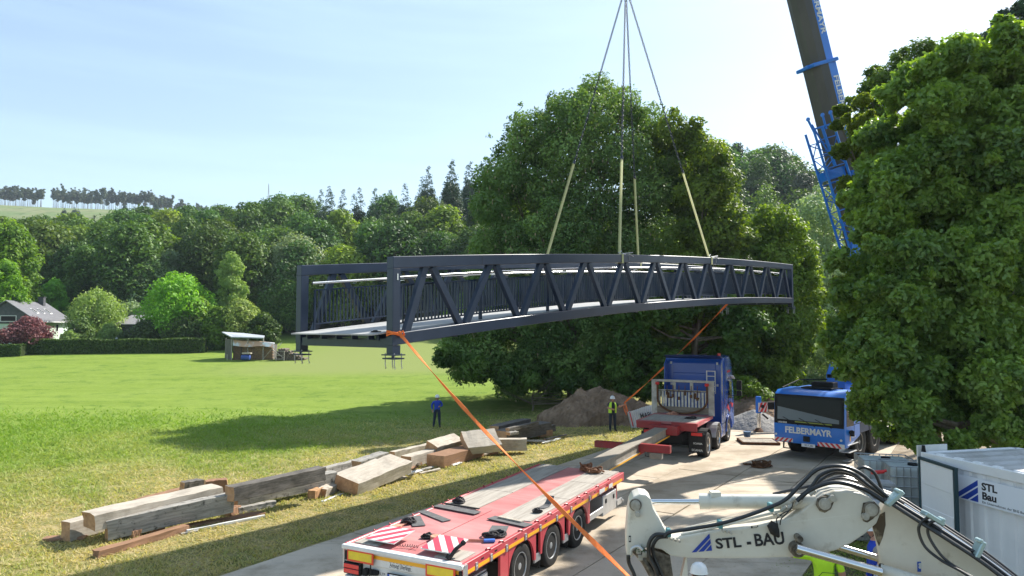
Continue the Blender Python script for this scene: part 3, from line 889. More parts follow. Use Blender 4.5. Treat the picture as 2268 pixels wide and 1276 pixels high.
px_tree('spruce_tree', 'dark conifer at the top right corner behind the oak', L_SPRUCE, 40, 2268,
        [(2250, 30, 24), (2220, 75, 30), (2262, 80, 34), (2210, 115, 18), (2250, 130, 40), (2290, 60, 40), (2300, 0, 26)],
        54, 16000, .14, 1.0, .2, k=3, H=22, layers=2)
px_tree('oak_tree', 'shaded oak further back behind the crane', L_DARK, 48, 2080,
        [(1960, 780, 50), (2040, 740, 60), (2130, 760, 60), (2220, 760, 60), (1990, 850, 40), (2080, 850, 50), (2180, 860, 50), (2270, 840, 60), (1950, 640, 60), (2060, 640, 70), (2180, 640, 70), (2280, 660, 70), (1920, 700, 44), (2000, 560, 60), (2120, 540, 70), (2250, 540, 70)],
        55, 60000, .15, 2.0, .3, H=11)

px_tree('added_thicket', 'undergrowth added to darken the gap beneath the huge tree and the walnut', L_DARK, 58, 1480,
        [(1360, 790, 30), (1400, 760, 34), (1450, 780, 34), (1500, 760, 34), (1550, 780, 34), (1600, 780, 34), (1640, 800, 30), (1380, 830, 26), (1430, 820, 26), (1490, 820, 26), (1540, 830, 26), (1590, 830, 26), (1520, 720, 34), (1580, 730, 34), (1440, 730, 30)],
        56, 34000, .14, 1.6, .12, cat='bushes', H=4)  # added to fill the bright gap under the trees with dark leaves

for i, (px, d, yt, wp, lm, pf, lb) in enumerate([
    (1545, 170, 296, 60, L_PINE, 'round', 'grey green pine crown on the ridge just right of the huge tree'), (1598, 166, 302, 62, L_PINE, 'round', 'bluish pine crown, second on the ridge right of the huge tree'),
    (1640, 172, 305, 56, L_SPRUCE, 'cone', 'pointed conifer on the ridge above the right bridge end'), (1690, 160, 338, 80, L_DARK, 'round', 'rounded crown in a dip of the ridge above the right bridge end'),
    (1738, 168, 322, 76, L_PINE, 'round', 'brownish grey pine on the ridge near the crane jib'), (1785, 150, 372, 80, L_PINE, 'round', 'grey crown on the slope left of the crane jib'),
    (1700, 140, 400, 110, L_OAK, 'round', 'broad mid slope tree above the right bridge end'), (1610, 142, 372, 90, L_BIRCH, 'round', 'pale green mid slope tree right of the huge tree'),
    (1760, 128, 440, 100, L_DARK, 'round', 'dark mid slope tree behind the silver willow'), (1575, 150, 345, 70, L_BIRCH, 'col', 'light slim tree beside the huge tree on the slope')]):
    gtree(px, d, yt, wp, lm, lb, 400 + i, pf, name='ridge_tree', leaf=.26, nleaf=9000, n=26, rcf=.4, z0f=.3 if lm is L_PINE else .1)
# ================================================================ MATERIALS FOR BUILT THINGS
M_NAVY = mat('anthracite blue steel paint', (0.015, 0.028, 0.056), .34, col2=(0.020, 0.035, 0.068), nscale=2, spec=.5, dirt=(.035, .045, .08), dscale=2.2, demand=(.6, .85))
M_DECK = mat('gritty grey deck coating', (0.42, 0.42, 0.41), .85, col2=(0.36, 0.36, 0.36), nscale=5, spec=.2)
M_STEEL = mat('brushed stainless steel', (0.62, 0.62, 0.62), .26, 1.0)
M_GALV = mat('galvanised steel', (0.45, 0.46, 0.47), .45, .8, col2=(.36, .37, .38), nscale=12)
M_BLACK = mat('black rubber', (0.018, 0.018, 0.019), .75, spec=.3, col2=(.03, .029, .028), nscale=6)
M_TYRE = mat('dusty tyre rubber', (0.028, 0.027, 0.026), .85, spec=.2, col2=(.06, .055, .048), nscale=5, lo=.5, hi=.75)
M_DARK = mat('dark underbody', (0.02, 0.02, 0.021), .8, spec=.2)
M_ORANGE = mat('orange webbing', (0.72, 0.16, 0.035), .7, col2=(0.80, 0.22, 0.06), nscale=8, spec=.2)
M_SLING = mat('yellow lifting sling', (0.60, 0.60, 0.30), .75, col2=(.50, .50, .27), nscale=3, spec=.2)
M_CHAIN = mat('dark alloy chain', (0.05, 0.055, 0.075), .45, .6)
M_RUST = mat('rusty steel', (0.16, 0.075, 0.035), .85, col2=(.08, .045, .03), nscale=9, spec=.2)

# ================================================================ THE HANGING FOOTBRIDGE
BA = P(862, 766, 15.3); BB = P(1753, 671, 35.3)
A2 = Vector((BA.x, BA.y, 0)); B2 = Vector((BB.x, BB.y, 0))
BLEN = (B2 - A2).length
bdir = (B2 - A2).normalized(); bn = Vector((-bdir.y, bdir.x, 0))      # bn points away from the camera
BW = 3.45
def t_at(px):
    k = (px - 1134) / FPX
    return (A2.x - k * A2.y) / (k * (B2.y - A2.y) - (B2.x - A2.x))
def ztop(t): return -0.93642 * t * t + 2.49971 * t + 6.70672
def zbot(t): return -1.14372 * t * t + 2.70713 * t + 4.77153
bridge = thing('footbridge', 'long dark blue steel truss footbridge hanging from four slings over the trailer', 'bridge', (A2.x, A2.y, 4.77), math.atan2(bdir.y, bdir.x))
BZ = 4.77
# local frame: x along the bridge, y across (0 = near truss, BW = far truss)
Tn = [0.0] + [t_at(v) for v in (1031, 1158, 1253, 1345, 1419, 1485, 1542, 1592, 1640, 1679, 1716)] + [1.0]
# even out the panel lengths
Tn = [0.5 * a + 0.5 * (i / 12) for i, a in enumerate(Tn)]
CHH = 0.26
NS = 48
def arc(zf, y, dz, n=NS, t0=0., t1=1.): return [Vector((BLEN * (t0 + (t1 - t0) * i / n), y, zf(t0 + (t1 - t0) * i / n) - BZ + dz)) for i in range(n + 1)]
def ribbon(mb, pts, w, h):
    """box section following pts (width w across, height h)"""
    vs = []; fs = []
    for p in pts: vs += [p + Vector((0, -w / 2, -h / 2)), p + Vector((0, w / 2, -h / 2)), p + Vector((0, w / 2, h / 2)), p + Vector((0, -w / 2, h / 2))]
    for i in range(len(pts) - 1):
        for k in range(4):
            a = i * 4 + k; b = i * 4 + (k + 1) % 4
            fs.append((a, b, b + 4, a + 4))
    fs.append((3, 2, 1, 0)); m = (len(pts) - 1) * 4; fs.append((m, m + 1, m + 2, m + 3))
    mb.add(vs, fs)
M_SEAM = mat('weld seam', (.02, .024, .035), .6)
for y in (0.0, BW):
    mb = MB(); ribbon(mb, arc(ztop, y, -CHH / 2), .22, CHH)
    tc = mb.build('top_chord', M_NAVY, bridge, bevel=.012)
    mb = MB(); ribbon(mb, arc(zbot, y, CHH / 2), .22, CHH)
    bc = mb.build('bottom_chord', M_NAVY, bridge, bevel=.012)
    if y == 0:
        for t in (t_at(1061), t_at(1522)):
            mb = MB(); mb.box((BLEN * t, -.1115, ztop(t) - BZ - CHH / 2), (.014, .004, CHH - .03)); mb.build('weld_seam', M_SEAM, tc)
        for t in (t_at(1443), t_at(1710)):
            mb = MB(); mb.box((BLEN * t, -.1115, zbot(t) - BZ + CHH / 2), (.014, .004, CHH - .03)); mb.build('weld_seam', M_SEAM, bc)
    for t in (0.0, 1.0):
        mb = MB(); xx = .11 if t == 0 else BLEN - .11
        mb.box((xx, y, (ztop(t) + zbot(t)) / 2 - BZ + (.0 if t else -.03)), (.22, .218, ztop(t) - zbot(t) - 2 * CHH + (.0 if t else .06) + .02))
        mb.build('end_post', M_NAVY, bridge, bevel=.012)
    # V shaped diagonals
    for i in range(12):
        a, b = Tn[i], Tn[i + 1]; m = (a + b) / 2
        if i == 0: a += .014
        if i == 11: b -= .010
        dx = .11
        for (ta, tb, s) in ((a, m, -1), (b, m, 1)):
            mb = MB()
            p = Vector((BLEN * ta - s * .10, y, zbot(ta) - BZ + CHH - .015)); q = Vector((BLEN * tb + s * dx, y, ztop(tb) - BZ - CHH + .015))
            mb.beam(p, q,   .13, .175, up=(0, 0, 1))
            mb.build('diagonal', M_NAVY, bridge, bevel=.01)
# deck
mb = MB(); pts = arc(zbot, BW / 2, .27, t0=-.012, t1=1.006); ribbon(mb, pts, BW - .36, .03)
dk = mb.build('deck', M_DECK, bridge)
mb = MB()
for y in (.40, BW - .40): ribbon(mb, arc(zbot, y, .175, t0=.0, t1=1), .08, .14)
mb.build('deck_edge_beam', M_NAVY, bridge)
for i in range(13):
    t = i / 12; mb = MB(); mb.box((min(max(BLEN * t, .1), BLEN - .1), BW / 2, zbot(t) - BZ + .05), (.14, BW - .23, .20)); mb.build('cross_beam', M_NAVY, bridge)
# tapered brackets below the deck end
mb = MB()
for k in range(5): mb.box((-.06, .55 + k * .58, .185), (.16, .05, .12))
mb.build('deck_bracket', M_NAVY, bridge)
# railings with flat bar balusters inside each truss
for y, s in ((.20, 1), (BW - .20, -1)):
    r0, r1 = .012, .99
    seg = 9
    for k in range(seg):
        t0 = r0 + (r1 - r0) * k / seg + .001; t1 = r0 + (r1 - r0) * (k + 1) / seg - .001
        mb = MB()
        ribbon(mb, arc(zbot, y, .27 + 1.02, 6, t0, t1), .05, .035)
        ribbon(mb, arc(zbot, y, .27 + .17, 6, t0, t1), .05, .035)
        nb = 25
        for j in range(nb + 1):
            t = t0 + (t1 - t0) * j / nb; x = BLEN * t; z = zbot(t) - BZ + .27
            fat = .045 if j in (0, nb) else .026
            mb.box((x, y, z + .595 - (.08 if fat > .03 else 0)), (fat, .042, .85 + (.16 if fat > .03 else 0)))
        mb.build('railing_panel', M_NAVY, bridge)
    mb = MB(); mb.tube(arc(zbot, y + s * .07, .27 + 1.20, 30, .008, .992), .034, 10)
    hr = mb.build('handrail', M_STEEL, bridge, smooth=True)
    mb = MB()
    for k in range(25):
        t = .02 + .96 * k / 24; z = zbot(t) - BZ + .27
        mb.tube([(BLEN * t, y - s * .08, z + 1.13), (BLEN * t, y + s * .07, z + 1.13), (BLEN * t, y + s * .07, z + 1.18)], .009, 5)
    mb.build('bracket', M_STEEL, hr)
# bearings with threaded bolts
for y in (0.0, BW):
    for x in (.12, BLEN - .12):
        t = 0 if x < 1 else 1
        bz = zbot(t) - BZ
        mb = MB(); mb.box((x, y, bz - .09), (.22, .20, .20)); mb.box((x, y, bz - .2), (.34, .40, .025))
        mb.box((x, y, bz - .28), (.30, .38, .03)); mb.cyl((x - .1, y - .1, bz - .28), (x - .1, y - .1, bz - .19), .03)
        bp_ = mb.build('bearing_plate', M_NAVY, bridge)
        for dx_, dy_ in ((-.1, -.15), (.1, -.15), (-.1, .15), (.1, .15)):
            mb = MB(); mb.tube([(x + dx_, y + dy_, bz - .16), (x + dx_, y + dy_, bz - .44)], .011, 6); mb.tube([(x + dx_, y + dy_, bz - .44), (x + dx_ + .03, y + dy_, bz - .48), (x + dx_, y + dy_, bz - .5)], .010, 6)
            mb.build('bolt', M_GALV, bp_)
# bright label plate on the near end post, loose metal plate on the deck end
mb = MB(); mb.box((.13, -.1125, 1.50), (.035, .004, .14)); mb.build('label_plate', M_STEEL, bridge)
def bw(x, y, z): return bridge.matrix_basis @ Vector((x, y, z)) if False else Matrix.Translation(bridge.location) @ Matrix.Rotation(bridge.rotation_euler.z, 4, 'Z') @ Vector((x, y, z))
o_ = bw(.15, .62, .31)
mb = MB(); mb.beam(bw(.0, .45, .31), bw(.35, .85, .31), .22, .012); mb.beam(bw(.02, .46, .325), bw(.30, .88, .325), .05, .02)
tag(mb.build('steel_bracket', M_DARK, origin=o_), 'loose dark steel angle lying on the near end of the bridge deck', 'bracket')

# ---- slings and chains
APEX = Vector((4.35, 26.3, P(1398, -30, 26.3).z))
def sling_set(px_att, far, sl_top, i, words):
    t = t_at(px_att) if not far else None
    if far:
        # far truss: find t where the far line projects to this column
        best = min(range(1001), key=lambda q: abs((lambda w: 1134 + FPX * w.x / w.y)(bw(BLEN * q / 1000, BW, 0)) - px_att)); t = best / 1000
    y = BW if far else 0
    top = bw(BLEN * t, y, ztop(t) - BZ)
    # the sling end is where it was seen, on the line to the apex
    L = (APEX - top); best = min(range(200, 700), key=lambda q: abs(((lambda w: 638 - FPX * ((w.z - CH) * math.cos(PITCH) - w.y * math.sin(PITCH)) / (w.y * math.cos(PITCH) + (w.z - CH) * math.sin(PITCH)))(top + L * (q / 1000))) - sl_top))
    e = top + L * (best / 1000)
    mb = MB()
    b0 = top - Vector((0, 0, CHH + .03))
    for s in (-1, 1):
        mb.hull(*[[p + bdir * a + bn * (s * .02) + L.normalized().cross(bdir).normalized() * c for a, c in ((-.05, -.005), (.05, -.005), (.05, .005), (-.05, .005))] for k, p in ((1, top + Vector((0, 0, .0))), (0, e))])
        mb.box((bw(BLEN * t, y + s * .122, ztop(t) - BZ - CHH / 2)), (.10, .012, CHH + .03), rz=bridge.rotation_euler.z)
    mb.box(bw(BLEN * t, y, ztop(t) - BZ - CHH - .012), (.10, .25, .012), rz=bridge.rotation_euler.z)
    mb.box(bw(BLEN * t, y, ztop(t) - BZ + .008), (.10, .25, .012), rz=bridge.rotation_euler.z)
    tag(mb.build('lifting_sling', M_SLING, origin=top), words + ' yellow lifting sling', 'sling', 'yellow lifting slings')
    # chain of links up to the hook
    D = APEX - e; n = int(D.length / .105); mb = MB()
    dd = D.normalized(); s1 = dd.cross(bn).normalized(); s2 = dd.cross(s1)
    for k in range(n):
        c = e + D * ((k + .5) / n); s = s1 if k % 2 else s2
        h, w = .075, .034
        ring = [c + dd * (h * math.cos(a)) + s * (w * math.sin(a)) for a in [q * 2 * math.pi / 8 for q in range(9)]]
        mb.tube(ring, .0115, 5, False)
    mb.tube([e - dd * .02, e + dd * .10], .05, 8)
    tag(mb.build('lifting_chain', M_CHAIN, origin=e), 'dark link chain above the ' + words + ' yellow sling', 'chain', 'chains to the crane hook')
    return top
s_fl = sling_set(1208, True, 362, 0, 'leftmost')
s_nl = sling_set(1373, False, 352, 1, 'second from left')
s_fr = sling_set(1415, True, 395, 2, 'third from left')
s_nr = sling_set(1572, False, 383, 3, 'rightmost')
# ratchet load binders left on the top chord beside the slings
for c, wd in ((s_nl, 'second from left'), (s_nr, 'rightmost')):
    q = c + bdir * .28 + Vector((0, 0, .04)); mb = MB()
    mb.tube([q - bdir * .1, q + bdir * .55 + Vector((0, 0, .09))], .018, 6)
    mb.cyl(q - bdir * .12, q + bdir * .10 + bn * .02, .035, n=8)
    mb.tube([q + bdir * .1 - bn * .12, q + bdir * .12 - bn * .12 - Vector((0, 0, .22))], .014, 6)
    mb.tube([q + bdir * .1 - bn * .12, q + bdir * .40 - bn * .12 - Vector((0, 0, .06))], .012, 6)
    mb.tube([q - bdir * .35, q - bdir * .15 + Vector((0, 0, .09))], .02, 6)
    tag(mb.build('load_binder', M_GALV, origin=q), 'steel clamp on the top chord beside the %s sling' % wd, 'clamp')

# ---- orange guide lines
def strap(pts, w, name, label, twist=1.0, flat=.005, seg=60):
    mb = MB(); n = len(pts); vs = []; fs = []
    ring = []
    for i in range(seg + 1):
        u = i / seg * (n - 1); k = min(n - 2, int(u)); p = pts[k].lerp(pts[k + 1], u - k)
        d = (pts[k + 1] - pts[k]).normalized(); a = twist * math.pi * i / seg
        s = d.cross(Vector((0, 1, 0))).normalized(); t = s.cross(d)
        v = s * math.cos(a) + t * math.sin(a); q = d.cross(v)
        ww = w * (1 + .15 * math.sin(i * .9))
        ring.append([p + v * ww / 2 + q * flat, p - v * ww / 2 + q * flat, p - v * ww / 2 - q * flat, p + v * ww / 2 - q * flat])
    vs = [p for r in ring for p in r]
    for i in range(seg):
        for k in range(4):
            a = i * 4 + k; b = i * 4 + (k + 1) % 4; fs.append((a, b, b + 4, a + 4))
    mb.add(vs, fs)
    return tag(mb.build(name, M_ORANGE, origin=pts[0]), label, 'strap')
k0 = bw(.12, -.16, .30)
pA = k0; pZ = P(1400, 1285, 8.4)
sag = [pA.lerp(pZ, u) - Vector((0, 0, .12 * math.sin(math.pi * u))) for u in [i / 12 for i in range(13)]]
near_strap = strap(sag + [P(1480, 1400, 7.6)], .058, 'guide_strap', 'orange webbing guide strap from the near bridge end across the trailer', 2.6)
mb = MB()
for a in range(3): mb.tube([bw(.11 + .13 * math.cos(q) * 1.05, .0 + .145 * math.sin(q), .24 + .03 * a + .02 * math.sin(q * 2 + a)) for q in [i * 2 * math.pi / 14 for i in range(15)]], .018, 6, False)
mb.tube([bw(.12, -.15, .24), bw(.2, -.22, .32), bw(.27, -.18, .24), bw(.18, -.16, .18)], .024, 6)
mb.build('knot', M_ORANGE, near_strap).matrix_parent_inverse = Matrix.Translation(-Vector(near_strap.location))
# ================================================================ LOW LOADER TRAILER
M_RED = mat('faded red trailer paint', (0.50, 0.055, 0.07), .38, col2=(0.56, 0.085, 0.095), nscale=1.6, coat=.2, dirt=(.50, .22, .20), dscale=1.4, demand=(.55, .8))
M_REDDECK = mat('worn red deck', (0.43, 0.13, 0.13), .62, col2=(0.54, 0.25, 0.24), nscale=1.2, stretch=(.5, 1.6, 1), lo=.35, hi=.7, dirt=(.34, .24, .22), dscale=3.0, demand=(.55, .8))
M_DRED = mat('dark red beam paint', (0.30, 0.02, 0.025), .4, col2=(.36, .035, .04), nscale=2, dirt=(.16, .05, .045), dscale=3)
M_WOODDECK = mat('weathered hardwood decking', (0.42, 0.385, 0.34), .8, col2=(0.30, 0.27, 0.235), nscale=2.0, stretch=(7, .5, 1), lo=.4, hi=.62, spec=.2, dirt=(.22, .195, .165), dscale=1.6, demand=(.58, .78))
M_WHITE = mat('white paint', (0.72, 0.72, 0.70), .4, col2=(.62, .62, .60), nscale=3, dirt=(.42, .40, .36), dscale=4, demand=(.6, .85))
M_YELLOW = mat('yellow reflective tape', (0.85, 0.42, 0.02), .45)
M_PLYEL = mat('yellow board', (0.78, 0.60, 0.03), .5, col2=(.70, .52, .04), nscale=9)
M_PLRED = mat('red orange board border', (0.70, 0.07, 0.03), .5)
M_SIGNRED = mat('red stripe', (0.55, 0.06, 0.10), .5)
M_LAMP = mat('red tail lamp', (0.75, 0.02, 0.02), .25, coat=.5)
M_BLACKT = mat('black lettering', (0.015, 0.015, 0.02), .6)
M_GREYT = mat('faded grey lettering', (0.07, 0.07, 0.09), .6)
M_PLATE = mat('number plate white', (0.75, 0.76, 0.78), .5)
M_EUBLUE = mat('plate blue', (0.02, 0.09, 0.45), .5)
M_ALU = mat('dull aluminium', (0.58, 0.59, 0.60), .42, .7, col2=(.50, .51, .52), nscale=4)
M_GREYSTEEL = mat('grey painted steel beam', (0.27, 0.24, 0.20), .6, .1, col2=(0.36, .32, .265), nscale=3, stretch=(1, 3, 1), dirt=(.24, .21, .17), dscale=1.5)
M_RUBMAT = mat('grey rubber mat', (0.085, 0.085, 0.09), .85, col2=(.13, .13, .13), nscale=6)

TR_TH = math.atan2(.888, .46)          # heading of the trailer
TD = Vector((math.cos(TR_TH), math.sin(TR_TH), 0)); TNr = Vector((TD.y, -TD.x, 0))   # TNr: to its right (towards the camera side)
# rear right top corner measured at (-.80,12.55); half width 1.3
TRW = 1.31
TO = Vector((-.80, 12.2, 0)) - TNr * TRW
trailer = thing('low_loader_trailer', 'red extendable low loader trailer with worn wooden deck strips under the bridge', 'trailer', TO, TR_TH - math.pi / 2)
# local frame: y forward, x right
DZ = 1.15
TL = 8.45
SC = []
def tl(x, y, z): return Matrix.Translation(TO) @ Matrix.Rotation(TR_TH - math.pi / 2, 4, 'Z') @ Vector((x, y, z))
mb = MB(); mb.box((0, TL / 2, DZ - .04), (2 * TRW - .12, TL, .07)); mb.build('deck', M_REDDECK, trailer)
# centre and wooden panels set a little proud
def panel(x0, x1, y0, y1, m=M_WOODDECK, z=DZ - .005, h=.018, name='deck_board'):
    mb = MB(); mb.box(((x0 + x1) / 2, (y0 + y1) / 2, z + h / 2), (x1 - x0, y1 - y0, h)); return mb.build(name, m, trailer)
yb = [3.15, 4.95, 6.75, 7.95, 8.5]
for a, b in zip(yb[:-1], yb[1:]):
    panel(-1.16, -.34, a + .012, b - .012); panel(.40, 1.16, a + .012 - (.3 if a < 4 else 0), b - .012)
panel(-1.16, -.62, .10, .95); panel(.62, 1.16, .10, .62)
mb = MB(); mb.box((0, 1.75, DZ - .003), (.012, 3.1, .006)); mb.build('seam', M_DRED, trailer)
# side rails with arches
prof = [(0, DZ), (0, DZ - .25), (.15, DZ - .25), (.15, DZ - .52), (1.28, DZ - .52)]
wheels_y = [2.2, 3.7, 5.2]
WR = .46
def rail(x, s):
    # rail upper band
    mb = MB()
    mb.box((x, TL / 2, DZ - .10), (.07, TL + .04, .22))
    m = mb.build('side_rail', M_RED, trailer, bevel=.008)
    # yellow tape pieces
    for (a, b) in ((.02, .33), (.45, .85), (.98, 1.45), (1.60, 2.25), (2.42, 2.95), (3.08, 3.80), (3.95, 4.6), (4.75, 5.75), (6.0, 6.45), (6.75, 7.15), (7.4, 8.3)):
        mb = MB(); mb.box((x + s * .0375, (a + b) / 2, DZ - .155), (.003, b - a, .065)); mb.build('reflective_tape', M_YELLOW, m)
    # lashing points, hooks
    for q in (.39, .92, 1.52, 2.33, 3.02, 3.87, 4.68, 5.85, 6.6):
        mb = MB(); mb.box((x + s * .042, q, DZ - .14), (.012, .07, .13)); mb.box((x + s * .046, q, DZ - .155), (.014, .03, .05)); mb.build('lashing_ring', M_ALU if s > 0 else M_DARK, m)
    for q in (.6, 1.1, 1.9, 2.65, 3.3, 4.2, 4.95, 5.4, 6.2, 7.1):
        mb = MB(); mb.box((x + s * .037, q, DZ - .065), (.005, .09, .025)); mb.build('slot', M_DARK, m)
        mb = MB(); mb.tube([(x - s * .03, q + .22, DZ + .012), (x + s * .01, q + .22, DZ + .04), (x + s * .03, q + .27, DZ + .03), (x + s * .03, q + .3, DZ + .01)], .014, 6); mb.build('hook', M_DRED, m)
    # fender panels with round arches
    for i, wy in enumerate(wheels_y):
        mb = MB(); r = .56; pts_o = []; n = 14
        zt = DZ - .21
        hw = .75
        # arch ring
        ys_ = [wy + r * math.cos(math.pi * k / n) for k in range(n + 1)]; zs_ = [.46 + r * .92 * math.sin(math.pi * k / n) for k in range(n + 1)]
        for k in range(n):
            y0, y1 = ys_[k], ys_[k + 1]; z0, z1 = zs_[k], zs_[k + 1]
            zz = max(zt, z0 + .01, z1 + .01)
            mb.hull([Vector((x - s * .03, y0, z0)), Vector((x - s * .03, y1, z1)), Vector((x - s * .03, y1, zz)), Vector((x - s * .03, y0, zz))],
                    [Vector((x + s * .02, y0, z0)), Vector((x + s * .02, y1, z1)), Vector((x + s * .02, y1, zz)), Vector((x + s * .02, y0, zz))])
        mb.build('wheel_arch', M_RED, trailer)
        # pillar between arches
    for a, b, zb in ((1.30, 1.62, .46), (2.76, 2.84, .42), (3.06, 3.13, .46), (4.26, 4.33, .42), (4.56, 4.63, .46), (5.76, 5.90, .42)):
        mb = MB(); mb.box((x - s * .005, (a + b) / 2, (zt + zb) / 2), (.05, b - a, zt - zb)); mb.build('side_post', M_RED, trailer)
    for a, b in ((2.84, 3.08), (4.33, 4.57)):
        mb = MB(); mb.beam((x - s * .02, a - .02, .42), (x - s * .02, b + .02, .42), .04, .16); mb.build('side_guard', M_ALU, trailer)
    mb = MB(); mb.box((x - s * .02, 6.4, .50), (.04, 1.0, .16)); mb.build('side_guard', M_ALU, trailer, bevel=.01)
    mb = MB(); mb.box((x - s * .25, 7.45, .56), (.46, 1.05, .52)); tb = mb.build('tool_box', M_ALU, trailer, bevel=.02)
    for q in (7.15, 7.75):
        mb = MB(); mb.box((x - s * .012, q, .66), (.02, .09, .12)); mb.build('latch', M_BLACK, tb, bevel=.01)
    mb = MB(); mb.box((x - s * .02, 8.2, .42), (.04, .40, .14)); mb.tube([(x, 8.35, .45), (x, 8.45, .40), (x, 8.45, .34)], .03, 6); mb.build('side_guard', M_ALU, trailer)
    mb = MB(); mb.box((x - s * .1, 8.1, .70), (.08, .08, .40)); mb.build('side_post', M_DRED, trailer)
    # mud flaps behind wheels
    for wy in wheels_y:
        mb = MB(); mb.box((x - s * .23, wy - .60, .42), (.40, .012, .52)); mb.build('mud_flap', M_BLACK, trailer)
rail(TRW - .035, 1); rail(-TRW + .035, -1)
# wheels
def wheel(parent, x, y, R, W, s, rim_r, rim_m, z=None, n=36, hubd=.10):
    z = R if z is None else z
    w = thing('wheel', '', '', (x, y, z)); del_ = [k for k in ('label', 'category') if k in w.keys()]
    w.parent = parent
    M = Matrix.Rotation(0 if s > 0 else math.pi, 4, 'Z')
    mb = MB(); h = W / 2
    mb.lathe([(rim_r, -h * .8), (R * .86, -h), (R * .97, -h * .85), (R, -h * .5), (R, -h * .25), (R * .985, -h * .22), (R * .985, -h * .16), (R, -h * .13), (R, h * .13), (R * .985, h * .16), (R * .985, h * .22), (R, h * .25), (R, h * .5), (R * .97, h * .85), (R * .93, h * .95), (R * .86, h), (rim_r * 1.06, h * .92), (rim_r, h * .8)], M, n)
    mb.build('tyre', M_TYRE, w, smooth=True)
    mb = MB()
    mb.lathe([(rim_r * .5, -h * .6), (rim_r * .99, -h * .6), (rim_r * 1.0, h * .80), (rim_r * 1.03, h * .9), (rim_r * .97, h * .9), (rim_r * .90, h * .5), (rim_r * .82, h * (.35 - hubd * 2)), (rim_r * .62, h * (.25 - hubd)), (rim_r * .52, h * .30), (rim_r * .34, h * .34), (rim_r * .32, h * .75), (rim_r * .22, h * .82), (rim_r * .02, h * .83)], M, n)
    rm = mb.build('rim', rim_m, w, smooth=True)
    mb = MB()
    for k in range(10):
        a = k * math.pi / 5; mb.cyl(M @ Vector((h * .28, rim_r * .43 * math.cos(a), rim_r * .43 * math.sin(a))), M @ Vector((h * .42, rim_r * .43 * math.cos(a), rim_r * .43 * math.sin(a))), rim_r * .045, n=6)
    for k in range(8):
        a = k * math.pi / 4 + .2; mb.cyl(M @ Vector((h * (.27 - hubd), rim_r * .72 * math.cos(a), rim_r * .72 * math.sin(a))), M @ Vector((h * (.34 - hubd), rim_r * .72 * math.cos(a), rim_r * .72 * math.sin(a))), rim_r * .08, n=8)
    mb.build('wheel_nuts', M_DARK, rm)
    return w
for wy in wheels_y:
    for s in (1, -1): wheel(trailer, s * (TRW - .20), wy, WR, .34, s, .27, M_ALU)
# underbody
mb = MB(); mb.box((0, TL / 2, DZ - .24), (1.5, TL - .3, .34)); 
for wy in wheels_y: mb.cyl((-1.0, wy, .46), (1.0, wy, .46), .08, n=10)
mb.box((0, 6.9, .55), (1.7, 2.6, .3))
mb.build('underframe', M_DARK, trailer)
# ---- rear end
mb = MB(); mb.box((0, -.02, DZ - .035), (2 * TRW, .16, .075)); mb.box((0, .02, DZ - .19), (2 * TRW - .04, .08, .25)); mb.box((0, .05, DZ - .42), (2 * TRW - .3, .08, .26))
rb = mb.build('rear_crossmember', M_WHITE, trailer, bevel=.012)
mb = MB(); mb.box((0, -.0215, DZ - .15), (2 * TRW - .16, .004, .065)); mb.build('reflective_tape', M_YELLOW, rb)
for s in (-1, 1):
    mb = MB(); mb.box((s * .95, -.028, DZ - .235), (.66, .03, .10)); mb.box((s * 1.24, -.03, DZ - .20), (.06, .04, .17)); mb.build('rubber_buffer', M_BLACK, rb, bevel=.01)
    c = s * .87
    mb = MB(); mb.box((c, -.085, DZ - .165), (.60, .018, .215)); wbd = mb.build('marker_board', M_PLRED, trailer)
    mb = MB(); mb.box((c, -.096, DZ - .165), (.53, .004, .145)); mb.build('yellow_field', M_PLYEL, wbd)
    mb = MB(); mb.box((c, -.06, DZ - .24), (.05, .05, .14)); mb.build('holder', M_DARK, wbd)
    # tail lamp cluster
    mb = MB(); mb.box((s * 1.08, -.01, DZ - .42), (.40, .12, .20)); tlp = mb.build('tail_light', M_DARK, trailer, bevel=.012)
    for dz_ in (.045, -.045):
        mb = MB(); mb.box((s * 1.09, -.074, DZ - .42 + dz_), (.35, .012, .075)); mb.build('lens', M_LAMP, tlp, bevel=.006)
    mb = MB(); mb.box((s * .76, -.05, DZ - .43), (.10, .10, .12)); mb.cyl((s * .66, -.05, DZ - .42), (s * .50, -.02, DZ - .42), .06, .045, n=12); mb.build('work_lamp', M_DARK, trailer, bevel=.01)
    mb = MB(); mb.tube([(s * .62, -.10, DZ - .27), (s * .60, -.12, DZ - .42), (s * .70, -.08, DZ - .52), (s * .55, -.06, DZ - .60)], .012, 6); mb.build('cable', M_BLACK, trailer)
# number plate
mb = MB(); mb.box((.0, -.055, DZ - .435), (.545, .02, .135)); pl = mb.build('number_plate', M_BLACK, trailer)
mb = MB(); mb.box((.02, -.067, DZ - .435), (.48, .004, .108)); mb.build('plate_face', M_PLATE, pl)
mb = MB(); mb.box((-.243, -.067, DZ - .435), (.042, .005, .108)); mb.build('country_band', M_EUBLUE, pl)
text('plate_text', 'DJA 495PF', .105, M_BLACKT, pl, (1, 0, 0), (0, 0, 1), (.03, -.0705, DZ - .437), ext=.001, bold=.0015, sx=.80)
text('plate_text', 'PL', .03, M_PLATE, pl, (1, 0, 0), (0, 0, 1), (-.243, -.071, DZ - .465), ext=.001)
text('lettering', 'Achtung! Überlänge', .098, M_GREYT, rb, (1, 0, 0), (0, 0, 1), (-.02, -.0215, DZ - .238), ext=.001, bold=.001, sx=.58)
mb = MB()
for zz in (DZ - .19, DZ - .28):
    for k in range(7): mb.box((-.24 + k * .075, -.0205, zz), (.05, .002, .005))
mb.build('dashed_frame', M_GREYT, rb)
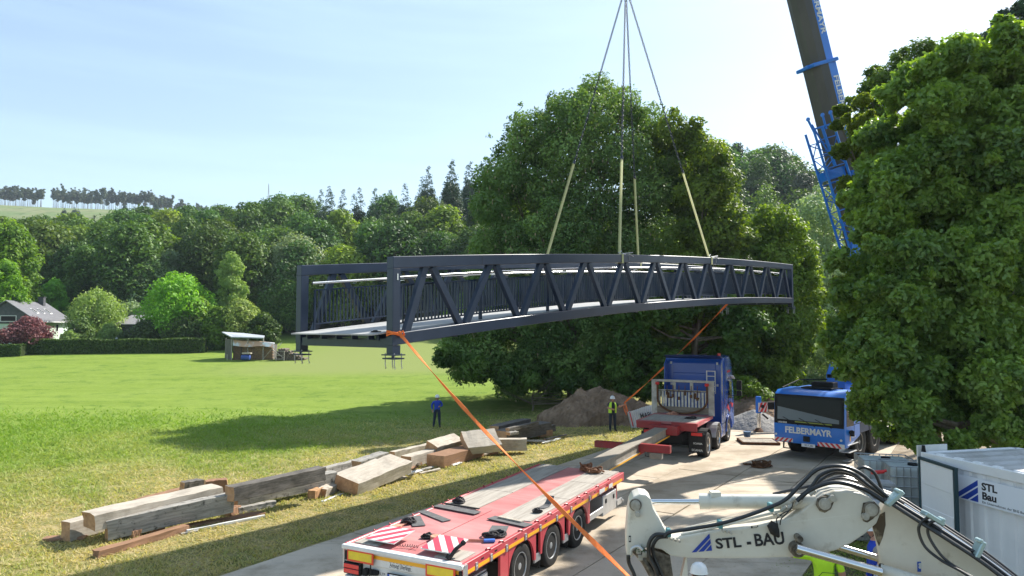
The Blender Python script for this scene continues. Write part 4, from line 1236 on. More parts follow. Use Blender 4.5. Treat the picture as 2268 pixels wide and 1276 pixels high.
mb = MB(); mb.box((0, .06, DZ - .62), (2.4, .12, .14)); mb.box((-1.0, -.02, DZ - .56), (.5, .1, .03)); mb.build('bumper_bar', M_ALU, trailer, bevel=.015)
for s in (-1, 1):
    mb = MB(); mb.box((s * (TRW + .0), .02, DZ - .22), (.035, .10, .42)); mb.build('corner_trim', M_ALU, rb)
text('lettering', 'LTP', .07, M_GREYT, rb, (1, 0, 0), (0, 0, 1), (-.43, .0085, DZ - .44), ext=.001)
text('lettering', 'LTP', .07, M_GREYT, rb, (1, 0, 0), (0, 0, 1), (.40, .0085, DZ - .44), ext=.001)
# battery box seen under the rear right corner
mb = MB(); mb.box((TRW - .35, .62, .62), (.5, .7, .22)); mb.box((TRW - .3, .62, .78), (.4, .6, .03)); mb.box((TRW - .12, .62, .56), (.03, .85, .05)); mb.build('battery_box', M_ALU, trailer, bevel=.01)
# name signs on the rail
for q, c_ in ((6.62, .19), (7.27, .14)):
    mb = MB(); mb.box((TRW + .0385, q, DZ - .11), (.004, c_ * 2, .10)); mb.build('name_sticker', M_WHITE, trailer)
# folded hazard boards lying on the deck end
def clipx(poly, lim, sgn):
    out = []
    for i, p in enumerate(poly):
        q = poly[(i + 1) % len(poly)]; ip = (p[0] - lim) * sgn <= 0; iq = (q[0] - lim) * sgn <= 0
        if ip: out.append(p)
        if ip != iq:
            t = (lim - p[0]) / (q[0] - p[0]); out.append((lim, p[1] + t * (q[1] - p[1])))
    return out
def stripes(nm, c, w, h, parent, n=3, lean=.5, tilt=0.):
    M = Matrix.Translation(c) @ Matrix.Rotation(tilt, 4, 'X')
    mb = MB(); mb.box((0, 0, 0), (w, h, .02), M); b_ = mb.build(nm, M_WHITE, parent)
    st = .28; q = lean * h
    x = -w / 2 - abs(q)
    while x < w / 2 + abs(q):
        pl_ = clipx(clipx([(x - q / 2, -h / 2), (x + st / 2 - q / 2, -h / 2), (x + st / 2 + q / 2, h / 2), (x + q / 2, h / 2)], w / 2, 1), -w / 2, -1)
        if len(pl_) > 2:
            mb = MB(); mb.prism(pl_, .011, .013, M); mb.build('red_stripe', M_SIGNRED, b_)
        x += st
    return b_
stripes('hazard_board', (-.62, .48, DZ + .12), .66, .66, trailer, 3, .9, .12)
stripes('hazard_board', (.62, .44, DZ + .13), .62, .62, trailer, 3, -.8, .12)
mb = MB(); mb.tube([(.93, .08, DZ + .0), (1.0, .2, DZ + .16), (1.05, .34, DZ + .22)], .035, 8); mb.cyl((1.05, .34, DZ + .22), (1.07, .38, DZ + .25), .045, n=10); mb.cyl((.92, .06, DZ + .02), (.94, .1, DZ + .08), .05, n=10); mb.build('corner_lamp', M_BLACK, trailer, smooth=True)
mb = MB()
for k in range(18): 
    pass
hel = [(-.28 + k * .012, .22 + .10 * math.sin(k * .06), DZ + .03 + .02 * abs(math.sin(k * .9))) for k in range(36)]
hel = [Vector((p[0], p[1] + .025 * math.cos(i * 1.7), p[2] + .02 * math.sin(i * 1.7))) for i, p in enumerate(hel)]
mb = MB(); mb.tube(hel, .006, 5); mb.build('coiled_cable', M_BLACK, trailer)

# ---- the extended neck beam and front cross beam
neck = MB(); a = (0.02, TL - .1, .94); e = (.05, TL + 9.05, 1.06)
neck.beam(a, e, .38, .30); nk = neck.build('neck_beam', M_GREYSTEEL, trailer, bevel=.015)
mb = MB(); mb.beam((.268, TL + .1, .775), (.298, TL + 8.9, .895), .006, .05); mb.build('reflective_tape', M_YELLOW, nk)
mb = MB(); mb.beam((.02, TL - .0, .775), (.05, TL + 8.9, .895), .49, .06); mb.beam((.02, TL - .0, 1.105), (.05, TL + 8.9, 1.225), .50, .035); mb.build('flange', M_GREYSTEEL, nk)
yc = TL + 4.95
mb = MB(); mb.box((-.83, yc, 1.02), (1.12, .22, .22)); mb.box((.74, yc, 1.02), (1.15, .22, .26)); mb.prism([(.19, .95), (.5, .9), (.19, .72)], yc - .1, yc + .1, axis='Y')
cb = mb.build('cross_beam', M_DRED, trailer, bevel=.012)
mb = MB(); mb.box((.82, yc - .02, .78), (.42, .2, .2)); mb.cyl((.72, yc - .13, .78), (.72, yc - .11, .78), .03, n=10); mb.build('connector_box', M_GREYSTEEL, trailer, bevel=.01)
mb = MB(); mb.tube([(.45, yc - .1, .92), (.47, yc - .12, .76), (.60, yc - .1, .74)], .012, 6); mb.build('cable', M_BLACK, trailer)
# ---- gooseneck platform on the tractor
py0 = TL + 8.85
GZ = 1.42
mb = MB(); mb.box((.12, py0 + 1.45, GZ - .05), (2.36, 2.9, .07)); gp = mb.build('gooseneck_deck', M_REDDECK, trailer)
mb = MB(); mb.box((.12, py0 + 1.2, GZ - .010), (2.2, 1.9, .012)); mb.build('deck_board', M_WOODDECK, gp)
mb = MB(); mb.box((-.58, py0 - .02, GZ - .16), (1.0, .10, .27)); mb.box((.83, py0 - .02, GZ - .16), (1.0, .10, .31)); mb.build('front_beam', M_DRED, gp, bevel=.012)
for s in (-1, 1): 
    mb = MB(); mb.box((.12 + s * 1.20, py0 + 1.45, GZ - .08), (.06, 2.9, .13)); mb.build('side_rail', M_RED, gp)
mb = MB(); mb.box((.12, py0 + .6, GZ - .28), (1.1, 2.2, .34)); mb.build('neck_end', M_DRED, gp)
# headboard: white frame with grille, stakes and a hanging bow
hy = py0 + 2.65
mb = MB()
mb.box((-1.10, hy, GZ + .72), (.24, .07, 1.46)); mb.box((1.34, hy, GZ + .72), (.24, .07, 1.46)); mb.box((.12, hy, GZ + 1.41), (2.24, .06, .10))
mb.box((.12, hy, GZ + 1.0), (2.18, .05, .06)); mb.box((-.23, hy, GZ + 1.2), (.14, .05, .3)); mb.box((.52, hy, GZ + 1.2), (.14, .05, .3))
hb = mb.build('headboard_frame', mat('grubby white steel', (.50, .49, .46), .6, col2=(.34, .32, .29), nscale=4, dirt=(.2, .17, .14), dscale=3), gp, bevel=.008)
mb = MB()
for k in range(15): mb.box((-.88 + k * .143, hy, GZ + .62), (.088, .04, .66))
mb.build('stake', mat('pale stake aluminium', (.62, .61, .58), .5, .2, col2=(.42, .4, .37), nscale=5), hb)
mb = MB(); mb.box((.12, hy - .01, GZ + .17), (2.2, .06, .28)); mb.build('wooden_board', mat('old headboard wood', (.20, .16, .12), .85, col2=(.28, .24, .2), nscale=5, stretch=(.4, 3, 3)), hb)
arcp = [(-.94, hy - .09, GZ + 1.25)] + [(.12 - 1.06 * math.cos(a), hy - .09, GZ + .62 - .58 * math.sin(a)) for a in [i * math.pi / 16 for i in range(17)]] + [(1.18, hy - .09, GZ + 1.25)]
mb = MB(); mb.tube(arcp, .045, 7); mb.build('steel_bow', M_RUST, hb, smooth=True)
for x in (-.94, 1.18):
    mb = MB(); mb.box((x, hy - .1, GZ + 1.29), (.16, .10, .12)); mb.build('red_cap', mat('red cap', (.6, .02, .02), .5), hb, bevel=.02)
mb = MB()
for k in range(6):
    x = -.53 + k * .26; mb.tube([(x, hy - .05, GZ + 1.22), (x, hy - .08, GZ + .92 - .12 * (k % 2))], .016, 6); mb.box((x, hy - .09, GZ + .88 - .1 * (k % 3)), (.08, .06, .14))
mb.tube([(-.58, hy - .08, GZ + .98), (.92, hy - .08, GZ + .98)], .02, 6)
mb.build('tensioner', M_RUST, hb)
mb = MB()
for x in (-.48, .67): mb.box((x, hy - .05, GZ + .8), (.1, .05, .24)); mb.box((x + .07, hy - .05, GZ + .7), (.22, .05, .06))
mb.build('rusty_bracket', M_RUST, hb)
# ================================================================ BLUE TRACTOR
M_BLUE = mat('bright blue truck paint', (0.012, 0.085, 0.42), .25, coat=.6, col2=(.014, .09, .44), nscale=2, dirt=(.05, .12, .36), dscale=2, demand=(.6, .85))
M_CHROME = mat('polished aluminium', (0.75, 0.75, 0.76), .18, 1.0)
M_GLASS = mat('dark window glass', (0.006, 0.008, 0.009), .05, spec=.16)
M_REDGR = mat('red truck lettering', (.62, .05, .08), .5)
XT = 9.70 - .46 * 4.45; YT = 32.2 - .888 * 4.45
TT = Vector((9.62, 32.1, 0)) - TNr * 1.08        # under the front axle centre
tractor = thing('truck_tractor', 'blue high roof truck tractor coupled under the red gooseneck platform', 'truck', TT, TR_TH - math.pi / 2)
for y, rs in ((0, .52), (-2.35, .50), (-4.35, .50)):
    for s in (1, -1): wheel(tractor, s * 1.06, y, rs, .36 if y == 0 else .42, s, .31, M_CHROME, hubd=.05 if y == 0 else .3)
mb = MB(); mb.box((0, -1.9, .82), (.9, 6.8, .34)); mb.box((0, -4.4, .55), (1.6, .2, .2)); mb.build('chassis', M_DARK, tractor)
# cab: profile in y,z extruded across
W2 = 1.25
cabp = [(-1.18, .95), (-1.18, 3.55), (-1.0, 3.80), (.2, 3.86), (.75, 3.62), (1.12, 2.95), (1.32, 1.9), (1.36, .60), (.72, .50), (.70, .75), (.55, 1.02), (.3, 1.16), (-.3, 1.16), (-.55, 1.02), (-.68, .95)]
mb = MB(); mb.prism(cabp, -W2, W2, axis='X')
cab = mb.build('cab', M_BLUE, tractor, bevel=.07, seg=3, smooth=True)
# rear wall recessed panel with side air deflectors
for s in (-1, 1):
    mb = MB(); mb.hull([Vector((s * 1.25, -1.16, .98)), Vector((s * 1.25, -1.62, .98)), Vector((s * 1.24, -1.62, 3.5)), Vector((s * 1.24, -1.16, 3.84))], [Vector((s * 1.19, -1.16, .98)), Vector((s * 1.21, -1.62, .98)), Vector((s * 1.20, -1.62, 3.5)), Vector((s * 1.19, -1.16, 3.84))])
    mb.build('air_deflector', M_BLUE, tractor, bevel=.015)
mb = MB(); mb.hull([Vector((-1.24, -1.1, 3.74)), Vector((1.24, -1.1, 3.74)), Vector((1.22, -1.55, 3.86)), Vector((-1.22, -1.55, 3.86))], [Vector((-1.24, -1.1, 3.80)), Vector((1.24, -1.1, 3.80)), Vector((1.22, -1.55, 3.91)), Vector((-1.22, -1.55, 3.91))]); mb.build('roof_spoiler', mat('dark navy spoiler', (.015, .03, .12), .35), tractor, bevel=.02)
mb = MB(); mb.box((0, -1.19, 3.1), (1.9, .03, .9)); mb.box((0, -1.20, 3.1), (1.9, .04, .03)); mb.build('back_panel', M_BLUE, cab, bevel=.02)
mb = MB()
for x in (-1.02, 1.02):
    for z in (3.55, 2.6): mb.box((x, -1.21, z), (.07, .06, .10))
mb.build('clip', M_WHITE, cab)
mb = MB(); mb.cyl((1.1, -1.2, 3.88), (1.1, -1.2, 4.0), .07, n=10); mb.build('beacon', M_LAMP, tractor)
# white work ladder on the back wall
lad = MB()
for x in (.62, .98): lad.box((x, -1.5, 2.75), (.04, .03, 1.0))
for k in range(5): lad.box((.80, -1.5, 2.35 + k * .22), (.36, .025, .03))
lad.build('ladder', M_ALU, tractor)
# right side: door, window, mirror, fender, fuel tank, steps
for s in (1, -1):
    x = s * 1.256
    mb = MB(); mb.prism([(.05, 1.95), (.90, 1.88), (.80, 2.62), (.15, 2.70)], x - .004, x + .004, axis='X'); mb.build('side_window', M_GLASS, cab)
    mb = MB()
    for (a, b) in (((-.02, 1.2), (-.02, 2.85)), ((-.02, 2.85), (.72, 2.80)), ((1.02, 1.2), (1.10, 1.9))): mb.beam((x, a[0], a[1]), (x, b[0], b[1]), .02, .008, up=(1, 0, 0))
    mb.build('door_seam', M_DARK, cab)
    mb = MB(); mb.box((x + s * .02, .12, 1.75), (.04, .18, .04)); mb.build('door_handle', M_DARK, cab)
    mb = MB(); mb.hull([Vector((x, .55, 2.9)), Vector((x, 1.0, 2.75)), Vector((x, 1.0, 2.80)), Vector((x, .55, 2.96))], [Vector((x + s * .12, .6, 2.88)), Vector((x + s * .12, 1.0, 2.74)), Vector((x + s * .12, 1.0, 2.79)), Vector((x + s * .12, .6, 2.94))]); mb.build('sun_visor', M_WHITE, cab)
    mb = MB(); mb.tube([(x, 1.0, 2.75), (x + s * .28, 1.12, 2.72), (x + s * .28, 1.12, 2.0), (x, 1.05, 1.95)], .02, 6); mb.box((x + s * .28, 1.12, 2.45), (.22, .12, .42)); mb.box((x + s * .28, 1.12, 2.08), (.22, .12, .22)); mb.build('mirror', M_BLACK, tractor, bevel=.02)
    # front fender trim
    mb = MB(); n = 12
    for k in range(n):
        a0 = math.pi * k / n; a1 = math.pi * (k + 1) / n
        mb.hull([Vector((x, .62 * math.cos(a), .55 + .60 * math.sin(a))) for a in (a0, a1)] + [Vector((x, .70 * math.cos(a), .55 + .68 * math.sin(a))) for a in (a1, a0)],
                [Vector((x + s * .03, .62 * math.cos(a), .55 + .60 * math.sin(a))) for a in (a0, a1)] + [Vector((x + s * .03, .70 * math.cos(a), .55 + .68 * math.sin(a))) for a in (a1, a0)])
    mb.build('wheel_arch', M_BLUE, tractor)
    for (yy, nm) in ((-2.35, 0), (-4.35, 1)):
        mb = MB()
        for k in range(9):
            a0 = math.pi * (k + .6) / 10; a1 = math.pi * (k + 1.6) / 10
            mb.hull([Vector((s * .84, yy + .60 * math.cos(a), .52 + .60 * math.sin(a))) for a in (a0, a1)] + [Vector((s * .84, yy + .63 * math.cos(a), .52 + .63 * math.sin(a))) for a in (a1, a0)],
                    [Vector((s * 1.27, yy + .60 * math.cos(a), .52 + .60 * math.sin(a))) for a in (a0, a1)] + [Vector((s * 1.27, yy + .63 * math.cos(a), .52 + .63 * math.sin(a))) for a in (a1, a0)])
        mb.build('fender', M_ALU if yy > -3 else M_DARK, tractor)
    mb = MB(); mb.box((s * 1.0, -1.25, .70), (.5, .95, .58)); tk = mb.build('fuel_tank', M_BLUE, tractor, bevel=.05, seg=2)
    mb = MB(); mb.box((s * 1.256, -1.25, .72), (.01, .03, .52)); mb.box((s * 1.256, -1.02, .72), (.01, .03, .52)); mb.build('tank_band', M_CHROME, tk)
    mb = MB(); mb.box((s * .95, -4.98, .62), (.66, .02, .72)); mf = mb.build('mud_flap', M_BLACK, tractor)
    text('lettering', 'SCANIA', .12, M_WHITE, mf, (1, 0, 0), (0, 0, 1), (s * .95, -4.992, .36), ext=.001, bold=.002)
    if s > 0: text('lettering', 'SCANIA', .10, M_WHITE, mf, (1, 0, 0), (0, 0, 1), (s * .98, -4.992, .62), ext=.001, bold=.002)
    mb = MB(); mb.box((s * .95, -5.0, .98), (.50, .05, .17)); tlx = mb.build('tail_light', M_DARK, tractor)
    mb = MB(); mb.box((s * .95, -5.03, .98), (.42, .02, .12)); mb.build('lens', M_LAMP, tlx, bevel=.005)
mb = MB(); mb.box((.12, -5.0, .80), (.30, .02, .22)); mb.build('yellow_plate', M_PLYEL, tractor)
mb = MB(); mb.prism([(-.55, 1.55), (-.2, 1.72), (.3, 1.42), (.2, 1.3), (-.2, 1.5)], 1.257, 1.262, axis='X'); mb.prism([(.3, 1.75), (.8, 1.45), (1.1, 1.6), (.7, 1.7)], 1.257, 1.262, axis='X'); mb.prism([(-.3, 3.1), (.5, 3.1), (.45, 3.2), (-.25, 3.2)], 1.257, 1.262, axis='X'); mb.build('red_stripe', M_REDGR, cab)

# ================================================================ MOBILE CRANE
M_CBLUE = mat('crane blue paint', (0.012, 0.16, 0.60), .38, col2=(.015, .18, .64), nscale=2, coat=.25, dirt=(.07, .20, .46), dscale=1.5, demand=(.6, .85))
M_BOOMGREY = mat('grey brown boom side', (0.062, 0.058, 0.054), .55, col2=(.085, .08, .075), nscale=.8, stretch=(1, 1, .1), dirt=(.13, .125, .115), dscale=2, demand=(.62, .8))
M_HAZR = mat('hazard red', (.62, .03, .03), .5)
CF = Vector((11.42, 27.42, 0))                     # middle of the cab front at the ground
CDIR = Vector((-.70, -.714, 0)).normalized()       # the way it faces
crane = thing('mobile_crane', 'blue mobile crane with broad windscreen cab parked under the close oak', 'crane', CF, math.atan2(CDIR.y, CDIR.x) + math.pi / 2)
# local frame: -y is forward (faces the camera side), +x is its visible right in the picture
W2 = 1.36
prof = [(0.0, .62), (0.0, 1.42), (.10, 2.50), (.38, 2.66), (1.65, 2.70), (1.65, .95), (.35, .62)]
mb = MB(); mb.prism(prof, -W2, W2, axis='X'); ccab = mb.build('cab', M_CBLUE, crane, bevel=.06, seg=2, smooth=True)
def fr(x, z, o=.012):          # point on the raked windscreen
    y = (z - 1.42) / 1.08 * .10 if z > 1.42 else 0
    return Vector((x, y - o, z))
mb = MB(); mb.hull([fr(-1.33, 1.36), fr(1.33, 1.36), fr(1.33, 2.50), fr(-1.33, 2.50)], [fr(-1.33, 1.36, -.02), fr(1.33, 1.36, -.02), fr(1.33, 2.50, -.02), fr(-1.33, 2.50, -.02)]); mb.build('screen_frame', M_DARK, ccab)
mb = MB(); mb.hull([fr(-1.22, 1.50, .018), fr(1.24, 1.50, .018), fr(1.24, 2.42, .018), fr(-1.22, 2.42, .018)], [fr(-1.22, 1.50, .0), fr(1.24, 1.50, .0), fr(1.24, 2.42, .0), fr(-1.22, 2.42, .0)]); mb.build('windscreen', M_GLASS, ccab)
M_SCREENREFL = mat('painted pale screen reflection', (.15, .18, .20), .5)
mb = MB(); mb.hull([fr(-1.20, 1.52, .024), fr(1.16, 1.52, .024), fr(1.16, 1.66, .024), fr(-1.20, 2.02, .024)], [fr(-1.20, 1.52, .015), fr(1.16, 1.52, .015), fr(1.16, 1.66, .015), fr(-1.20, 2.02, .015)]); mb.build('painted_reflection', M_SCREENREFL, ccab)  # pale reflection on the glass, painted as an opaque panel
mb = MB(); mb.hull([fr(-.5, 1.445, .026), fr(.9, 1.445, .026), fr(.9, 1.49, .026), fr(-.5, 1.49, .026)], [fr(-.5, 1.445, .015), fr(.9, 1.445, .015), fr(.9, 1.49, .015), fr(-.5, 1.49, .015)]); mb.build('green_strip', mat('olive strip', (.25, .28, .05), .6), ccab)
for x in (-.35, .28, .90):
    mb = MB(); mb.beam(fr(x, 1.34, .04), fr(x - .62, 1.62, .05), .03, .015); mb.build('wiper', M_BLACK, ccab)
text('lettering', 'LIEBHERR', .085, M_WHITE, ccab, (1, 0, 0), (0, 0, 1), (-1.0, -.014, 1.405), ext=.001, bold=.002)
text('lettering', 'FELBERMAYR', .33, M_WHITE, ccab, (1, 0, 0), (0, 0, 1), (-.02, -.006, 1.12), ext=.003, bold=.012, sx=.93)
def haz(x0, x1, z0, z1, n, s, y=-.006):
    mb = MB(); mb.box(((x0 + x1) / 2, y + .003, (z0 + z1) / 2), (x1 - x0, .006, z1 - z0)); b_ = mb.build('hazard_strip', M_WHITE, crane)
    h = (z1 - z0); w = (x1 - x0) / n
    for k in range(n):
        a = x0 + k * w; q = [(a, z0), (a + w * .5, z0), (a + w * .5 + s * h, z1), (a + s * h, z1)]
        q = [(max(x0, min(x1, p[0])), p[1]) for p in q]
        mb = MB(); mb.prism(q, y - .004, y - .001, axis='Y'); mb.build('red_stripe', M_HAZR, b_)
haz(-1.34, -.60, .66, .80, 4, .9); haz(.35, 1.34, .62, .78, 5, -.9)
mb = MB(); mb.box((-.06, -.03, .84), (.24, .06, .20)); mb.box((-.06, -.06, .82), (.12, .06, .1)); mb.build('tow_socket', M_BLACK, crane, bevel=.01)
mb = MB(); mb.box((.0, -.015, .60), (.52, .015, .13)); cpl = mb.build('number_plate', M_PLATE, crane)
text('plate_text', 'BZ·F 206', .10, M_BLACKT, cpl, (1, 0, 0), (0, 0, 1), (.02, -.024, .60), ext=.001, sx=.85)
mb = MB(); mb.tube([(-.95, -.02, .66), (-.95, -.06, .42), (-.70, -.06, .42), (-.70, -.02, .66)], .035, 6); mb.build('step', M_BLACK, crane)
for x in (-1.27, 1.22):
    mb = MB(); mb.cyl((x, .01, .92), (x, -.015, .92), .045, n=12); mb.build('marker_lamp', M_WHITE, crane)
# visible side of the cab: door, window strip, step, mirror
x = W2
mb = MB(); mb.prism([(.18, 1.42), (.95, 1.40), (.95, 2.45), (.24, 2.45)], x - .002, x + .006, axis='X'); mb.build('side_window', M_GLASS, ccab)
mb = MB()
for z in (1.72, 2.1): mb.box((x + .06, .95, z), (.03, .4, .03))
mb.box((x + .06, .8, 1.9), (.10, .2, .38)); mb.build('mirror', M_BLACK, crane, bevel=.01)
mb = MB(); mb.box((x + .06, .55, 1.15), (.16, .1, .2)); mb.cyl((x + .10, .45, 1.2), (x + .10, .40, 1.2), .09, n=10); mb.build('mirror', M_BLACK, crane)
mb = MB(); mb.prism([(.5, 1.15), (.62, 1.2), (.56, .85), (.48, .85)], x + .001, x + .006, axis='X'); mb.build('yellow_mark', M_YELLOW, ccab)
text('lettering', 'FELBERMAYR', .10, M_WHITE, ccab, (0, 1, 0), (0, 0, 1), (x + .004, .90, .98), ext=.001, sx=.75)
mb = MB(); mb.box((x - .15, .8, .72), (.35, 1.1, .03)); mb.box((x - .1, .7, .45), (.3, .8, .03)); mb.box((x - .3, .7, .6), (.03, .9, .3)); mb.box((x - .12, .6, .12), (.22, .5, .02)); mb.build('step', M_ALU, crane)
# carrier body behind the cab
mb = MB(); mb.prism([(1.68, 1.35), (1.68, 2.62), (3.4, 2.62), (3.4, 1.35)], .72, W2 - .03, axis='X'); hb2 = mb.build('engine_cover', M_CBLUE, crane, bevel=.03)
mb = MB(); mb.prism([(2.0, 1.75), (2.14, 1.95), (2.10, 2.2), (2.22, 2.2), (2.22, 1.9), (2.05, 1.7)], W2 - .029, W2 - .022, axis='X'); mb.build('yellow_mark', M_YELLOW, hb2)
text('lettering', 'FELBERMAYR', .17, M_WHITE, hb2, (0, 1, 0), (0, 0, 1), (W2 - .024, 2.85, 1.82), ext=.001, sx=.75, bold=.003)
mb = MB(); mb.box((-1.0, 2.5, 2.0), (.6, 1.7, 1.3)); mb.build('engine_cover', M_CBLUE, crane, bevel=.03)
mb = MB(); mb.box((0, 7.2, 1.25), (2.7, 11.2, .42)); mb.box((0, 6.6, .95), (1.3, 12.4, .5)); mb.build('carrier_frame', mat('dark blue grey carrier', (.03, .05, .10), .5), crane, bevel=.02)
mb = MB(); mb.box((W2 + .0, 8.2, 1.50), (.06, 8.4, .05)); mb.box((-W2, 8.2, 1.50), (.06, 8.4, .05)); mb.build('deck_edge', M_WHITE, crane)
mb = MB(); mb.box((0, 1.2, 2.74), (1.2, .7, .05)); mb.box((.15, 1.35, 2.86), (.85, .5, .22)); mb.tube([(-1.2, .5, 2.72), (-1.2, 2.2, 2.95), (-.2, 2.6, 2.98)], .03, 6)
mb.box((-.3, 2.2, 2.55), (1.3, 1.2, .2)); mb.build('roof_gear', M_DARK, crane, bevel=.02)
for k, yw in enumerate((1.75, 3.45, 6.4, 8.1, 10.2)):
    for s in (1, -1): wheel(crane, s * 1.10, yw, .68, .46, s, .34, mat('dusty rim', (.30, .28, .25), .6, .3) if k == 0 and s == 1 else M_GREYSTEEL)
    for s in (1, -1):
        mb = MB(); mb.box((s * 1.12, yw, 1.44), (.5, 1.45, .03)); mb.box((s * 1.34, yw - .76, 1.2), (.04, .06, .5)); mb.box((s * 1.12, yw + .73, 1.15), (.45, .02, .55)); mb.build('fender', M_DARK, crane)
# superstructure
tcx = (0.0, 7.2)
mb = MB(); mb.cyl((0, 7.2, 1.45), (0, 7.2, 1.75), .95, n=24); mb.box((0, 7.9, 2.0), (2.3, 4.4, .6)); mb.box((.0, 9.9, 2.6), (2.6, 1.0, 1.5)); mb.build('turntable', M_CBLUE, crane, bevel=.04)
mb = MB(); mb.prism([(5.6, 2.0), (5.5, 3.0), (6.0, 3.5), (7.2, 3.5), (7.2, 2.0)], -1.35, -.55, axis='X'); oc = mb.build('operator_cab', M_CBLUE, crane, bevel=.04)
mb = MB(); mb.prism([(5.58, 2.5), (5.49, 2.98), (5.98, 3.4), (5.95, 3.4), (5.95, 2.5)], -1.30, -.60, axis='X'); mb.prism([(5.9, 2.6), (5.9, 3.3), (7.0, 3.3), (7.0, 2.6)], -.56, -.545, axis='X'); mb.build('cab_glass', M_GLASS, oc)
mb = MB()
for k in range(5): mb.beam((-.5, 4.25 - .0 + .1 * k, 2.75 + .17 * k), (.45, 4.25 + .1 * k, 2.80 + .17 * k), .22, .07)
mb.build('grille', M_CBLUE, crane)
mb = MB(); mb.box((.9, 7.4, 2.7), (.5, 3.2, .7)); mb.box((1.0, 4.9, 2.55), (.5, 1.3, .5)); mb.build('winch_housing', M_CBLUE, crane, bevel=.04)
# front outrigger on the left of the picture
# boom: from pivot up and to the left, over the bridge
PIV = Vector((17.6, 33.0, 3.6)); TIP = Vector((4.3, 26.4, 49.0))
bd = (TIP - PIV).normalized()
Ci = (Matrix.Translation(CF) @ Matrix.Rotation(crane.rotation_euler.z, 4, 'Z')).inverted()
side = bd.cross(Vector((0.15, -1, 0.0))).normalized()      # to the right across the picture
if side.x < 0: side = -side
toward = side.cross(bd)
if toward.y > 0: toward = -toward
def boom_sec(name, t0, t1, w, dpt, parent, shift=0.0):
    L = (TIP - PIV).length
    a = PIV + bd * L * t0; b = PIV + bd * L * t1
    # flat lit flank on the right, rounded grey belly facing the camera and left
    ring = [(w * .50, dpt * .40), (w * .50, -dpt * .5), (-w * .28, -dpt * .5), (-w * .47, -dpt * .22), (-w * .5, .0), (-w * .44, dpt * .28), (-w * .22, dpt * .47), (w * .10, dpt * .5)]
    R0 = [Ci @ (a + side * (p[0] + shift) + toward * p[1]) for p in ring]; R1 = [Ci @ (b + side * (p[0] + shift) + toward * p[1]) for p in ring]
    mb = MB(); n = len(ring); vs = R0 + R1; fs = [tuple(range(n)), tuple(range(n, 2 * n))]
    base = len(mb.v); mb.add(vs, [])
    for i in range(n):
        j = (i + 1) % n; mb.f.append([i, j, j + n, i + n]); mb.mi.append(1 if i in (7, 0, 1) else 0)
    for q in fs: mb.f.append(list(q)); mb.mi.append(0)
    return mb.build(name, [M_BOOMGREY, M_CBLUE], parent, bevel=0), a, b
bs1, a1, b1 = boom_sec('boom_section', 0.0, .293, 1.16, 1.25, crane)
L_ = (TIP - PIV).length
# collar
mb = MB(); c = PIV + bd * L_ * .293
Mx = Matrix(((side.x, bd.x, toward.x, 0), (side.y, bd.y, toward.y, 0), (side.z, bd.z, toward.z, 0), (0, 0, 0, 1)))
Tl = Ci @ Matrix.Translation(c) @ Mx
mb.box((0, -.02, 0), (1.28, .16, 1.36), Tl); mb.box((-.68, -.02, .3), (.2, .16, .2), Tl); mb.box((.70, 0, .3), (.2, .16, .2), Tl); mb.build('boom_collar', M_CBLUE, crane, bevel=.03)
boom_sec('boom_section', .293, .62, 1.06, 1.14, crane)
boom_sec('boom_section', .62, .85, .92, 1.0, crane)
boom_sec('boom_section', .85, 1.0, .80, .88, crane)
mb = MB(); mb.box((0, 0, 0), (.7, 1.2, .9), Ci @ Matrix.Translation(TIP) @ Mx); mb.build('boom_head', M_CBLUE, crane)
# white lettering reading down the boom, on the blue flank that faces the camera
fl0 = .33
nrm_ = (side * .62 + toward * .80).normalized()
def boomtext(body, t, size, w, dpt):
    p0 = PIV + bd * L_ * t + side * (w * .30) + toward * (dpt * .45)
    e1 = (side * (w * .40) + toward * (dpt * -.10)).normalized()   # across the sloping blue face
    O = p0 + e1.cross(bd).normalized() * 0
    X = -bd; Y = e1
    Z = X.cross(Y)
    if Z.dot(toward) < 0: Z = -Z
    O = p0 + Z * .014
    Rm = Ci.to_3x3()
    text('lettering', body, size, M_WHITE, crane, Rm @ X, Rm @ Y, Ci @ O, ext=.004, bold=.010, sx=1.05)
boomtext('FELBERMAYR', .252, .42, 1.16, 1.25)
boomtext('FELBERMAYR', .345, .42, 1.06, 1.14)
# luffing cylinder
mb = MB(); mb.tube([Ci @ (PIV + Vector((-2.6, -2.4, -1.6))), Ci @ (PIV + bd * 9 + toward * .7)], .2, 12); mb.build('luffing_cylinder', M_CBLUE, crane)
# hoist rope and hook block
mb = MB()
for s in (-.12, .12): mb.tube([Ci @ (TIP + side * s), Ci @ (APEX + Vector((s, 0, 1.2)))], .016, 5)
mb.build('hoist_rope', M_CHAIN, crane)
mb = MB(); mb.box(Ci @ (APEX + Vector((0, 0, .9))), (.5, .3, .8)); mb.tube([Ci @ (APEX + Vector((.0, 0, .5))), Ci @ (APEX + Vector((.1, 0, .15))), Ci @ APEX, Ci @ (APEX + Vector((-.1, 0, .12)))], .05, 8); mb.build('hook_block', M_YELLOW, crane)
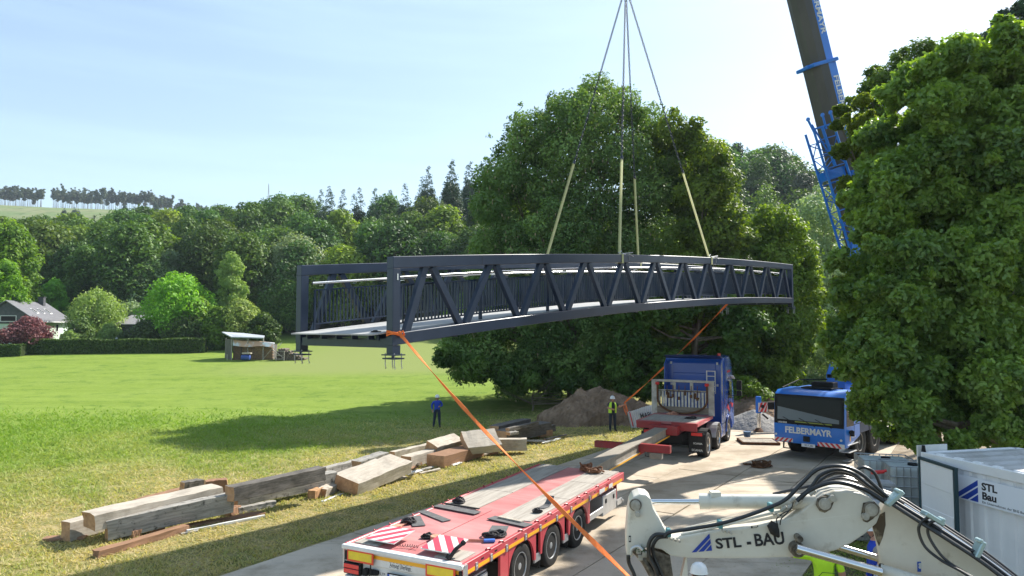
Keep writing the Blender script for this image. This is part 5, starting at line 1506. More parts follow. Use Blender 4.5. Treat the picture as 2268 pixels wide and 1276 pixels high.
# folded lattice jib along the boom
J0 = P(1795, 300, 31.0); J1 = P(1905, 660, 31.5)
jd = (J1 - J0).normalized(); js = Vector((0, 1, 0)).cross(jd).normalized()
if js.x < 0: js = -js
jt = Vector((0, -1, 0)); JL = (J1 - J0).length
def J(u, s, t): return Ci @ (J0 + jd * (u * JL) + js * s + jt * t)
mb = MB()
cw = lambda u: (.0, .92 + .1 * u)
for t in (-.42, .42):
    for k in (0, 1): mb.tube([J(-.02, cw(0)[k], t), J(1.15, cw(1.15)[k], t)], .055, 6)
jib = mb.build('lattice_jib', M_CBLUE, crane)
mb = MB(); nb = 13
for i in range(nb):
    u0, u1 = i / nb * 1.1 + .05, (i + 1) / nb * 1.1 + .05
    for t in (-.42, .42):
        a_, b_ = cw(u0), cw(u1)
        mb.tube([J(u0, a_[i % 2], t), J(u1, b_[(i + 1) % 2], t)], .026, 5); mb.tube([J(u0, a_[0], t), J(u0, a_[1], t)], .022, 5)
    for k in (0, 1): mb.tube([J(u0, cw(u0)[k], -.42 if i % 2 else .42), J(u1, cw(u1)[k], .42 if i % 2 else -.42)], .024, 5)
mb.build('lattice_bracing', M_CBLUE, jib)
mb = MB(); mb.box((0, 0, 0), (.95, .4, .5), Ci @ Matrix.Translation(J0 + jd * 1.95 + js * .42 - jt * -.0) @ Matrix(((js.x, jd.x, 0, 0), (js.y, jd.y, 1, 0), (js.z, jd.z, 0, 0), (0, 0, 0, 1)))); mb.build('jib_plate', M_CBLUE, jib)
mb = MB()
for s, z in ((-.12, -.25), (.92, -.2), (.55, -.35)):
    mb.tube([J(.0, max(0, s), .42), J(-.075, s + .02, .42)], .05, 6); mb.lathe([(.06, -.03), (.09, -.03), (.09, .03), (.06, .03)], Matrix.Translation(J(-.085, s + .02, .42)) @ Matrix.Rotation(1.2, 4, 'Z'), 12)
mb.tube([J(-.02, 0, .42), J(-.02, .9, .42)], .045, 6); mb.tube([J(-.05, 0, .42), J(.15, .35, .42)], .035, 6); mb.tube([J(-.02, .9, -.42), J(.15, .35, .42)], .035, 6); mb.tube([J(-.02, .4, .42), J(.22, .45, .42)], .07, 6)
mb.build('jib_head', M_CBLUE, jib)
mb = MB(); mb.box((0, 0, 0), (.8, 2.6, .5), Ci @ Matrix.Translation(J1 + js * 1.0 + Vector((0, .4, .5))) @ Matrix(((js.x, jd.x, 0, 0), (js.y, jd.y, 1, 0), (js.z, jd.z, 0, 0), (0, 0, 0, 1)))); mb.build('jib_bracket', M_CBLUE, jib, bevel=.03)
mb = MB(); mb.box((0, 0, 0), (.9, 1.0, .6), Ci @ Matrix.Translation(P(1905, 335, 31.2)) @ Mx); mb.build('boom_fitting', M_DARK, crane, bevel=.05)

# outrigger leg with its foot plate, striped board (part of the crane)
OG = G(1681, 958)
def cl(v): return Ci @ Vector(v)
mb = MB(); mb.tube([cl(OG + Vector((0, 0, .95))), cl(OG + Vector((0, 0, 1.75)))], .13, 12); mb.build('outrigger_leg', M_CBLUE, crane, bevel=.01)
mb = MB(); mb.tube([cl(OG + Vector((-.02, 0, .1))), cl(OG + Vector((-.02, 0, .95)))], .055, 10); mb.tube([cl(OG + Vector((.07, 0, .1))), cl(OG + Vector((.07, 0, .95)))], .03, 8); mb.build('outrigger_rod', M_CHROME, crane)
mb = MB(); mb.tube([cl(OG + Vector((0, 0, .08))), cl(OG + Vector((0, 0, .22)))], [.32, .12], 14); mb.build('outrigger_foot', M_RUST, crane)
mb = MB(); mb.beam(cl(OG + Vector((.0, .1, 1.28))), cl(OG + Vector((2.4, .5, 1.28))), .2, .36); mb.build('outrigger_beam', M_DARK, crane)
hbM = Ci @ Matrix.Translation(OG + Vector((.16, -.16, 1.24))) @ Matrix.Rotation(.1, 4, 'Z')
mb = MB(); mb.box((0, 0, 0), (.48, .015, .44), hbM); hz = mb.build('hazard_board', M_WHITE, crane)
mb = MB()
for k in range(3):
    a = -.24 + k * .2; q = [(max(-.24, min(.24, v)), z) for v, z in ((a - .12, -.22), (a, -.22), (a + .24, .22), (a + .12, .22))]
    mb.prism(q, -.012, -.009, hbM, axis='Y')
mb.build('red_stripe', M_HAZR, hz)
mb = MB(); mb.cyl((-.02, -.014, .04), (-.02, -.02, .04), .09, n=12, M=hbM); mb.build('black_disc', M_BLACK, hz)
mb = MB(); mb.beam(cl(OG + Vector((.15, -.1, .9))), cl(OG + Vector((.42, -.1, .68))), .05, .08); mb.build('lever', M_BLACK, crane)
# ================================================================ OLD TIMBERS
M_TGREY = mat('weathered grey timber', (0.42, 0.395, 0.355), .85, col2=(0.25, 0.235, 0.21), nscale=1.8, stretch=(11, .9, 11), lo=.38, hi=.62, spec=.2, bump=.8, bscale=10, dirt=(.05, .045, .04), dscale=6, demand=(.56, .66))
M_TDARK = mat('dark tarred timber', (0.11, 0.10, 0.09), .85, col2=(0.20, 0.18, 0.16), nscale=2.2, stretch=(11, .9, 11), spec=.2, bump=.5, bscale=14, dirt=(.05, .045, .04), dscale=2)
M_TPALE = mat('pale planed timber', (0.50, 0.45, 0.38), .85, col2=(0.38, 0.33, 0.27), nscale=2.4, stretch=(11, .9, 11), spec=.2, bump=.3, bscale=14, dirt=(.26, .22, .18), dscale=2)
M_TBROWN = mat('brown timber', (0.30, 0.17, 0.10), .85, col2=(0.22, 0.13, 0.085), nscale=2.4, stretch=(11, .9, 11), spec=.2, bump=.3, bscale=14)
M_TEND = mat('sawn timber end', (0.52, 0.31, 0.17), .85, col2=(0.36, 0.20, 0.11), nscale=6, spec=.15, dirt=(.16, .09, .05), dscale=5, demand=(.6, .75))
def timber(ax, ay, az, bx, by, bz, w, h, m, label, roll=0.0, name='squared_timber', cat='timber', me_=None, wear=.02):
    a = G(ax, ay, az) ; b = G(bx, by, bz)
    d = (b - a); L = d.length; d.normalize()
    s = d.cross(Vector((0, 0, 1))).normalized(); u = s.cross(d)
    rng = random.Random(int(ax * 7 + ay))
    mb = MB(); n = 9; rings = []
    for i in range(n):
        c = a + d * (L * i / (n - 1)) + u * (h / 2)
        j = lambda: rng.uniform(-wear, wear) * .6
        cr, sr = math.cos(roll), math.sin(roll)
        q = []
        for (p, r) in ((-w / 2, -h / 2), (0, -h / 2), (w / 2, -h / 2), (w / 2, 0), (w / 2, h / 2), (0, h / 2), (-w / 2, h / 2), (-w / 2, 0)):
            p += j(); r += j(); q.append(c + s * (p * cr - r * sr) + u * (p * sr + r * cr) + (d * rng.uniform(-.03, .03) if i in (0, n - 1) else Vector()))
        rings.append(q)
    vs = [p for r in rings for p in r]; fs = []
    for i in range(n - 1):
        for k in range(8):
            fs.append((i * 8 + k, i * 8 + (k + 1) % 8, (i + 1) * 8 + (k + 1) % 8, (i + 1) * 8 + k))
    mb.add(vs, fs); mb.cur = 1; mb.add(rings[0], [tuple(range(8))]); mb.add(rings[-1], [tuple(range(8))])
    # local frame along the beam so the grain follows it
    mid = (a + b) / 2
    M = Matrix(((s.x, d.x, u.x, mid.x), (s.y, d.y, u.y, mid.y), (s.z, d.z, u.z, mid.z), (0, 0, 0, 1)))
    Mi = M.inverted(); mb.v = [Mi @ p for p in mb.v]
    o = mb.build(name, [m, me_ or M_TEND], None, bevel=.008)
    o.matrix_world = M; o.location = mid; o.rotation_euler = M.to_euler()
    return tag(o, label, cat)
timber(145, 1198, .02, 420, 1120, .02, .34, .46, M_TPALE, 'tan squared beam at the far left end of the timber row', me_=M_TEND)
timber(196, 1172, .34, 480, 1105, .40, .66, .38, M_TPALE, 'wide beam with bright white top lying over the leftmost timbers')
timber(236, 1195, .05, 514, 1131, .24, .34, .48, M_TGREY, 'pale grey weathered beam tilted in front of the white topped beam')
timber(212, 1236, .0, 412, 1176, .0, .24, .17, M_TBROWN, 'low brown beam on the grass nearest the camera', me_=M_TBROWN)
timber(395, 1172, .0, 583, 1139, .0, .30, .07, M_TBROWN, 'flat brown plank right of the nearest brown beam', name='plank', cat='plank')
timber(412, 1180, .0, 584, 1146, .0, .07, .07, M_WHITE, 'thin white pole beside the flat brown plank', name='pole', cat='pole', me_=M_WHITE, wear=.002)
timber(400, 1185, .0, 440, 1177, .0, .10, .04, M_TGREY, 'short grey offcut beside the low brown beam', name='plank', cat='plank')
timber(518, 1120, .10, 740, 1074, .16, .40, .44, M_TGREY, 'long grey weathered beam, the lower of the stacked pair')
timber(508, 1110, .56, 712, 1062, .62, .40, .38, M_TDARK, 'long dark beam lying on top of the long grey beam')
timber(452, 1096, .1, 500, 1090, .1, .3, .42, M_TBROWN, 'square brown beam end behind the long dark beam')
timber(402, 1094, .0, 446, 1086, .0, .3, .36, M_TDARK, 'short dark brown block behind the white topped beam')
timber(300, 1112, .0, 410, 1084, .0, .25, .08, M_TBROWN, 'rusty brown plank on the grass behind the white topped beam', name='plank', cat='plank')
timber(524, 1138, .0, 608, 1121, .0, .22, .17, M_TGREY, 'short grey bolt marked sleeper under the long grey beam', name='sleeper', cat='sleeper')
timber(505, 1146, .0, 526, 1136, .0, .22, .22, M_TBROWN, 'small brown block at the right end of the tilted grey beam', name='wood_block', cat='block')
timber(330, 1184, .0, 360, 1176, .0, .2, .2, M_TBROWN, 'brown prop block under the middle of the tilted grey beam', name='wood_block', cat='block')
timber(290, 1194, .0, 308, 1189, .0, .2, .2, M_TBROWN, 'brown prop block under the left part of the tilted grey beam', name='wood_block', cat='block')
timber(98, 1198, .0, 190, 1194, .0, .25, .08, M_TBROWN, 'broken board on the grass at the leftmost timber end', name='plank', cat='plank')
timber(690, 1106, .0, 708, 1098, .0, .26, .26, M_TEND, 'small sawn block left of the big tilted slab beam', name='wood_block', cat='block')
timber(712, 1101, .0, 744, 1086, .0, .30, .26, M_TPALE, 'squared offcut with pale top beside the small sawn block', roll=-.15, name='wood_block', cat='block')
timber(714, 1112, .0, 758, 1094, .0, .08, .03, M_WHITE, 'thin white strip under the pale topped offcut', name='plank', cat='plank', me_=M_WHITE)
timber(768, 1090, .04, 888, 1040, .26, .95, .42, M_TPALE, 'big slab beam with broad pale top and orange brown end', roll=-.20)
timber(728, 1066, .30, 838, 1025, .50, .30, .12, M_TPALE, 'bright planed plank leaning on the big slab beam', name='plank', cat='plank')
timber(790, 1044, .1, 852, 1022, .25, .5, .36, M_TGREY, 'grey beam lying behind the big slab beam')
timber(716, 1052, .1, 822, 1025, .1, .28, .25, M_TGREY, 'grey beam behind the bright planed plank')
timber(720, 1062, .0, 790, 1045, .0, .3, .16, M_TDARK, 'dark plank at the right end of the long grey beam', name='plank', cat='plank')
timber(868, 1018, .05, 952, 998, .05, .25, .30, M_TPALE, 'light brown beam behind the hollow between the slab and the tilted block')
timber(900, 1036, .02, 960, 1018, .02, .45, .42, M_TPALE, 'short beam with brown square end right of the big slab beam')
timber(925, 1032, .0, 934, 1030, .42, .06, .10, M_TPALE, 'thin upright slat leaning on the short brown ended beam', name='slat', cat='slat')
timber(955, 1003, .30, 1013, 985, .36, .55, .36, M_TPALE, 'tilted block with pale top above the orange faced beam', roll=-.42)
timber(965, 1034, .0, 1053, 1008, .02, .80, .42, M_TBROWN, 'thick orange faced beam in front of the tilted block', me_=M_TEND)
timber(1028, 992, .42, 1102, 984, .48, 1.0, .36, M_TPALE, 'broadest pale topped slab leaning above the row', roll=-.55)
timber(1049, 998, .10, 1166, 996, .10, .45, .46, M_TPALE, 'greyish cream beam lying square in front of the broadest slab')
timber(1018, 1000, .0, 1034, 990, .0, .4, .4, M_TBROWN, 'dark brown prop block below the broadest slab', name='wood_block', cat='block')
timber(1080, 1007, .0, 1100, 1004, .0, .3, .14, M_TBROWN, 'brown prop under the greyish cream beam', name='wood_block', cat='block')
timber(1108, 980, .08, 1208, 957, .12, .75, .50, M_TDARK, 'dark purple brown beam at the far end of the row', me_=M_TEND)
timber(1094, 968, .20, 1166, 950, .22, .5, .50, M_TDARK, 'darker beam lying behind the purple brown one')
timber(1124, 956, .66, 1190, 940, .68, .18, .14, M_TDARK, 'thin dark rail on top of the far dark beams')
timber(1125, 964, .60, 1145, 961, .60, .25, .12, M_TGREY, 'short grey piece on top of the purple brown beam', name='wood_block', cat='block')
timber(1192, 968, .0, 1220, 964, .0, .3, .28, M_TEND, 'rust coloured block right of the far dark beams', name='wood_block', cat='block')
timber(1213, 956, .1, 1226, 954, .1, .3, .30, M_TDARK, 'small dark block behind the rust coloured block', name='wood_block', cat='block')
timber(1128, 978, .0, 1208, 978, .0, .30, .05, M_TPALE, 'flat pale board on the grass by the far dark beams', name='plank', cat='plank')
timber(1205, 975, .0, 1254, 964, .0, .14, .05, M_TDARK, 'dark lath at the far right tip of the timber row', name='plank', cat='plank')
timber(1200, 982, .0, 1240, 972, .0, .10, .04, M_WHITE, 'white lath at the far right tip of the timber row', name='plank', cat='plank')
for i, (a, b, c, d, w, m, lab) in enumerate([(870, 1058, 935, 1044, .16, M_WHITE, 'white plank on the grass right below the big slab beam'), (858, 1066, 900, 1058, .20, M_TPALE, 'pale board beside the white plank below the slab beam'), (905, 1048, 960, 1036, .14, M_TGREY, 'grey lath between slab beam and orange faced beam'), (930, 1050, 975, 1040, .12, M_TPALE, 'pale lath below the orange faced beam'), (1000, 1032, 1020, 1026, .16, M_WHITE, 'bright offcut on the grass below the orange faced beam'), (1056, 1012, 1082, 1006, .14, M_TPALE, 'pale lath under the greyish cream beam'), (890, 1044, 920, 1036, .22, M_TBROWN, 'brown offcut in the gap right of the big slab beam')]):
    timber(a, b, .0, c, d, .02, w, .05, m, lab, name='plank', cat='plank')

# ================================================================ HEAPS AND LOOSE SITE THINGS
def heap(name, cx, cy, rx, ry, h, m, label, cat, seed, peaks=1, n=90, rot=0., rough_=1.0):
    rng = np.random.default_rng(seed)
    g = np.linspace(-1.25, 1.25, n); X, Y = np.meshgrid(g, g)
    R = np.sqrt(X ** 2 + Y ** 2)
    ang = np.arctan2(Y, X); Re = R / (1 + .10 * np.sin(ang * 3 + seed) + .07 * np.sin(ang * 5 + 2 * seed))
    Z = h * np.clip(1 - Re, 0, 1) ** .85
    for k in range(peaks):
        a, b = rng.uniform(-.4, .4, 2); Z = np.maximum(Z, h * rng.uniform(.75, .95) * np.clip(1 - np.sqrt((X - a) ** 2 + (Y - b) ** 2) * 1.35, 0, 1) ** .8)
    def nz(s):
        o = 0
        for k in range(9):
            a = rng.uniform(0, 6.28); f = s * rng.uniform(.7, 1.6); o = o + np.sin((X * math.cos(a) + Y * math.sin(a)) * f + rng.uniform(0, 6))
        return o / 5
    msk = np.clip(Z / .25, 0, 1)
    Z = Z + msk * rough_ * (.07 * h * nz(9) + .045 * h * nz(26) + .02 * h * rng.normal(size=Z.shape))
    Z = np.where(Re > 1.0, -.15, Z)
    cr, sr = math.cos(rot), math.sin(rot)
    WX = X * rx * cr - Y * ry * sr; WY = X * rx * sr + Y * ry * cr
    gz_ = gz(cx + WX, cy + WY) - gzf(cx, cy)
    V = np.stack([WX, WY, Z + gz_], -1).reshape(-1, 3)
    F = [(j * n + i, j * n + i + 1, (j + 1) * n + i + 1, (j + 1) * n + i) for j in range(n - 1) for i in range(n - 1)]
    me = bpy.data.meshes.new(name); me.from_pydata(V.tolist(), [], F); me.materials.append(m)
    o = bpy.data.objects.new(name, me); COL.objects.link(o); o.location = (cx, cy, gzf(cx, cy))
    return tag(o, label, cat)
M_SOIL = mat('excavated brown soil', (0.20, 0.135, 0.09), .95, col2=(0.32, 0.225, 0.155), nscale=1.6, lo=.4, hi=.65, bump=1.0, bscale=9, spec=.1, dirt=(.09, .065, .05), dscale=3)
M_GRAVEL = mat('grey crushed gravel', (0.34, 0.33, 0.32), .95, col2=(0.22, 0.215, 0.21), nscale=18, bump=1.0, bscale=40, spec=.15)
heap('soil_pile', 5.0, 39.8, 3.6, 2.6, 1.95, M_SOIL, 'big brown heap of excavated soil behind the worker in the vest', 'soil heap', 3, 3)
heap('soil_pile', 7.0, 38.8, 1.9, 1.8, 1.15, M_SOIL, 'lower brown soil mound right of the big soil heap', 'soil heap', 8, 1, 60)
heap('gravel_pile', 12.3, 36.2, 2.0, 1.7, .95, M_GRAVEL, 'grey gravel heap beside the blue truck', 'gravel heap', 5, 1, 80, rough_=.4)
heap('earth_bank', 14.5, 41, 4.2, 1.9, 1.35, M_SOIL, 'rough earth bank behind the grey gravel heap', 'earth bank', 6, 3, 80, .1)
# stack of white corrugated sheets leaning by the gooseneck
def sheets():
    o = G(1425, 948); root = thing('trench_sheets', 'white corrugated sheets with black graffiti leaning left of the truck', 'metal sheets', o, .25)
    mb = MB(); n = 13; w = 1.45
    pr = []
    for i in range(n):
        x = -w / 2 + w * i / n; q = w / n
        pr += [(x, 0), (x + q * .3, .07), (x + q * .55, .07), (x + q * .85, 0)]
    lo = [Vector((p[0] * 1.0 + .05, p[1], .02)) for p in pr]; hi = [Vector((p[0] - .0, p[1] + .35, .95 + .04 * math.sin(p[0] * 3) + .18 * p[0])) for p in pr]
    vs = lo + hi; m = len(pr); fs = [(i, i + 1, m + i + 1, m + i) for i in range(m - 1)]
    back = [v + Vector((0, .02, 0)) for v in vs]
    mb.add(vs, fs); mb.add(back, fs); mb.build('sheet', M_WHITE, root)
    text('graffiti', 'MAPL', .36, M_BLACKT, root, (1, -.0, .1), (0, .3, 1), (.22, .10, .62), ext=.001, bold=.006, sx=.8)
    mb = MB(); mb.beam((-.55, .03, .1), (-.62, .3, .8), .05, .02); mb.build('red_mark', M_HAZR, root)
sheets()
# chains, straps and mats lying about
def tangle(name, c, r, h, m, label, cat, seed, n=9, tr=.02, k=26):
    rng = random.Random(seed); mb = MB()
    for i in range(n):
        a0 = rng.random() * 6.28; rr = r * rng.uniform(.35, 1); pts = []
        cx, cy = rng.uniform(-.3, .3) * r, rng.uniform(-.3, .3) * r
        for j in range(k):
            a = a0 + j * 6.28 / k * rng.uniform(.9, 1.1) * 1.2
            pts.append(Vector(c) + Vector((cx + rr * math.cos(a) * 1.2, cy + rr * math.sin(a) * .8, tr + h * (i / n) * (.5 + .5 * math.sin(a * 2 + i)) ** 1.0)))
        mb.tube(pts, tr, 5)
    return tag(mb.build(name, m, None, origin=c), label, cat)
cc_ = G(1685, 1038); cc_.z = .05
tangle('chain_heap', cc_, .30, .24, M_RUST, 'rusty chain heap on the concrete in front of the crane', 'chain', 4, 16, .022)
tangle('chain_tail', G(1657, 1033) + Vector((0, 0, .05)), .13, .06, M_RUST, 'short rusty chain end left of the chain heap', 'chain', 5, 4, .018)
q = tl(.35, 8.15, DZ + .02); tangle('ratchet_strap', q, .20, .22, mat('rust brown strap', (.24, .09, .035), .8, col2=(.14, .06, .03), nscale=8), 'rust brown strap bundle at the front edge of the trailer deck', 'strap', 7, 9, .022)
q = tl(.62, 7.95, DZ + .02); tangle('ratchet_strap', q, .20, .14, mat('dark rust strap', (.17, .07, .03), .8), 'flatter rusty strap bundle right of the first bundle on the trailer front', 'strap', 9, 8, .022)
def rmat(x, y, w, l, rz, label, z=.012, m=M_RUBMAT, h=.012, curl=0.0, name='rubber_mat', cat='mat'):
    mb = MB(); n = 8
    base = tl(x, y, DZ + z); R = Matrix.Rotation(TR_TH - math.pi / 2 + rz, 4, 'Z')
    for i in range(n):
        a, b = -l / 2 + l * i / n, -l / 2 + l * (i + 1) / n
        za, zb = curl * max(0, i / n - .4) ** 2, curl * max(0, (i + 1) / n - .4) ** 2
        mb.hull([Vector((-w / 2, a, za)), Vector((w / 2, a, za)), Vector((w / 2, b, zb)), Vector((-w / 2, b, zb))], [Vector((-w / 2, a, za + h)), Vector((w / 2, a, za + h)), Vector((w / 2, b, zb + h)), Vector((-w / 2, b, zb + h))])
    mb.v = [base + (R @ p) for p in mb.v]
    bmx = mb.build(name, m, None, origin=base)
    return tag(bmx, label, cat)
rmat(-.68, 2.95, .24, 1.15, 1.45, 'dark grey rubber mat across the deck at the left wood panel end', z=.02)
rmat(-.85, 2.30, .20, 1.0, 1.15, 'grey rubber strip lying crooked left of the deck seam', z=.008)
rmat(-.95, 1.80, .26, .75, .75, 'worn rubber strip by the left rear deck edge', z=.008)
rmat(.80, 2.62, .26, 1.0, 1.38, 'rubber mat under the small wooden batten on the right of the deck', z=.02)
rmat(.86, 2.02, .34, .55, .35, 'short rubber mat beside the black tie down on the right', z=.008)
rmat(.95, 4.1, .16, .45, -.1, 'curled rubber strip near the right rail', z=.018, curl=.5)
rmat(.78, 2.70, .09, .62, 1.38, 'small tan wooden batten on a rubber mat', z=.034, m=M_TPALE, h=.03, name='wooden_batten', cat='batten')
rmat(-.75, 3.22, .05, 1.0, 1.5, 'thin black bar across the left wood panel start', z=.02, m=M_BLACK, h=.02, name='steel_bar', cat='bar')
M_BLKMESS = mat('black tie down webbing', (.02, .016, .018), .7)
tangle('tie_down', tl(-1.0, 1.62, DZ), .13, .10, M_BLKMESS, 'black tie down bundle on the left rear of the deck', 'strap', 11, 7, .022)
tangle('tie_down', tl(-.95, 3.45, DZ + .02), .12, .12, M_BLKMESS, 'black tie down bundle at the left wood panel', 'strap', 12, 7, .022)
tangle('tie_down', tl(.98, 1.65, DZ), .20, .08, M_BLKMESS, 'long black tie down bundle near the right rail', 'strap', 13, 8, .020)
tangle('tie_down', tl(1.0, 3.55, DZ + .02), .09, .08, M_BLKMESS, 'tiny black buckle bundle on the right wood panel', 'strap', 14, 6, .016)
tangle('tie_down', tl(-.12, .98, DZ), .16, .08, M_BLKMESS, 'dark ratchet with green edge at the middle rear of the deck', 'strap', 15, 7, .018)
M_SALM = mat('salmon strap webbing', (.62, .30, .20), .75, col2=(.5, .22, .15), nscale=9)
mb = MB(); c = tl(.12, .92, DZ)
mb.cyl(c + Vector((0, 0, .01)), c + Vector((0, 0, .085)), .11, n=18); mb.cyl(c + Vector((0, 0, .086)), c + Vector((0, 0, .09)), .03, n=10)
tag(mb.build('strap_roll', M_SALM, None, origin=c, bevel=.01), 'rolled salmon webbing strap on the rear deck middle', 'strap')
mb = MB(); a = tl(.22, .92, DZ + .03); b = tl(1.05, 1.28, DZ + .02); mb.beam(a, b, .004, .05)
tag(mb.build('webbing_strap', M_SALM, None, origin=a), 'stretched salmon strap running to the right rail', 'strap')
mb = MB(); a = tl(.98, 1.22, DZ + .03); b = tl(1.16, 1.34, DZ + .03); mb.beam(a, b, .10, .05); tag(mb.build('ratchet', mat('blue ratchet handle', (.05, .15, .5), .5), None, origin=a, bevel=.01), 'blue handled ratchet at the right rail', 'ratchet')
mb = MB(); mb.beam(tl(-1.14, .55, DZ + .02), tl(-1.02, 1.15, DZ + .02), .12, .015); mb.cyl(tl(-1.0, 1.2, DZ + .01), tl(-1.0, 1.2, DZ + .07), .10, n=14); mb.beam(tl(-1.0, 1.2, DZ + .03), tl(-1.02, 1.6, DZ + .03), .05, .02)
tag(mb.build('webbing_strap', M_SALM, None, origin=tl(-1.1, .8, DZ)), 'pale pink strap lying along the left rear deck edge', 'strap')
tangle('tie_down', tl(.75, TL + 10.2, GZ), .18, .07, M_BLKMESS, 'black tie down bundle on the gooseneck platform', 'strap', 16, 7, .02)
tangle('webbing_strap', tl(-.25, TL + 11.2, GZ), .20, .10, M_SALM, 'orange strap heap at the foot of the headboard', 'strap', 17, 6, .02)
# crane mat under the outrigger, and blue tub
def ground_box(name, px, py, w, l, h, rz, m, label, cat, z=.05, bevel=.01):
    o = G(px, py); mb = MB(); mb.box((0, 0, z + h / 2), (w, l, h))
    ob = mb.build(name, m, None, bevel=bevel); ob.location = o; ob.rotation_euler = (0, 0, rz); return tag(ob, label, cat)
gmx = G(1679, 983)
root = thing('crane_mat', 'dirty timber mat with steel rim under the crane outrigger foot', 'mat', gmx, -.12)
for k in range(4):
    mb = MB(); mb.box((0, -.42 + k * .28, .10), (1.45, .27, .09)); mb.build('board', M_TPALE if k % 2 else M_TGREY, root, bevel=.01)
mb = MB(); mb.box((0, -.60, .10), (1.6, .06, .12)); mb.box((-.77, 0, .10), (.05, 1.2, .12)); mb.box((.77, 0, .10), (.05, 1.2, .12)); mb.box((0, .60, .10), (1.6, .06, .12)); mb.build('rim', M_RUST, root)
q = G(1655, 975); mb = MB(); mb.tube([q + Vector((0, 0, .15)), q + Vector((0, 0, .38))], [.14, .17], 16); mb.tube([q + Vector((0, 0, .36)), q + Vector((0, 0, .39))], [.18, .18], 16)
tag(mb.build('bucket', mat('dull blue plastic', (.05, .12, .24), .5), None, origin=q), 'dull blue tub standing on the crane mat', 'tub')

# ================================================================ CONTAINER, TANKS
M_CWHITE = mat('white container paint', (0.80, 0.80, 0.81), .45, col2=(.74, .745, .76), nscale=1.4, dirt=(.42, .40, .37), dscale=2.2, demand=(.62, .85))
M_CROOF = mat('grubby container roof', (0.46, 0.46, 0.46), .6, col2=(.34, .335, .32), nscale=1.2, dirt=(.18, .17, .14), dscale=1.6, demand=(.5, .72))
M_SIGNW = mat('white sign panel', (0.78, 0.81, 0.88), .4)
M_SIGNB = mat('sign blue', (0.01, 0.05, 0.36), .45)
K0 = Vector((8.46, 14.75, 0)); K1 = Vector((9.42, 10.9, 0)); kd = (K1 - K0).normalized()
cont = thing('site_container', 'white corrugated steel container with company sign at the right edge', 'container', K0, math.atan2(kd.y, kd.x))
# local: x along the wall towards the camera, y outwards to the right of the picture (away from the seen wall)
CL, CWD, CZ = 6.0, 2.44, 2.60
def corr_wall(name, L, H, parent, T, step=.30, dep=.035, m=M_CWHITE, z0=.15):
    mb = MB(); pr = []; x = 0
    while x < L - .01:
        pr += [(x, 0), (x + step * .40, 0), (x + step * .5, dep), (x + step * .9, dep)]; x += step
    pr.append((min(x, L), 0)); n = len(pr)
    vs = [Vector((p[0], p[1], z0)) for p in pr] + [Vector((p[0], p[1], H)) for p in pr]
    fs = [(i, i + 1, n + i + 1, n + i) for i in range(n - 1)]
    mb.add(vs, fs, T); return mb.build(name, m, parent)
corr_wall('side_wall', CL - .2, CZ - .16, cont, Matrix.Translation((.1, .03, 0)))
corr_wall('side_wall', CL - .2, CZ - .16, cont, Matrix.Translation((.1, CWD - .07, 0)))
corr_wall('end_wall', CWD - .2, CZ - .16, cont, Matrix.Translation((CL - .05, .1, 0)) @ Matrix.Rotation(math.pi / 2, 4, 'Z'))
mb = MB()
for y in (.04, CWD - .04): mb.box((CL / 2, y, CZ - .09), (CL, .09, .18)); mb.box((CL / 2, y, .09), (CL, .09, .18))
for x in (.05, CL - .05):
    for y in (.06, CWD - .06): mb.box((x, y, CZ / 2), (.10, .12, CZ))
    mb.box((x, CWD / 2, CZ - .09), (.10, CWD, .18)); mb.box((x, CWD / 2, .09), (.1, CWD, .18))
mb.build('frame', M_CWHITE, cont, bevel=.01)
mb = MB(); pr = []; x = .1
while x < CL - .1: pr += [(x, CZ - .03), (x + .16, CZ - .03), (x + .21, CZ + .012), (x + .37, CZ + .012)]; x += .42
n = len(pr); mb.add([Vector((p[0], .10, p[1])) for p in pr] + [Vector((p[0], CWD - .10, p[1])) for p in pr], [(i, i + 1, n + i + 1, n + i) for i in range(n - 1)])
mb.build('roof', M_CROOF, cont)
mb = MB()
for k in range(13): mb.box((.42 + k * .42, .10, CZ + .005), (.17, .10, .03))
mb.build('roof_rib_end', M_CWHITE, cont, bevel=.01)
# open door folded back against the wall
dm = Matrix.Translation((.02, -.02, 0)) @ Matrix.Rotation(-.10 - math.radians(8), 4, 'Z')
mb = MB(); mb.box((.60, -.02, 1.32), (1.16, .04, 2.28), dm); cdoor = mb.build('door', M_CWHITE, cont)
mb = MB(); 
for x in (.03, 1.17): mb.box((x, -.025, 1.32), (.05, .07, 2.36), dm)
for z in (.16, 2.48): mb.box((.60, -.025, z), (1.2, .07, .05), dm)
mb.build('door_seal', mat('dark green door seal', (.01, .04, .05), .6), cdoor)
mb = MB(); mb.box((.60, -.045, 2.2), (1.02, .012, .42), dm); mb.box((.60, -.045, .9), (1.02, .012, 1.3), dm); mb.build('door_panel', M_CWHITE, cdoor, bevel=.008)
mb = MB(); mb.tube([dm @ Vector((1.12, .01, .3)), dm @ Vector((1.12, .01, 2.4))], .018, 6); mb.build('locking_bar', M_DARK, cdoor)
# hazard board standing on the far end, lamp
mb = MB(); mb.box((-.06, .35, CZ - .06), (.03, .75, .36)); hbd = mb.build('hazard_board', M_WHITE, cont)
for k in range(4):
    mb = MB(); mb.box((-.078, .06 + k * .19, CZ - .03), (.004, .08, .27)); mb.build('red_stripe', M_HAZR, hbd)
mb = MB(); mb.cyl((.02, .06, CZ + .0), (.02, .06, CZ + .13), .045, .03, n=10); mb.build('vent_cap', M_DARK, cont)
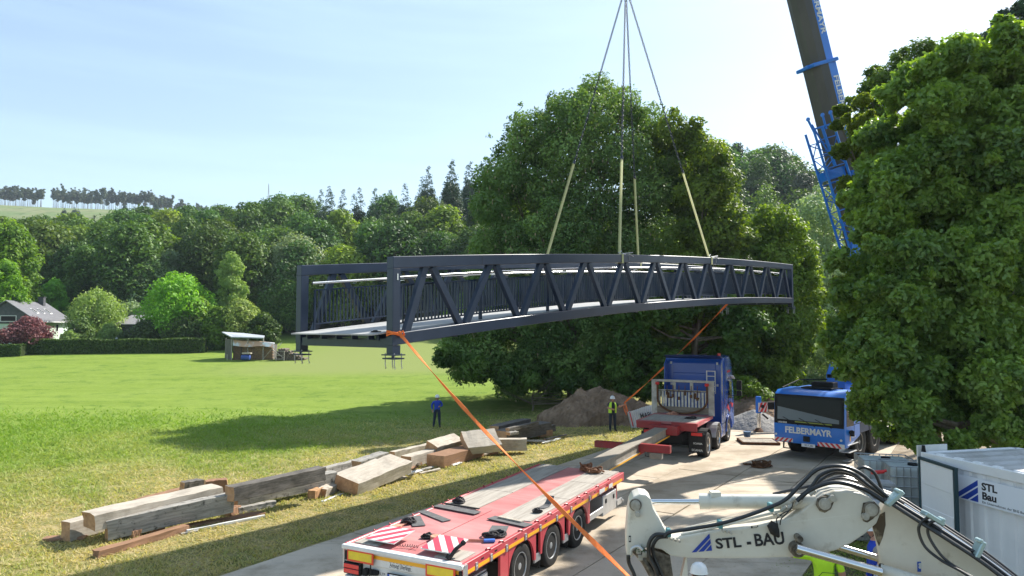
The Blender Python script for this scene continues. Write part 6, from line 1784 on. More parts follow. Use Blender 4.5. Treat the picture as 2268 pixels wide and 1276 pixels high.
# sign
s0, s1 = .73, 3.4; z0, z1 = 1.86, 2.33
mb = MB(); mb.box(((s0 + s1) / 2, -.015, (z0 + z1) / 2), (s1 - s0, .012, z1 - z0)); sg = mb.build('sign_board', M_SIGNW, cont)
def logo(parent, O, X, Y, s, m, off, wide=1.0):
    """three slanting stripes forming a triangle; s = height"""
    X = Vector(X).normalized(); Y = Vector(Y).normalized(); Z = X.cross(Y)
    for st in ([(0, 0), (1.18, .98), (1.18, .74), (.28, 0)], [(.38, 0), (1.18, .66), (1.18, .42), (.70, 0)], [(.80, 0), (1.18, .34), (1.18, 0)]):
        lo = [Vector(O) + X * (p[0] * s * wide) + Y * (p[1] * s) + Z * off for p in st]; hi = [p + Z * .002 for p in lo]
        mb = MB(); mb.hull(lo, hi); mb.build('logo_stripe', m, parent)
logo(sg, (s0 + .05, -.022, z0 + .03), (1, 0, 0), (0, 0, 1), .42, M_SIGNB, .001, 1.15)
text('lettering', 'STL', .185, M_BLACKT, sg, (1, 0, 0), (0, 0, 1), (s0 + .70, -.0225, z1 - .13), ext=.001, bold=.007, align='LEFT', sx=1.1)
text('lettering', 'Bau', .185, M_BLACKT, sg, (1, 0, 0), (0, 0, 1), (s0 + .70, -.0225, z1 - .30), ext=.001, bold=.007, align='LEFT', sx=1.1)
text('lettering', 'Ein Unternehmen der BHS Bau', .062, M_BLACKT, sg, (1, 0, 0), (0, 0, 1), (s0 + .70, -.0225, z0 + .055), ext=.001, align='LEFT', sx=1.1)

M_TANK = mat('milky plastic tank', (0.50, 0.54, 0.53), .45, col2=(.42, .46, .45), nscale=2, spec=.4)
def ibc(px, d, z0, label, rz):
    x = (px - 1134) / FPX * d
    root = thing('liquid_tank', label, 'tank', (x, d, z0), rz, 'caged liquid tanks')
    mb = MB(); mb.box((0, 0, .64), (1.10, .92, .96)); t_ = mb.build('bottle', M_TANK, root, bevel=.09, seg=3, smooth=True)
    mb = MB(); mb.cyl((0, -.1, 1.12), (0, -.1, 1.17), .11, n=16); mb.build('lid', M_DARK, root)
    mb = MB()
    for z in (.22, .45, .68, .91, 1.14):
        mb.tube([(-.60, -.50, z), (.60, -.50, z), (.60, .50, z), (-.60, .50, z), (-.60, -.50, z)], .014, 6)
    for k in range(9):
        xx = -.60 + k * .15
        for y in (-.5, .5): mb.tube([(xx, y, .14), (xx, y, 1.14)], .012, 5)
    for k in range(1, 7):
        yy = -.5 + k * .143
        for xx in (-.6, .6): mb.tube([(xx, yy, .14), (xx, yy, 1.14)], .012, 5)
    mb.build('cage', M_GALV, root)
    mb = MB(); mb.box((0, 0, .12), (1.2, 1.0, .03))
    for y in (-.44, 0, .44): mb.box((0, y, .05), (1.2, .1, .1))
    mb.build('pallet', M_TGREY, root)
ibc(1950, 18.0, .74, 'caged white liquid tank standing left, nearer the crane', -.25)
ibc(2008, 17.2, .74, 'caged white liquid tank standing right, beside the container door', -.25)
# pallet platform under the tanks
mb = MB()
for k in range(6): mb.box((0, 0, .07 + k * .12), (2.6, 1.3, .08)); mb.box((-.9, 0, .02 + k * .12), (.12, 1.3, .06)); mb.box((.9, 0, .02 + k * .12), (.12, 1.3, .06))
pq = mb.build('pallet_stack', M_TGREY, None); pq.location = (9.6, 17.55, 0); pq.rotation_euler = (0, 0, -.35); tag(pq, 'low stack of wooden pallets under the caged tanks', 'pallets')
# stack of concrete slabs in front of the tanks
def slabs(px, d, zt, n, w, l, rz, label, m, seed, name='slab_stack', each=.07):
    x = (px - 1134) / FPX * d; rng = random.Random(seed)
    root = thing(name, label, 'slab stack', (x, d, 0), rz)
    for k in range(n):
        mb = MB(); mb.box((rng.uniform(-.05, .05), rng.uniform(-.04, .04), zt - each / 2 - k * (each + .015)), (w, l, each)); mb.build('slab', m, root, bevel=.008)
    h = zt - n * (each + .015)
    if h > .1:
        mb = MB(); mb.box((0, 0, h / 2), (w * .8, l * .9, h)); mb.build('crate', M_TDARK, root)
M_SLAB = mat('grey precast slabs', (.40, .41, .42), .8, col2=(.32, .33, .34), nscale=3)
slabs(1968, 14.9, 1.50, 7, .75, .5, -.3, 'stack of grey slabs between the hoses and the container door', M_SLAB, 1)
slabs(1940, 15.6, 1.80, 5, .40, .4, -.2, 'narrow grey slab stack at the left of the tanks', M_SLAB, 2)
slabs(2000, 14.6, 1.30, 4, .5, .5, .3, 'dark jumble of boards on a crate before the container door', M_TDARK, 3, 'board_stack')
q = P(1943, 1050, 15.6); mb = MB(); mb.tube([q + Vector((-.12, 0, .03)), q + Vector((.14, 0, .05))], .04, 10); mb.tube([q + Vector((.1, -.02, .05)), q + Vector((.18, -.05, .09))], .028, 8)
tag(mb.build('power_tool', M_HAZR, None, origin=q), 'red power tool behind the excavator hoses', 'tool')
# ================================================================ EXCAVATOR ARM
M_EXW = mat('grimy white excavator paint', (0.70, 0.665, 0.58), .45, col2=(.62, .58, .50), nscale=2, coat=.15, dirt=(.26, .21, .13), dscale=3.4, demand=(.57, .78))
M_GREASE = mat('greasy grey steel', (.22, .19, .15), .5, .2, col2=(.05, .04, .03), nscale=14)
M_PIN = mat('pin cap', (.50, .48, .43), .45, .2, col2=(.36, .33, .28), nscale=12)
M_HOSE = mat('hydraulic hose', (.012, .013, .015), .38, spec=.6)
M_CLAMP = mat('zinc clamp', (.40, .52, .52), .4, .6)
def E8(x, y): return (1360 + x / 3.78, 980 + y / 3.78)
def E3(x, y): return (1860 + x / 4.037, 960 + y / 4.037)
def dstick(px): return 7.55 - (px - 1390) / 570 * .55
def dboom(px): return 7.12 - (px - 1920) / 348 * .75
exo = Vector((6.2, 5.2, 0))
exc = thing('excavator', 'white excavator arm with black hydraulic hoses reaching in from the bottom right', 'excavator', exo)
def XP(p, dfun, dz=0.0):
    return P(p[0], p[1], dfun(p[0]) + dz) - exo
def plate(name, pts, dfun, th, parent, m=M_EXW, bevel=.02, dz=0.0, ex=(.10, .99)):
    f_ = [XP(p, dfun, dz) for p in pts]; b_ = [v + Vector((ex[0], ex[1], .0)) * th for v in f_]
    mb = MB(); mb.hull(f_, b_); return mb.build(name, m, parent, bevel=bevel, seg=2)
stick_px = [E8(*p) for p in [(106, 955), (104, 780), (118, 610), (134, 505), (162, 455), (215, 432), (272, 440), (310, 475), (328, 550), (385, 655), (450, 765), (505, 800), (800, 745), (1200, 692), (1430, 650), (1560, 580), (1680, 482), (1760, 432), (1850, 407), (1960, 405), (2060, 425), (2150, 465), (2225, 530), (2240, 580), (2200, 680), (2100, 770), (1980, 850), (1860, 905), (1760, 930), (1640, 945), (1500, 962), (1200, 972), (900, 975), (620, 970), (480, 955), (400, 900), (300, 880), (200, 900), (140, 975)]]
stick = plate('stick', stick_px, dstick, .30, exc)
# slimmer top ridge plate set back, seen above the long edge
pts = [E8(*p) for p in [(480, 800), (900, 700), (1300, 620), (1500, 560), (1640, 470), (1500, 640), (1200, 700), (800, 755)]]
plate('top_plate', pts, dstick, .2, stick, dz=.12, bevel=.005)
# boom
boom_px = [E3(*p) for p in [(285, 830), (340, 720), (400, 630), (480, 620), (560, 640), (800, 790), (1050, 950), (1250, 1090), (1500, 1290), (2300, 1950), (2500, 2500), (1500, 2500), (700, 1750), (420, 1500), (362, 1276), (345, 1100), (315, 950)]]
boom = plate('boom', boom_px, dboom, .30, exc, dz=.06, ex=(.42, .90))
# pins with keepers
def pin(px, py, r, dfun, keep=None, kr=0, ring=True, th=.05, m=M_PIN, parent=stick, dz=0.):
    c = XP((px, py), dfun, dz); k = 7.3 / FPX
    ax = Vector((-.10, -.99, 0)).normalized(); R = r * k
    mb = MB()
    if ring: mb.cyl(c, c + ax * th * .55, R * 1.25, n=26)
    mb.build('pin_boss', M_GREASE, parent, bevel=.004) if ring else None
    mb = MB(); mb.cyl(c, c + ax * th * .8, R, n=26); mb.cyl(c + ax * th * .8, c + ax * th, R * .72, n=26); mb.cyl(c + ax * th, c + ax * (th + .006), R * .10, n=8); mb.build('pin', m, parent, bevel=.004)
    if keep:
        q = XP(keep, dfun, dz); mb = MB(); mb.beam(c.lerp(q, .3) + ax * th * .5, q + ax * th * .5, kr * k * 1.7, .03, up=ax); mb.cyl(q, q + ax * th, kr * k, n=16); mb.build('pin_keeper', m, parent, bevel=.003)
def e8(x, y, *a, **k): pass
pin(*E8(178, 520), 11, dstick, E8(196, 595), 6)
pin(*E8(1755, 508), 12.5, dstick, E8(1822, 462), 7)
pin(*E8(2145, 558), 13, dstick, E8(2095, 615), 7)
pin(*E8(1520, 880), 15.5, dstick, E8(1530, 785), 7, ring=False, th=.11, m=M_GREASE)
c = XP(E8(1520, 880), dstick); mb = MB(); mb.cyl(c + Vector((-.011, -.11, 0)), c + Vector((-.013, -.13, 0)), .032, n=14); mb.build('pin_cap', M_PIN, stick)
# grease stains below pins are part of the paint: thin flat stains
def stain(pts, dfun, parent, m, dz=-.0025):
    f_ = [XP(p, dfun, dz) for p in pts]; mb = MB(); mb.hull(f_, [v + Vector((0, .001, 0)) for v in f_]); mb.build('grease_stain', m, parent)
M_ST = mat('grease stain', (.07, .05, .03), .5, col2=(.36, .30, .20), nscale=8, lo=.50, hi=.68)
stain([E8(*p) for p in [(1700, 470), (1688, 520), (1720, 575), (1765, 590), (1815, 560), (1840, 500), (1835, 455), (1770, 435)]], dstick, stick, M_ST)
stain([E8(*p) for p in [(2085, 505), (2068, 600), (2085, 660), (2120, 672), (2170, 640), (2215, 590), (2225, 545), (2180, 495)]], dstick, stick, M_ST)
stain([E3(*p) for p in [(330, 740), (290, 820), (330, 960), (350, 1010), (385, 930), (410, 820), (405, 700)]], dboom, boom, M_ST, dz=.056)
# cylinders
def rod(name, a, b, ra, m, dfa, dfb, parent, n=20, smooth_=True, za=0., zb=0.):
    A = P(a[0], a[1], dfa) - exo; B = P(b[0], b[1], dfb) - exo
    mb = MB(); mb.tube([A, B], ra, n); return mb.build(name, m, parent, smooth=True)
kk = 7.45 / FPX
sc_ = rod('cylinder_barrel', E8(720, 493), E8(1690, 497), 15.5 * kk, M_EXW, 7.55, 7.22, exc)
rod('cylinder_rod', E8(215, 497), E8(730, 497), 6.0 * kk, M_CHROME, 7.68, 7.55, sc_)
mb = MB(); A = P(*E8(716, 493), 7.55) - exo; B = P(*E8(800, 493), 7.52) - exo; mb.tube([A, B], 17.0 * kk, 20); B2_ = P(*E8(845, 430), 7.5) - exo; mb.box(B2_, (.10, .1, .05)); mb.build('cylinder_gland', M_EXW, sc_, smooth=False)
mb = MB(); A = P(*E8(1680, 497), 7.22) - exo; B = P(*E8(1760, 508), 7.2) - exo; mb.tube([A, B], 12 * kk, 16); mb.build('cylinder_end', M_GREASE, sc_)
bc_ = rod('boom_cylinder_rod', E8(1530, 885), E8(2240, 1085), 8.5 * kk, M_CHROME, 6.98, 6.78, exc)
rod('boom_cylinder_barrel', E3(360, 1222), E3(1500, 1560), 12.5 * kk, M_EXW, 6.86, 6.4, exc)
mb = MB(); mb.tube([P(*E3(352, 1222), 6.87) - exo, P(*E3(385, 1230), 6.86) - exo], 13.5 * kk, 18); mb.build('cylinder_gland', M_DARK, exc)
rod('boom_cylinder_rod', E8(1800, 850), E8(2260, 985), 7.5 * kk, M_CHROME, 7.5, 7.35, exc)
# hazard label and small marks
def decal(c, w, h, m, dfun, parent, name='decal', dz=-.004, slope=0.0):
    C_ = XP(c, dfun, dz); mb = MB(); T = Matrix.Translation(C_) @ Matrix.Rotation(slope, 4, 'Y'); mb.box((0, 0, 0), (w, .003, h), T); return mb.build(name, m, parent)
dc = decal(E3(718, 1192), .052, .095, M_EUBLUE, dboom, boom, dz=.053)
mb = MB(); cx_ = XP(E3(718, 1180), dboom, .049)
for zz in (.012, -.014): mb.lathe([(.008, -.001), (.015, -.001), (.015, .001), (.008, .001)], Matrix.Translation(cx_ + Vector((0, 0, zz - .004))) @ Matrix.Rotation(math.pi / 2, 4, 'Z'), 14)
mb.build('lifting_symbol', M_WHITE, dc)
for c in ((132, 808), (1178, 706)):
    w, h = (.022, .065) if c[0] < 200 else (.075, .022)
    o = decal(E8(*c), w, h, M_BLACK, dstick, stick, slope=-.12 if c[0] > 200 else 0); o2 = decal(E8(*c), w * .6, h * .6, M_EXW, dstick, o, dz=-.006, slope=-.12 if c[0] > 200 else 0)
# name lettering and stripes
X_ = (XP(E8(1400, 800), dstick) - XP(E8(860, 842), dstick)).normalized()
LO = XP(E8(650, 921), dstick, -.004)
Yv = (Vector((0, 0, 1)) - X_ * X_.z).normalized()
logo(stick, LO, X_ + Vector((0, 0, .02)), Yv, .175, M_SIGNB, .002)
text('lettering', 'STL', .140, M_BLACKT, stick, X_, Yv, XP(E8(955, 846), dstick, -.006), ext=.001, bold=.004, sx=1.15)
text('lettering', '-', .17, M_BLACKT, stick, X_, Yv, XP(E8(1128, 832), dstick, -.006), ext=.001, bold=.006, sx=.8)
text('lettering', 'BAU', .168, M_BLACKT, stick, X_, Yv, XP(E8(1300, 815), dstick, -.006), ext=.001, bold=.004, sx=.92)
# hoses
def curve(pts, n=8):
    out = []; P_ = [pts[0]] + list(pts) + [pts[-1]]
    for i in range(1, len(P_) - 2):
        p0, p1, p2, p3 = P_[i - 1], P_[i], P_[i + 1], P_[i + 2]
        for k in range(n):
            t = k / n; out.append(.5 * ((2 * p1) + (p2 - p0) * t + (2 * p0 - 5 * p1 + 4 * p2 - p3) * t * t + (-p0 + 3 * p1 - 3 * p2 + p3) * t ** 3))
    out.append(P_[-2]); return out
def hose(pts, r, dz, m=M_HOSE, name='hose', parent=None):
    q = [P(p[0], p[1], (7.5 - (p[0] - 1390) / 570 * .5 if p[0] < 1960 else 7.0 - (p[0] - 1960) / 308 * .7) + dz) - exo for p in pts]
    mb = MB(); mb.tube(curve(q), r * 7.2 / FPX, 8); return mb.build(name, m, parent or exc, smooth=True)
h8 = lambda L: [E8(*p) for p in L]
h3 = lambda L: [E3(*p) for p in L]
run = lambda o: h3([(430 + o, 590 - o * .3), (700, 760 - o), (1000, 950 - o), (1300, 1150 - o), (1660, 1430 - o), (2100, 1800 - o)])
hose(h8([(425, 790), (470, 752), (680, 718), (880, 682), (1080, 625), (1300, 545), (1440, 475), (1570, 345), (1690, 235), (1820, 198), (1950, 208), (2070, 265), (2190, 370)]) + run(20), 4.2, -.10)
hose(h8([(1530, 490), (1640, 400), (1800, 340), (1950, 345), (2120, 405), (2268, 500)]) + run(-20), 4.6, -.13)
hose(h8([(1540, 500), (1660, 360), (1730, 275), (1860, 228), (1990, 255), (2130, 360)]) + run(5), 4.0, .02)
hose(h8([(2005, 240), (2090, 208), (2175, 250), (2225, 350), (2270, 480)]) + run(45), 3.4, .06)
hose(h8([(1700, 330), (1850, 260), (2000, 280), (2120, 370)]) + run(60), 3.4, .12)
hose(h8([(1660, 380), (1800, 270), (1940, 245), (2100, 320)]) + run(35), 3.0, .09)
hose(h8([(1330, 432), (1550, 385), (1700, 350), (1880, 290), (1980, 300)]) + run(75), 3.2, .22)
hose(h8([(1500, 460), (1600, 420), (1720, 350), (1900, 300), (2100, 350)]) + run(90), 2.6, .16)
hose(h8([(440, 775), (345, 775), (292, 850), (298, 960), (345, 1060), (375, 1160)]), 4.5, -.06)
hose(h8([(450, 790), (370, 800), (325, 870), (338, 960), (380, 1060), (420, 1160)]), 4.0, -.03)
hose(h3([(800, 750), (735, 790), (705, 870), (760, 1010), (900, 1130), (1080, 1230), (1240, 1330)]), 3.0, -.14)
hose(h3([(850, 780), (800, 810), (790, 900), (860, 1030), (960, 1140), (1110, 1240), (1280, 1340)]), 3.0, -.13)
hose(h3([(900, 870), (1000, 990), (1120, 1040), (1210, 1050)]), 1.0, -.12)
# rigid pipes on the boom and along the stick
for o_, r_ in ((0, 1.8), (14, 1.6), (28, 1.6), (-38, 2.0)): hose(h3([(560 + o_ * .5, 660 - o_), (800, 800 - o_), (1100, 1000 - o_), (1400, 1210 - o_), (1700, 1440 - o_)]), r_, -.05 + o_ * .002, M_CHROME if o_ else M_GALV, 'pipe')
hose(h8([(560, 770), (900, 700), (1250, 610), (1480, 560)]), 3.0, .08, M_EXW, 'pipe'); hose(h8([(600, 715), (860, 655), (1000, 625)]), 2.2, .20, M_EXW, 'pipe')
hose(h8([(1370, 690), (1362, 640), (1420, 590), (1480, 560), (1500, 500)]), 1.3, -.05); hose(h8([(1390, 690), (1400, 640), (1450, 590), (1490, 540)]), 1.3, -.06)
mb = MB(); c = XP(E8(1345, 720), dstick, -.05)
mb.tube([c + Vector((.0, 0, .06)), c + Vector((-.02, 0, .02)), c + Vector((-.0, 0, -.03)), c + Vector((.04, 0, -.085))], [.035, .055, .05, .012], 12); mb.build('rag', M_BLACK, exc, smooth=True)
for (x, y) in ((455, 752), (885, 682), (1310, 540)):
    c = XP(E8(x, y), dstick, -.08); mb = MB(); mb.box(c, (.045, .08, .085)); mb.build('hose_clamp', mat('teal clamp', (.10, .28, .30), .5), exc, bevel=.008)
    mb = MB(); 
    for k in range(3): mb.cyl(c + Vector((.03 + k * .04, .03, -.07 - .01 * k)), c + Vector((.03 + k * .04, -.02, -.07 - .01 * k)), .013, n=8)
    mb.build('fitting', M_PIN, exc)
for (x, y, a) in ((480, 575, .7), (830, 755, -.55), (1235, 1030, 1.1)):
    c = P(*E3(x, y), dboom(E3(x, y)[0]) - .15) - exo; mb = MB(); T = Matrix.Translation(c) @ Matrix.Rotation(-a, 4, 'Y')
    mb.box((0, 0, 0), (.20 if x < 1000 else .16, .10, .045), T); mb.cyl((.07, -.05, .03), (.07, .03, .03), .022, n=8, M=T); mb.build('pipe_clamp', M_CLAMP, exc, bevel=.008)
for (x, y) in ((1480, 500), (1450, 560), (1520, 520), (1400, 575), (1640, 440)):
    c = XP(E8(x, y), dstick, -.02); mb = MB(); mb.cyl(c, c + Vector((.05, -.02, .05)), .018, n=8); mb.cyl(c + Vector((.02, 0, .02)), c + Vector((.03, 0, .03)), .025, n=6); mb.build('fitting', M_PIN, exc)
# bucket linkage at the left end
hose(h8([(120, 945), (125, 1010), (165, 1100), (185, 1180)]), 4.5, -.08); hose(h8([(140, 940), (150, 890), (200, 870), (240, 900)]), 3.2, -.07, M_ALU, 'link_pipe')
for L, w in (([(170, 890), (260, 1000), (330, 1130)], 9), ([(230, 900), (330, 1010), (400, 1140)], 8)):
    hose(h8(L), w, .02, M_GREASE, 'link_arm')
for (x, y) in ((220, 960), (255, 935), (205, 905)):
    c = XP(E8(x, y), dstick, -.05); mb = MB(); mb.box(c, (.05, .05, .06)); mb.build('valve', M_PIN, exc, bevel=.006)
plate('bucket_link', [E8(*p) for p in [(300, 890), (470, 950), (500, 1150), (360, 1150), (330, 1000)]], dstick, .2, exc, m=M_GREASE, dz=.06, bevel=.01)
plate('bucket_link', [E8(*p) for p in [(600, 965), (560, 1150), (620, 1150), (612, 970)]], dstick, .1, exc, dz=.05, bevel=.004)
rng_ = random.Random(6)
lv = MB()
for k in range(30):
    c = XP(E8(215 + rng_.uniform(-45, 45), 890 + rng_.uniform(-28, 28)), dstick, -.07 + rng_.uniform(-.03, .03)); T = Matrix.Translation(c) @ Matrix.Rotation(rng_.uniform(0, 6), 4, 'X') @ Matrix.Rotation(rng_.uniform(0, 6), 4, 'Z')
    lv.add([(-.012, 0, 0), (0, .006, 0), (.014, 0, .004), (0, -.006, 0)], [(0, 1, 2, 3)], T)
lv.build('caught_leaves', mat('caught grass', (.06, .13, .03), .8), exc)
# excavator body outside the picture, carrying the boom
mb = MB(); mb.box((1.6, -1.4, 1.75), (2.6, 3.0, 1.1)); mb.build('upper_body', M_EXW, exc, bevel=.08)
mb = MB(); mb.box((1.4, -1.4, .95), (2.3, 4.2, .5)); mb.build('undercarriage', M_DARK, exc, bevel=.03)
for y in (.1, -2.9):
    for s in (1, -1): wheel(exc, 1.4 + s * 1.15, y, .55, .5, s, .3, M_EXW)
# ================================================================ PEOPLE
M_SKIN = mat('skin', (.52, .27, .19), .5, col2=(.46, .22, .15), nscale=20, spec=.35)
M_HELM = mat('white helmet plastic', (.75, .76, .76), .3)
M_JEANS = mat('dark work trousers', (.02, .024, .035), .85)
M_BOOT = mat('dark boots', (.02, .018, .015), .6)
M_HAIRG = mat('grey hair', (.25, .23, .22), .8); M_HAIRB = mat('dark brown hair', (.05, .03, .02), .8)
def skin_mesh(nodes, edges, root):
    """nodes: name -> (pos, radius); one continuous skinned surface"""
    names = list(nodes); me = bpy.data.meshes.new('body')
    me.from_pydata([nodes[k][0] for k in names], [(names.index(a), names.index(b)) for a, b in edges], [])
    o = bpy.data.objects.new('body', me); COL.objects.link(o)
    md = o.modifiers.new('skin', 'SKIN'); md.use_smooth_shade = True; md.branch_smoothing = .6
    sv = me.skin_vertices[0].data
    for i, k in enumerate(names):
        r = nodes[k][1]; sv[i].radius = (r, r) if not isinstance(r, tuple) else r; sv[i].use_root = (k == root)
    sb = o.modifiers.new('sub', 'SUBSURF'); sb.levels = 1; sb.render_levels = 1
    dg = bpy.context.evaluated_depsgraph_get(); dg.update()
    m2 = bpy.data.meshes.new_from_object(o.evaluated_get(dg)); bpy.data.objects.remove(o)
    return m2
def head_into(mb, c, s, yaw, pitch=0.0):
    """face with brow, eye sockets, nose, mouth, chin and ears; looks along -y before turning"""
    T = Matrix.Translation(c) @ Matrix.Rotation(yaw, 4, 'Z') @ Matrix.Rotation(pitch, 4, 'X') @ Matrix.Diagonal((s, s, s, 1))
    nu, nv = 28, 20; vs = []; fs = []
    for j in range(nv + 1):
        v = math.pi * j / nv; z = math.cos(v)
        for i in range(nu):
            a = 2 * math.pi * i / nu; x = math.sin(v) * math.sin(a); y = -math.sin(v) * math.cos(a)
            X = x * .078; Y = y * .098; Z = z * .118
            if z < 0: X *= 1 + .28 * z; Y *= 1 + (.12 * z if y < 0 else .25 * z)
            fr_ = max(0, -y)
            Y -= .026 * math.exp(-((X / .014) ** 2)) * math.exp(-(((Z + .012) / .022) ** 2)) * fr_
            Y -= .008 * math.exp(-((X / .04) ** 2)) * math.exp(-(((Z - .030) / .012) ** 2)) * fr_
            Y += .012 * (math.exp(-(((X - .030) / .014) ** 2)) + math.exp(-(((X + .030) / .014) ** 2))) * math.exp(-(((Z - .008) / .013) ** 2)) * fr_
            Y -= .006 * math.exp(-((X / .022) ** 2)) * math.exp(-(((Z + .052) / .008) ** 2)) * fr_
            Y -= .010 * math.exp(-((X / .025) ** 2)) * math.exp(-(((Z + .092) / .018) ** 2)) * fr_
            vs.append((X, Y, Z))
    for j in range(nv):
        for i in range(nu):
            a = j * nu + i; b = j * nu + (i + 1) % nu
            fs.append((a, b, b + nu, a + nu))
    mb.add(vs, fs, T)
    for sx in (-1, 1):
        mb.tube([T @ Vector((sx * .074, .012, .022)), T @ Vector((sx * .090, .022, .004)), T @ Vector((sx * .080, .014, -.026))], [.012 * s, .014 * s, .009 * s], 7)
    return T
def person(label, loc, rotz, H, pose, shirt, trousers, hat=None, hair=None, vest=None, head=(0, 0), extra=None):
    root = thing('person', label, 'person', loc, rotz)
    k = H / 1.75
    N = {}
    def n(name, p, r): N[name] = (Vector(p) * k, (r * k if not isinstance(r, tuple) else (r[0] * k, r[1] * k)))
    n('pelvis', (0, 0, .96), (.19, .15)); n('waist', (0, 0, 1.10), (.185, .15)); n('chest', (0, .01, 1.28), (.21, .155)); n('upper', (0, .01, 1.40), (.16, .12)); n('neck', (0, .005, 1.49), .056); n('skull', (0, -.005, 1.60), .062)
    E_ = [('pelvis', 'waist'), ('waist', 'chest'), ('chest', 'upper'), ('upper', 'neck'), ('neck', 'skull')]
    for s, c in ((-1, 'r'), (1, 'l')):
        n('sh' + c, (s * .185, .01, 1.405), .082)
        el, wr = pose.get('arm' + c, ((s * .26, .03, 1.15), (s * .27, -.06, .92)))
        n('el' + c, el, .060); n('wr' + c, wr, .036)
        d = (Vector(wr) - Vector(el)).normalized()
        side_ = d.cross(Vector((0, 1, 0)) if abs(d.y) < .8 else Vector((0, 0, 1))).normalized(); nrm = d.cross(side_)
        pm = Vector(wr) + d * .06
        n('pa' + c, pm, (.036, .022) if False else .030)
        E_ += [('upper', 'sh' + c), ('sh' + c, 'el' + c), ('el' + c, 'wr' + c), ('wr' + c, 'pa' + c)]
        curl = pose.get('curl' + c, .6)
        for f in range(4):
            b = pm + d * .030 + side_ * (-.027 + .018 * f); L = (.040, .046, .043, .034)[f]
            cu = curl if not (pose.get('point') == c and f == 0) else 0.05
            m = b + d * L + nrm * L * cu * .5; e = m + d * L * (1 - .5 * cu) * .9 + nrm * L * cu
            n('f%d1' % f + c, b, .0105); n('f%d2' % f + c, m, .009); n('f%d3' % f + c, e, .0075)
            E_ += [('pa' + c, 'f%d1' % f + c), ('f%d1' % f + c, 'f%d2' % f + c), ('f%d2' % f + c, 'f%d3' % f + c)]
        t1 = Vector(wr) + d * .035 + side_ * -.040; n('t1' + c, t1, .012); n('t2' + c, t1 + d * .035 + side_ * -.018 + nrm * .012, .009)
        E_ += [('wr' + c, 't1' + c), ('t1' + c, 't2' + c)]
        n('hip' + c, (s * .10, 0, .90), .115)
        kn, an = pose.get('leg' + c, ((s * .12, -.01, .50), (s * .13, .01, .09)))
        n('kn' + c, kn, .082); n('an' + c, an, .062); n('toe' + c, (an[0] + s * .03, an[1] - .17, .035), .038)
        E_ += [('pelvis', 'hip' + c), ('hip' + c, 'kn' + c), ('kn' + c, 'an' + c), ('an' + c, 'toe' + c)]
    N = {a: (tuple(b[0]), b[1]) for a, b in N.items()}
    me = skin_mesh(N, E_, 'pelvis')
    mb = MB(); hc = Vector((0, -.01, 1.625)) * k
    mb.v = [v.co.copy() for v in me.vertices]; mb.f = [list(p.vertices) for p in me.polygons]
    sleeve = pose.get('sleeve', .0)
    mi = []
    wr = {c: Vector(N['wr' + c][0]) for c in 'rl'}; el = {c: Vector(N['el' + c][0]) for c in 'rl'}
    for p in me.polygons:
        q = p.center
        arm = min((((q - wr[c]).length, c) for c in 'rl'))
        m_ = 1
        if q.z > 1.475 * k: m_ = 0
        elif q.z < .14 * k: m_ = 3
        elif q.z < .98 * k and abs(q.x) < .235 * k and arm[0] > .13 * k: m_ = 2
        for c in 'rl':
            a, b = el[c], wr[c]; t = (q - a).dot(b - a) / (b - a).length_squared
            dist = (q - (a + (b - a) * max(0, t))).length
            if t > (-.55 if sleeve else .93) and dist < .075 * k and (q - b).length < .42 * k: 
                if not (m_ == 2 and dist > .06): m_ = 0
        mi.append(m_)
    mb.mi = mi; mb.cur = 0
    T = head_into(mb, hc, k * 1.03, head[0], head[1])
    body = mb.build('body', [M_SKIN, shirt, trousers, M_BOOT], root, smooth=True)
    eyes = MB()
    for sx in (-1, 1): eyes.lathe([(.004, -.006), (.009, -.003), (.009, .003), (.004, .006)], T @ Matrix.Translation((sx * .030, -.083, .010)) @ Matrix.Rotation(math.pi / 2, 4, 'Z'), 8)
    eyes.build('eyes', M_BLACKT, root)
    if hair:
        hm = MB(); vs = []; fs = []; nu, nv = 20, 9
        for j in range(nv + 1):
            v = math.pi * .60 * j / nv
            for i in range(nu):
                a = 2 * math.pi * i / nu; bk = math.cos(a) > 0
                lim = 1.0 if math.cos(a) > -.2 else .62
                vv = v * lim; vs.append((math.sin(vv) * math.sin(a) * .086, math.sin(vv) * math.cos(a) * .108, math.cos(vv) * .126))
        for j in range(nv):
            for i in range(nu): fs.append((j * nu + i, j * nu + (i + 1) % nu, (j + 1) * nu + (i + 1) % nu, (j + 1) * nu + i))
        hm.add(vs, fs, T); hm.build('hair', hair, root, smooth=True)
    if hat:
        hm = MB(); prof = [(.004, .175), (.05, .168), (.090, .140), (.112, .095), (.118, .050), (.150, .038), (.150, .030), (.112, .036)]
        vs = []; fs = []; nu = 24
        for r, z in prof:
            for i in range(nu):
                a = 2 * math.pi * i / nu; y = -math.cos(a) * r * 1.12; x = math.sin(a) * r
                if r > .14: y = y * (1.12 if y < 0 else .82); x *= .84
                vs.append((x, y, z))
        for j in range(len(prof) - 1):
            for i in range(nu): fs.append((j * nu + i, (j + 1) * nu + i, (j + 1) * nu + (i + 1) % nu, j * nu + (i + 1) % nu))
        fs.append(tuple(range(nu)))
        hm.add(vs, fs, T @ Matrix.Translation((0, 0, -.005))); hm.build('hard_hat', hat, root, smooth=True)
        mbs = MB(); mbs.tube([T @ Vector((-.088, -.01, .05)), T @ Vector((-.07, -.05, -.06)), T @ Vector((0, -.06, -.125)), T @ Vector((.07, -.05, -.06)), T @ Vector((.088, -.01, .05))], .005, 5); mbs.build('chin_strap', M_BLACKT, root)
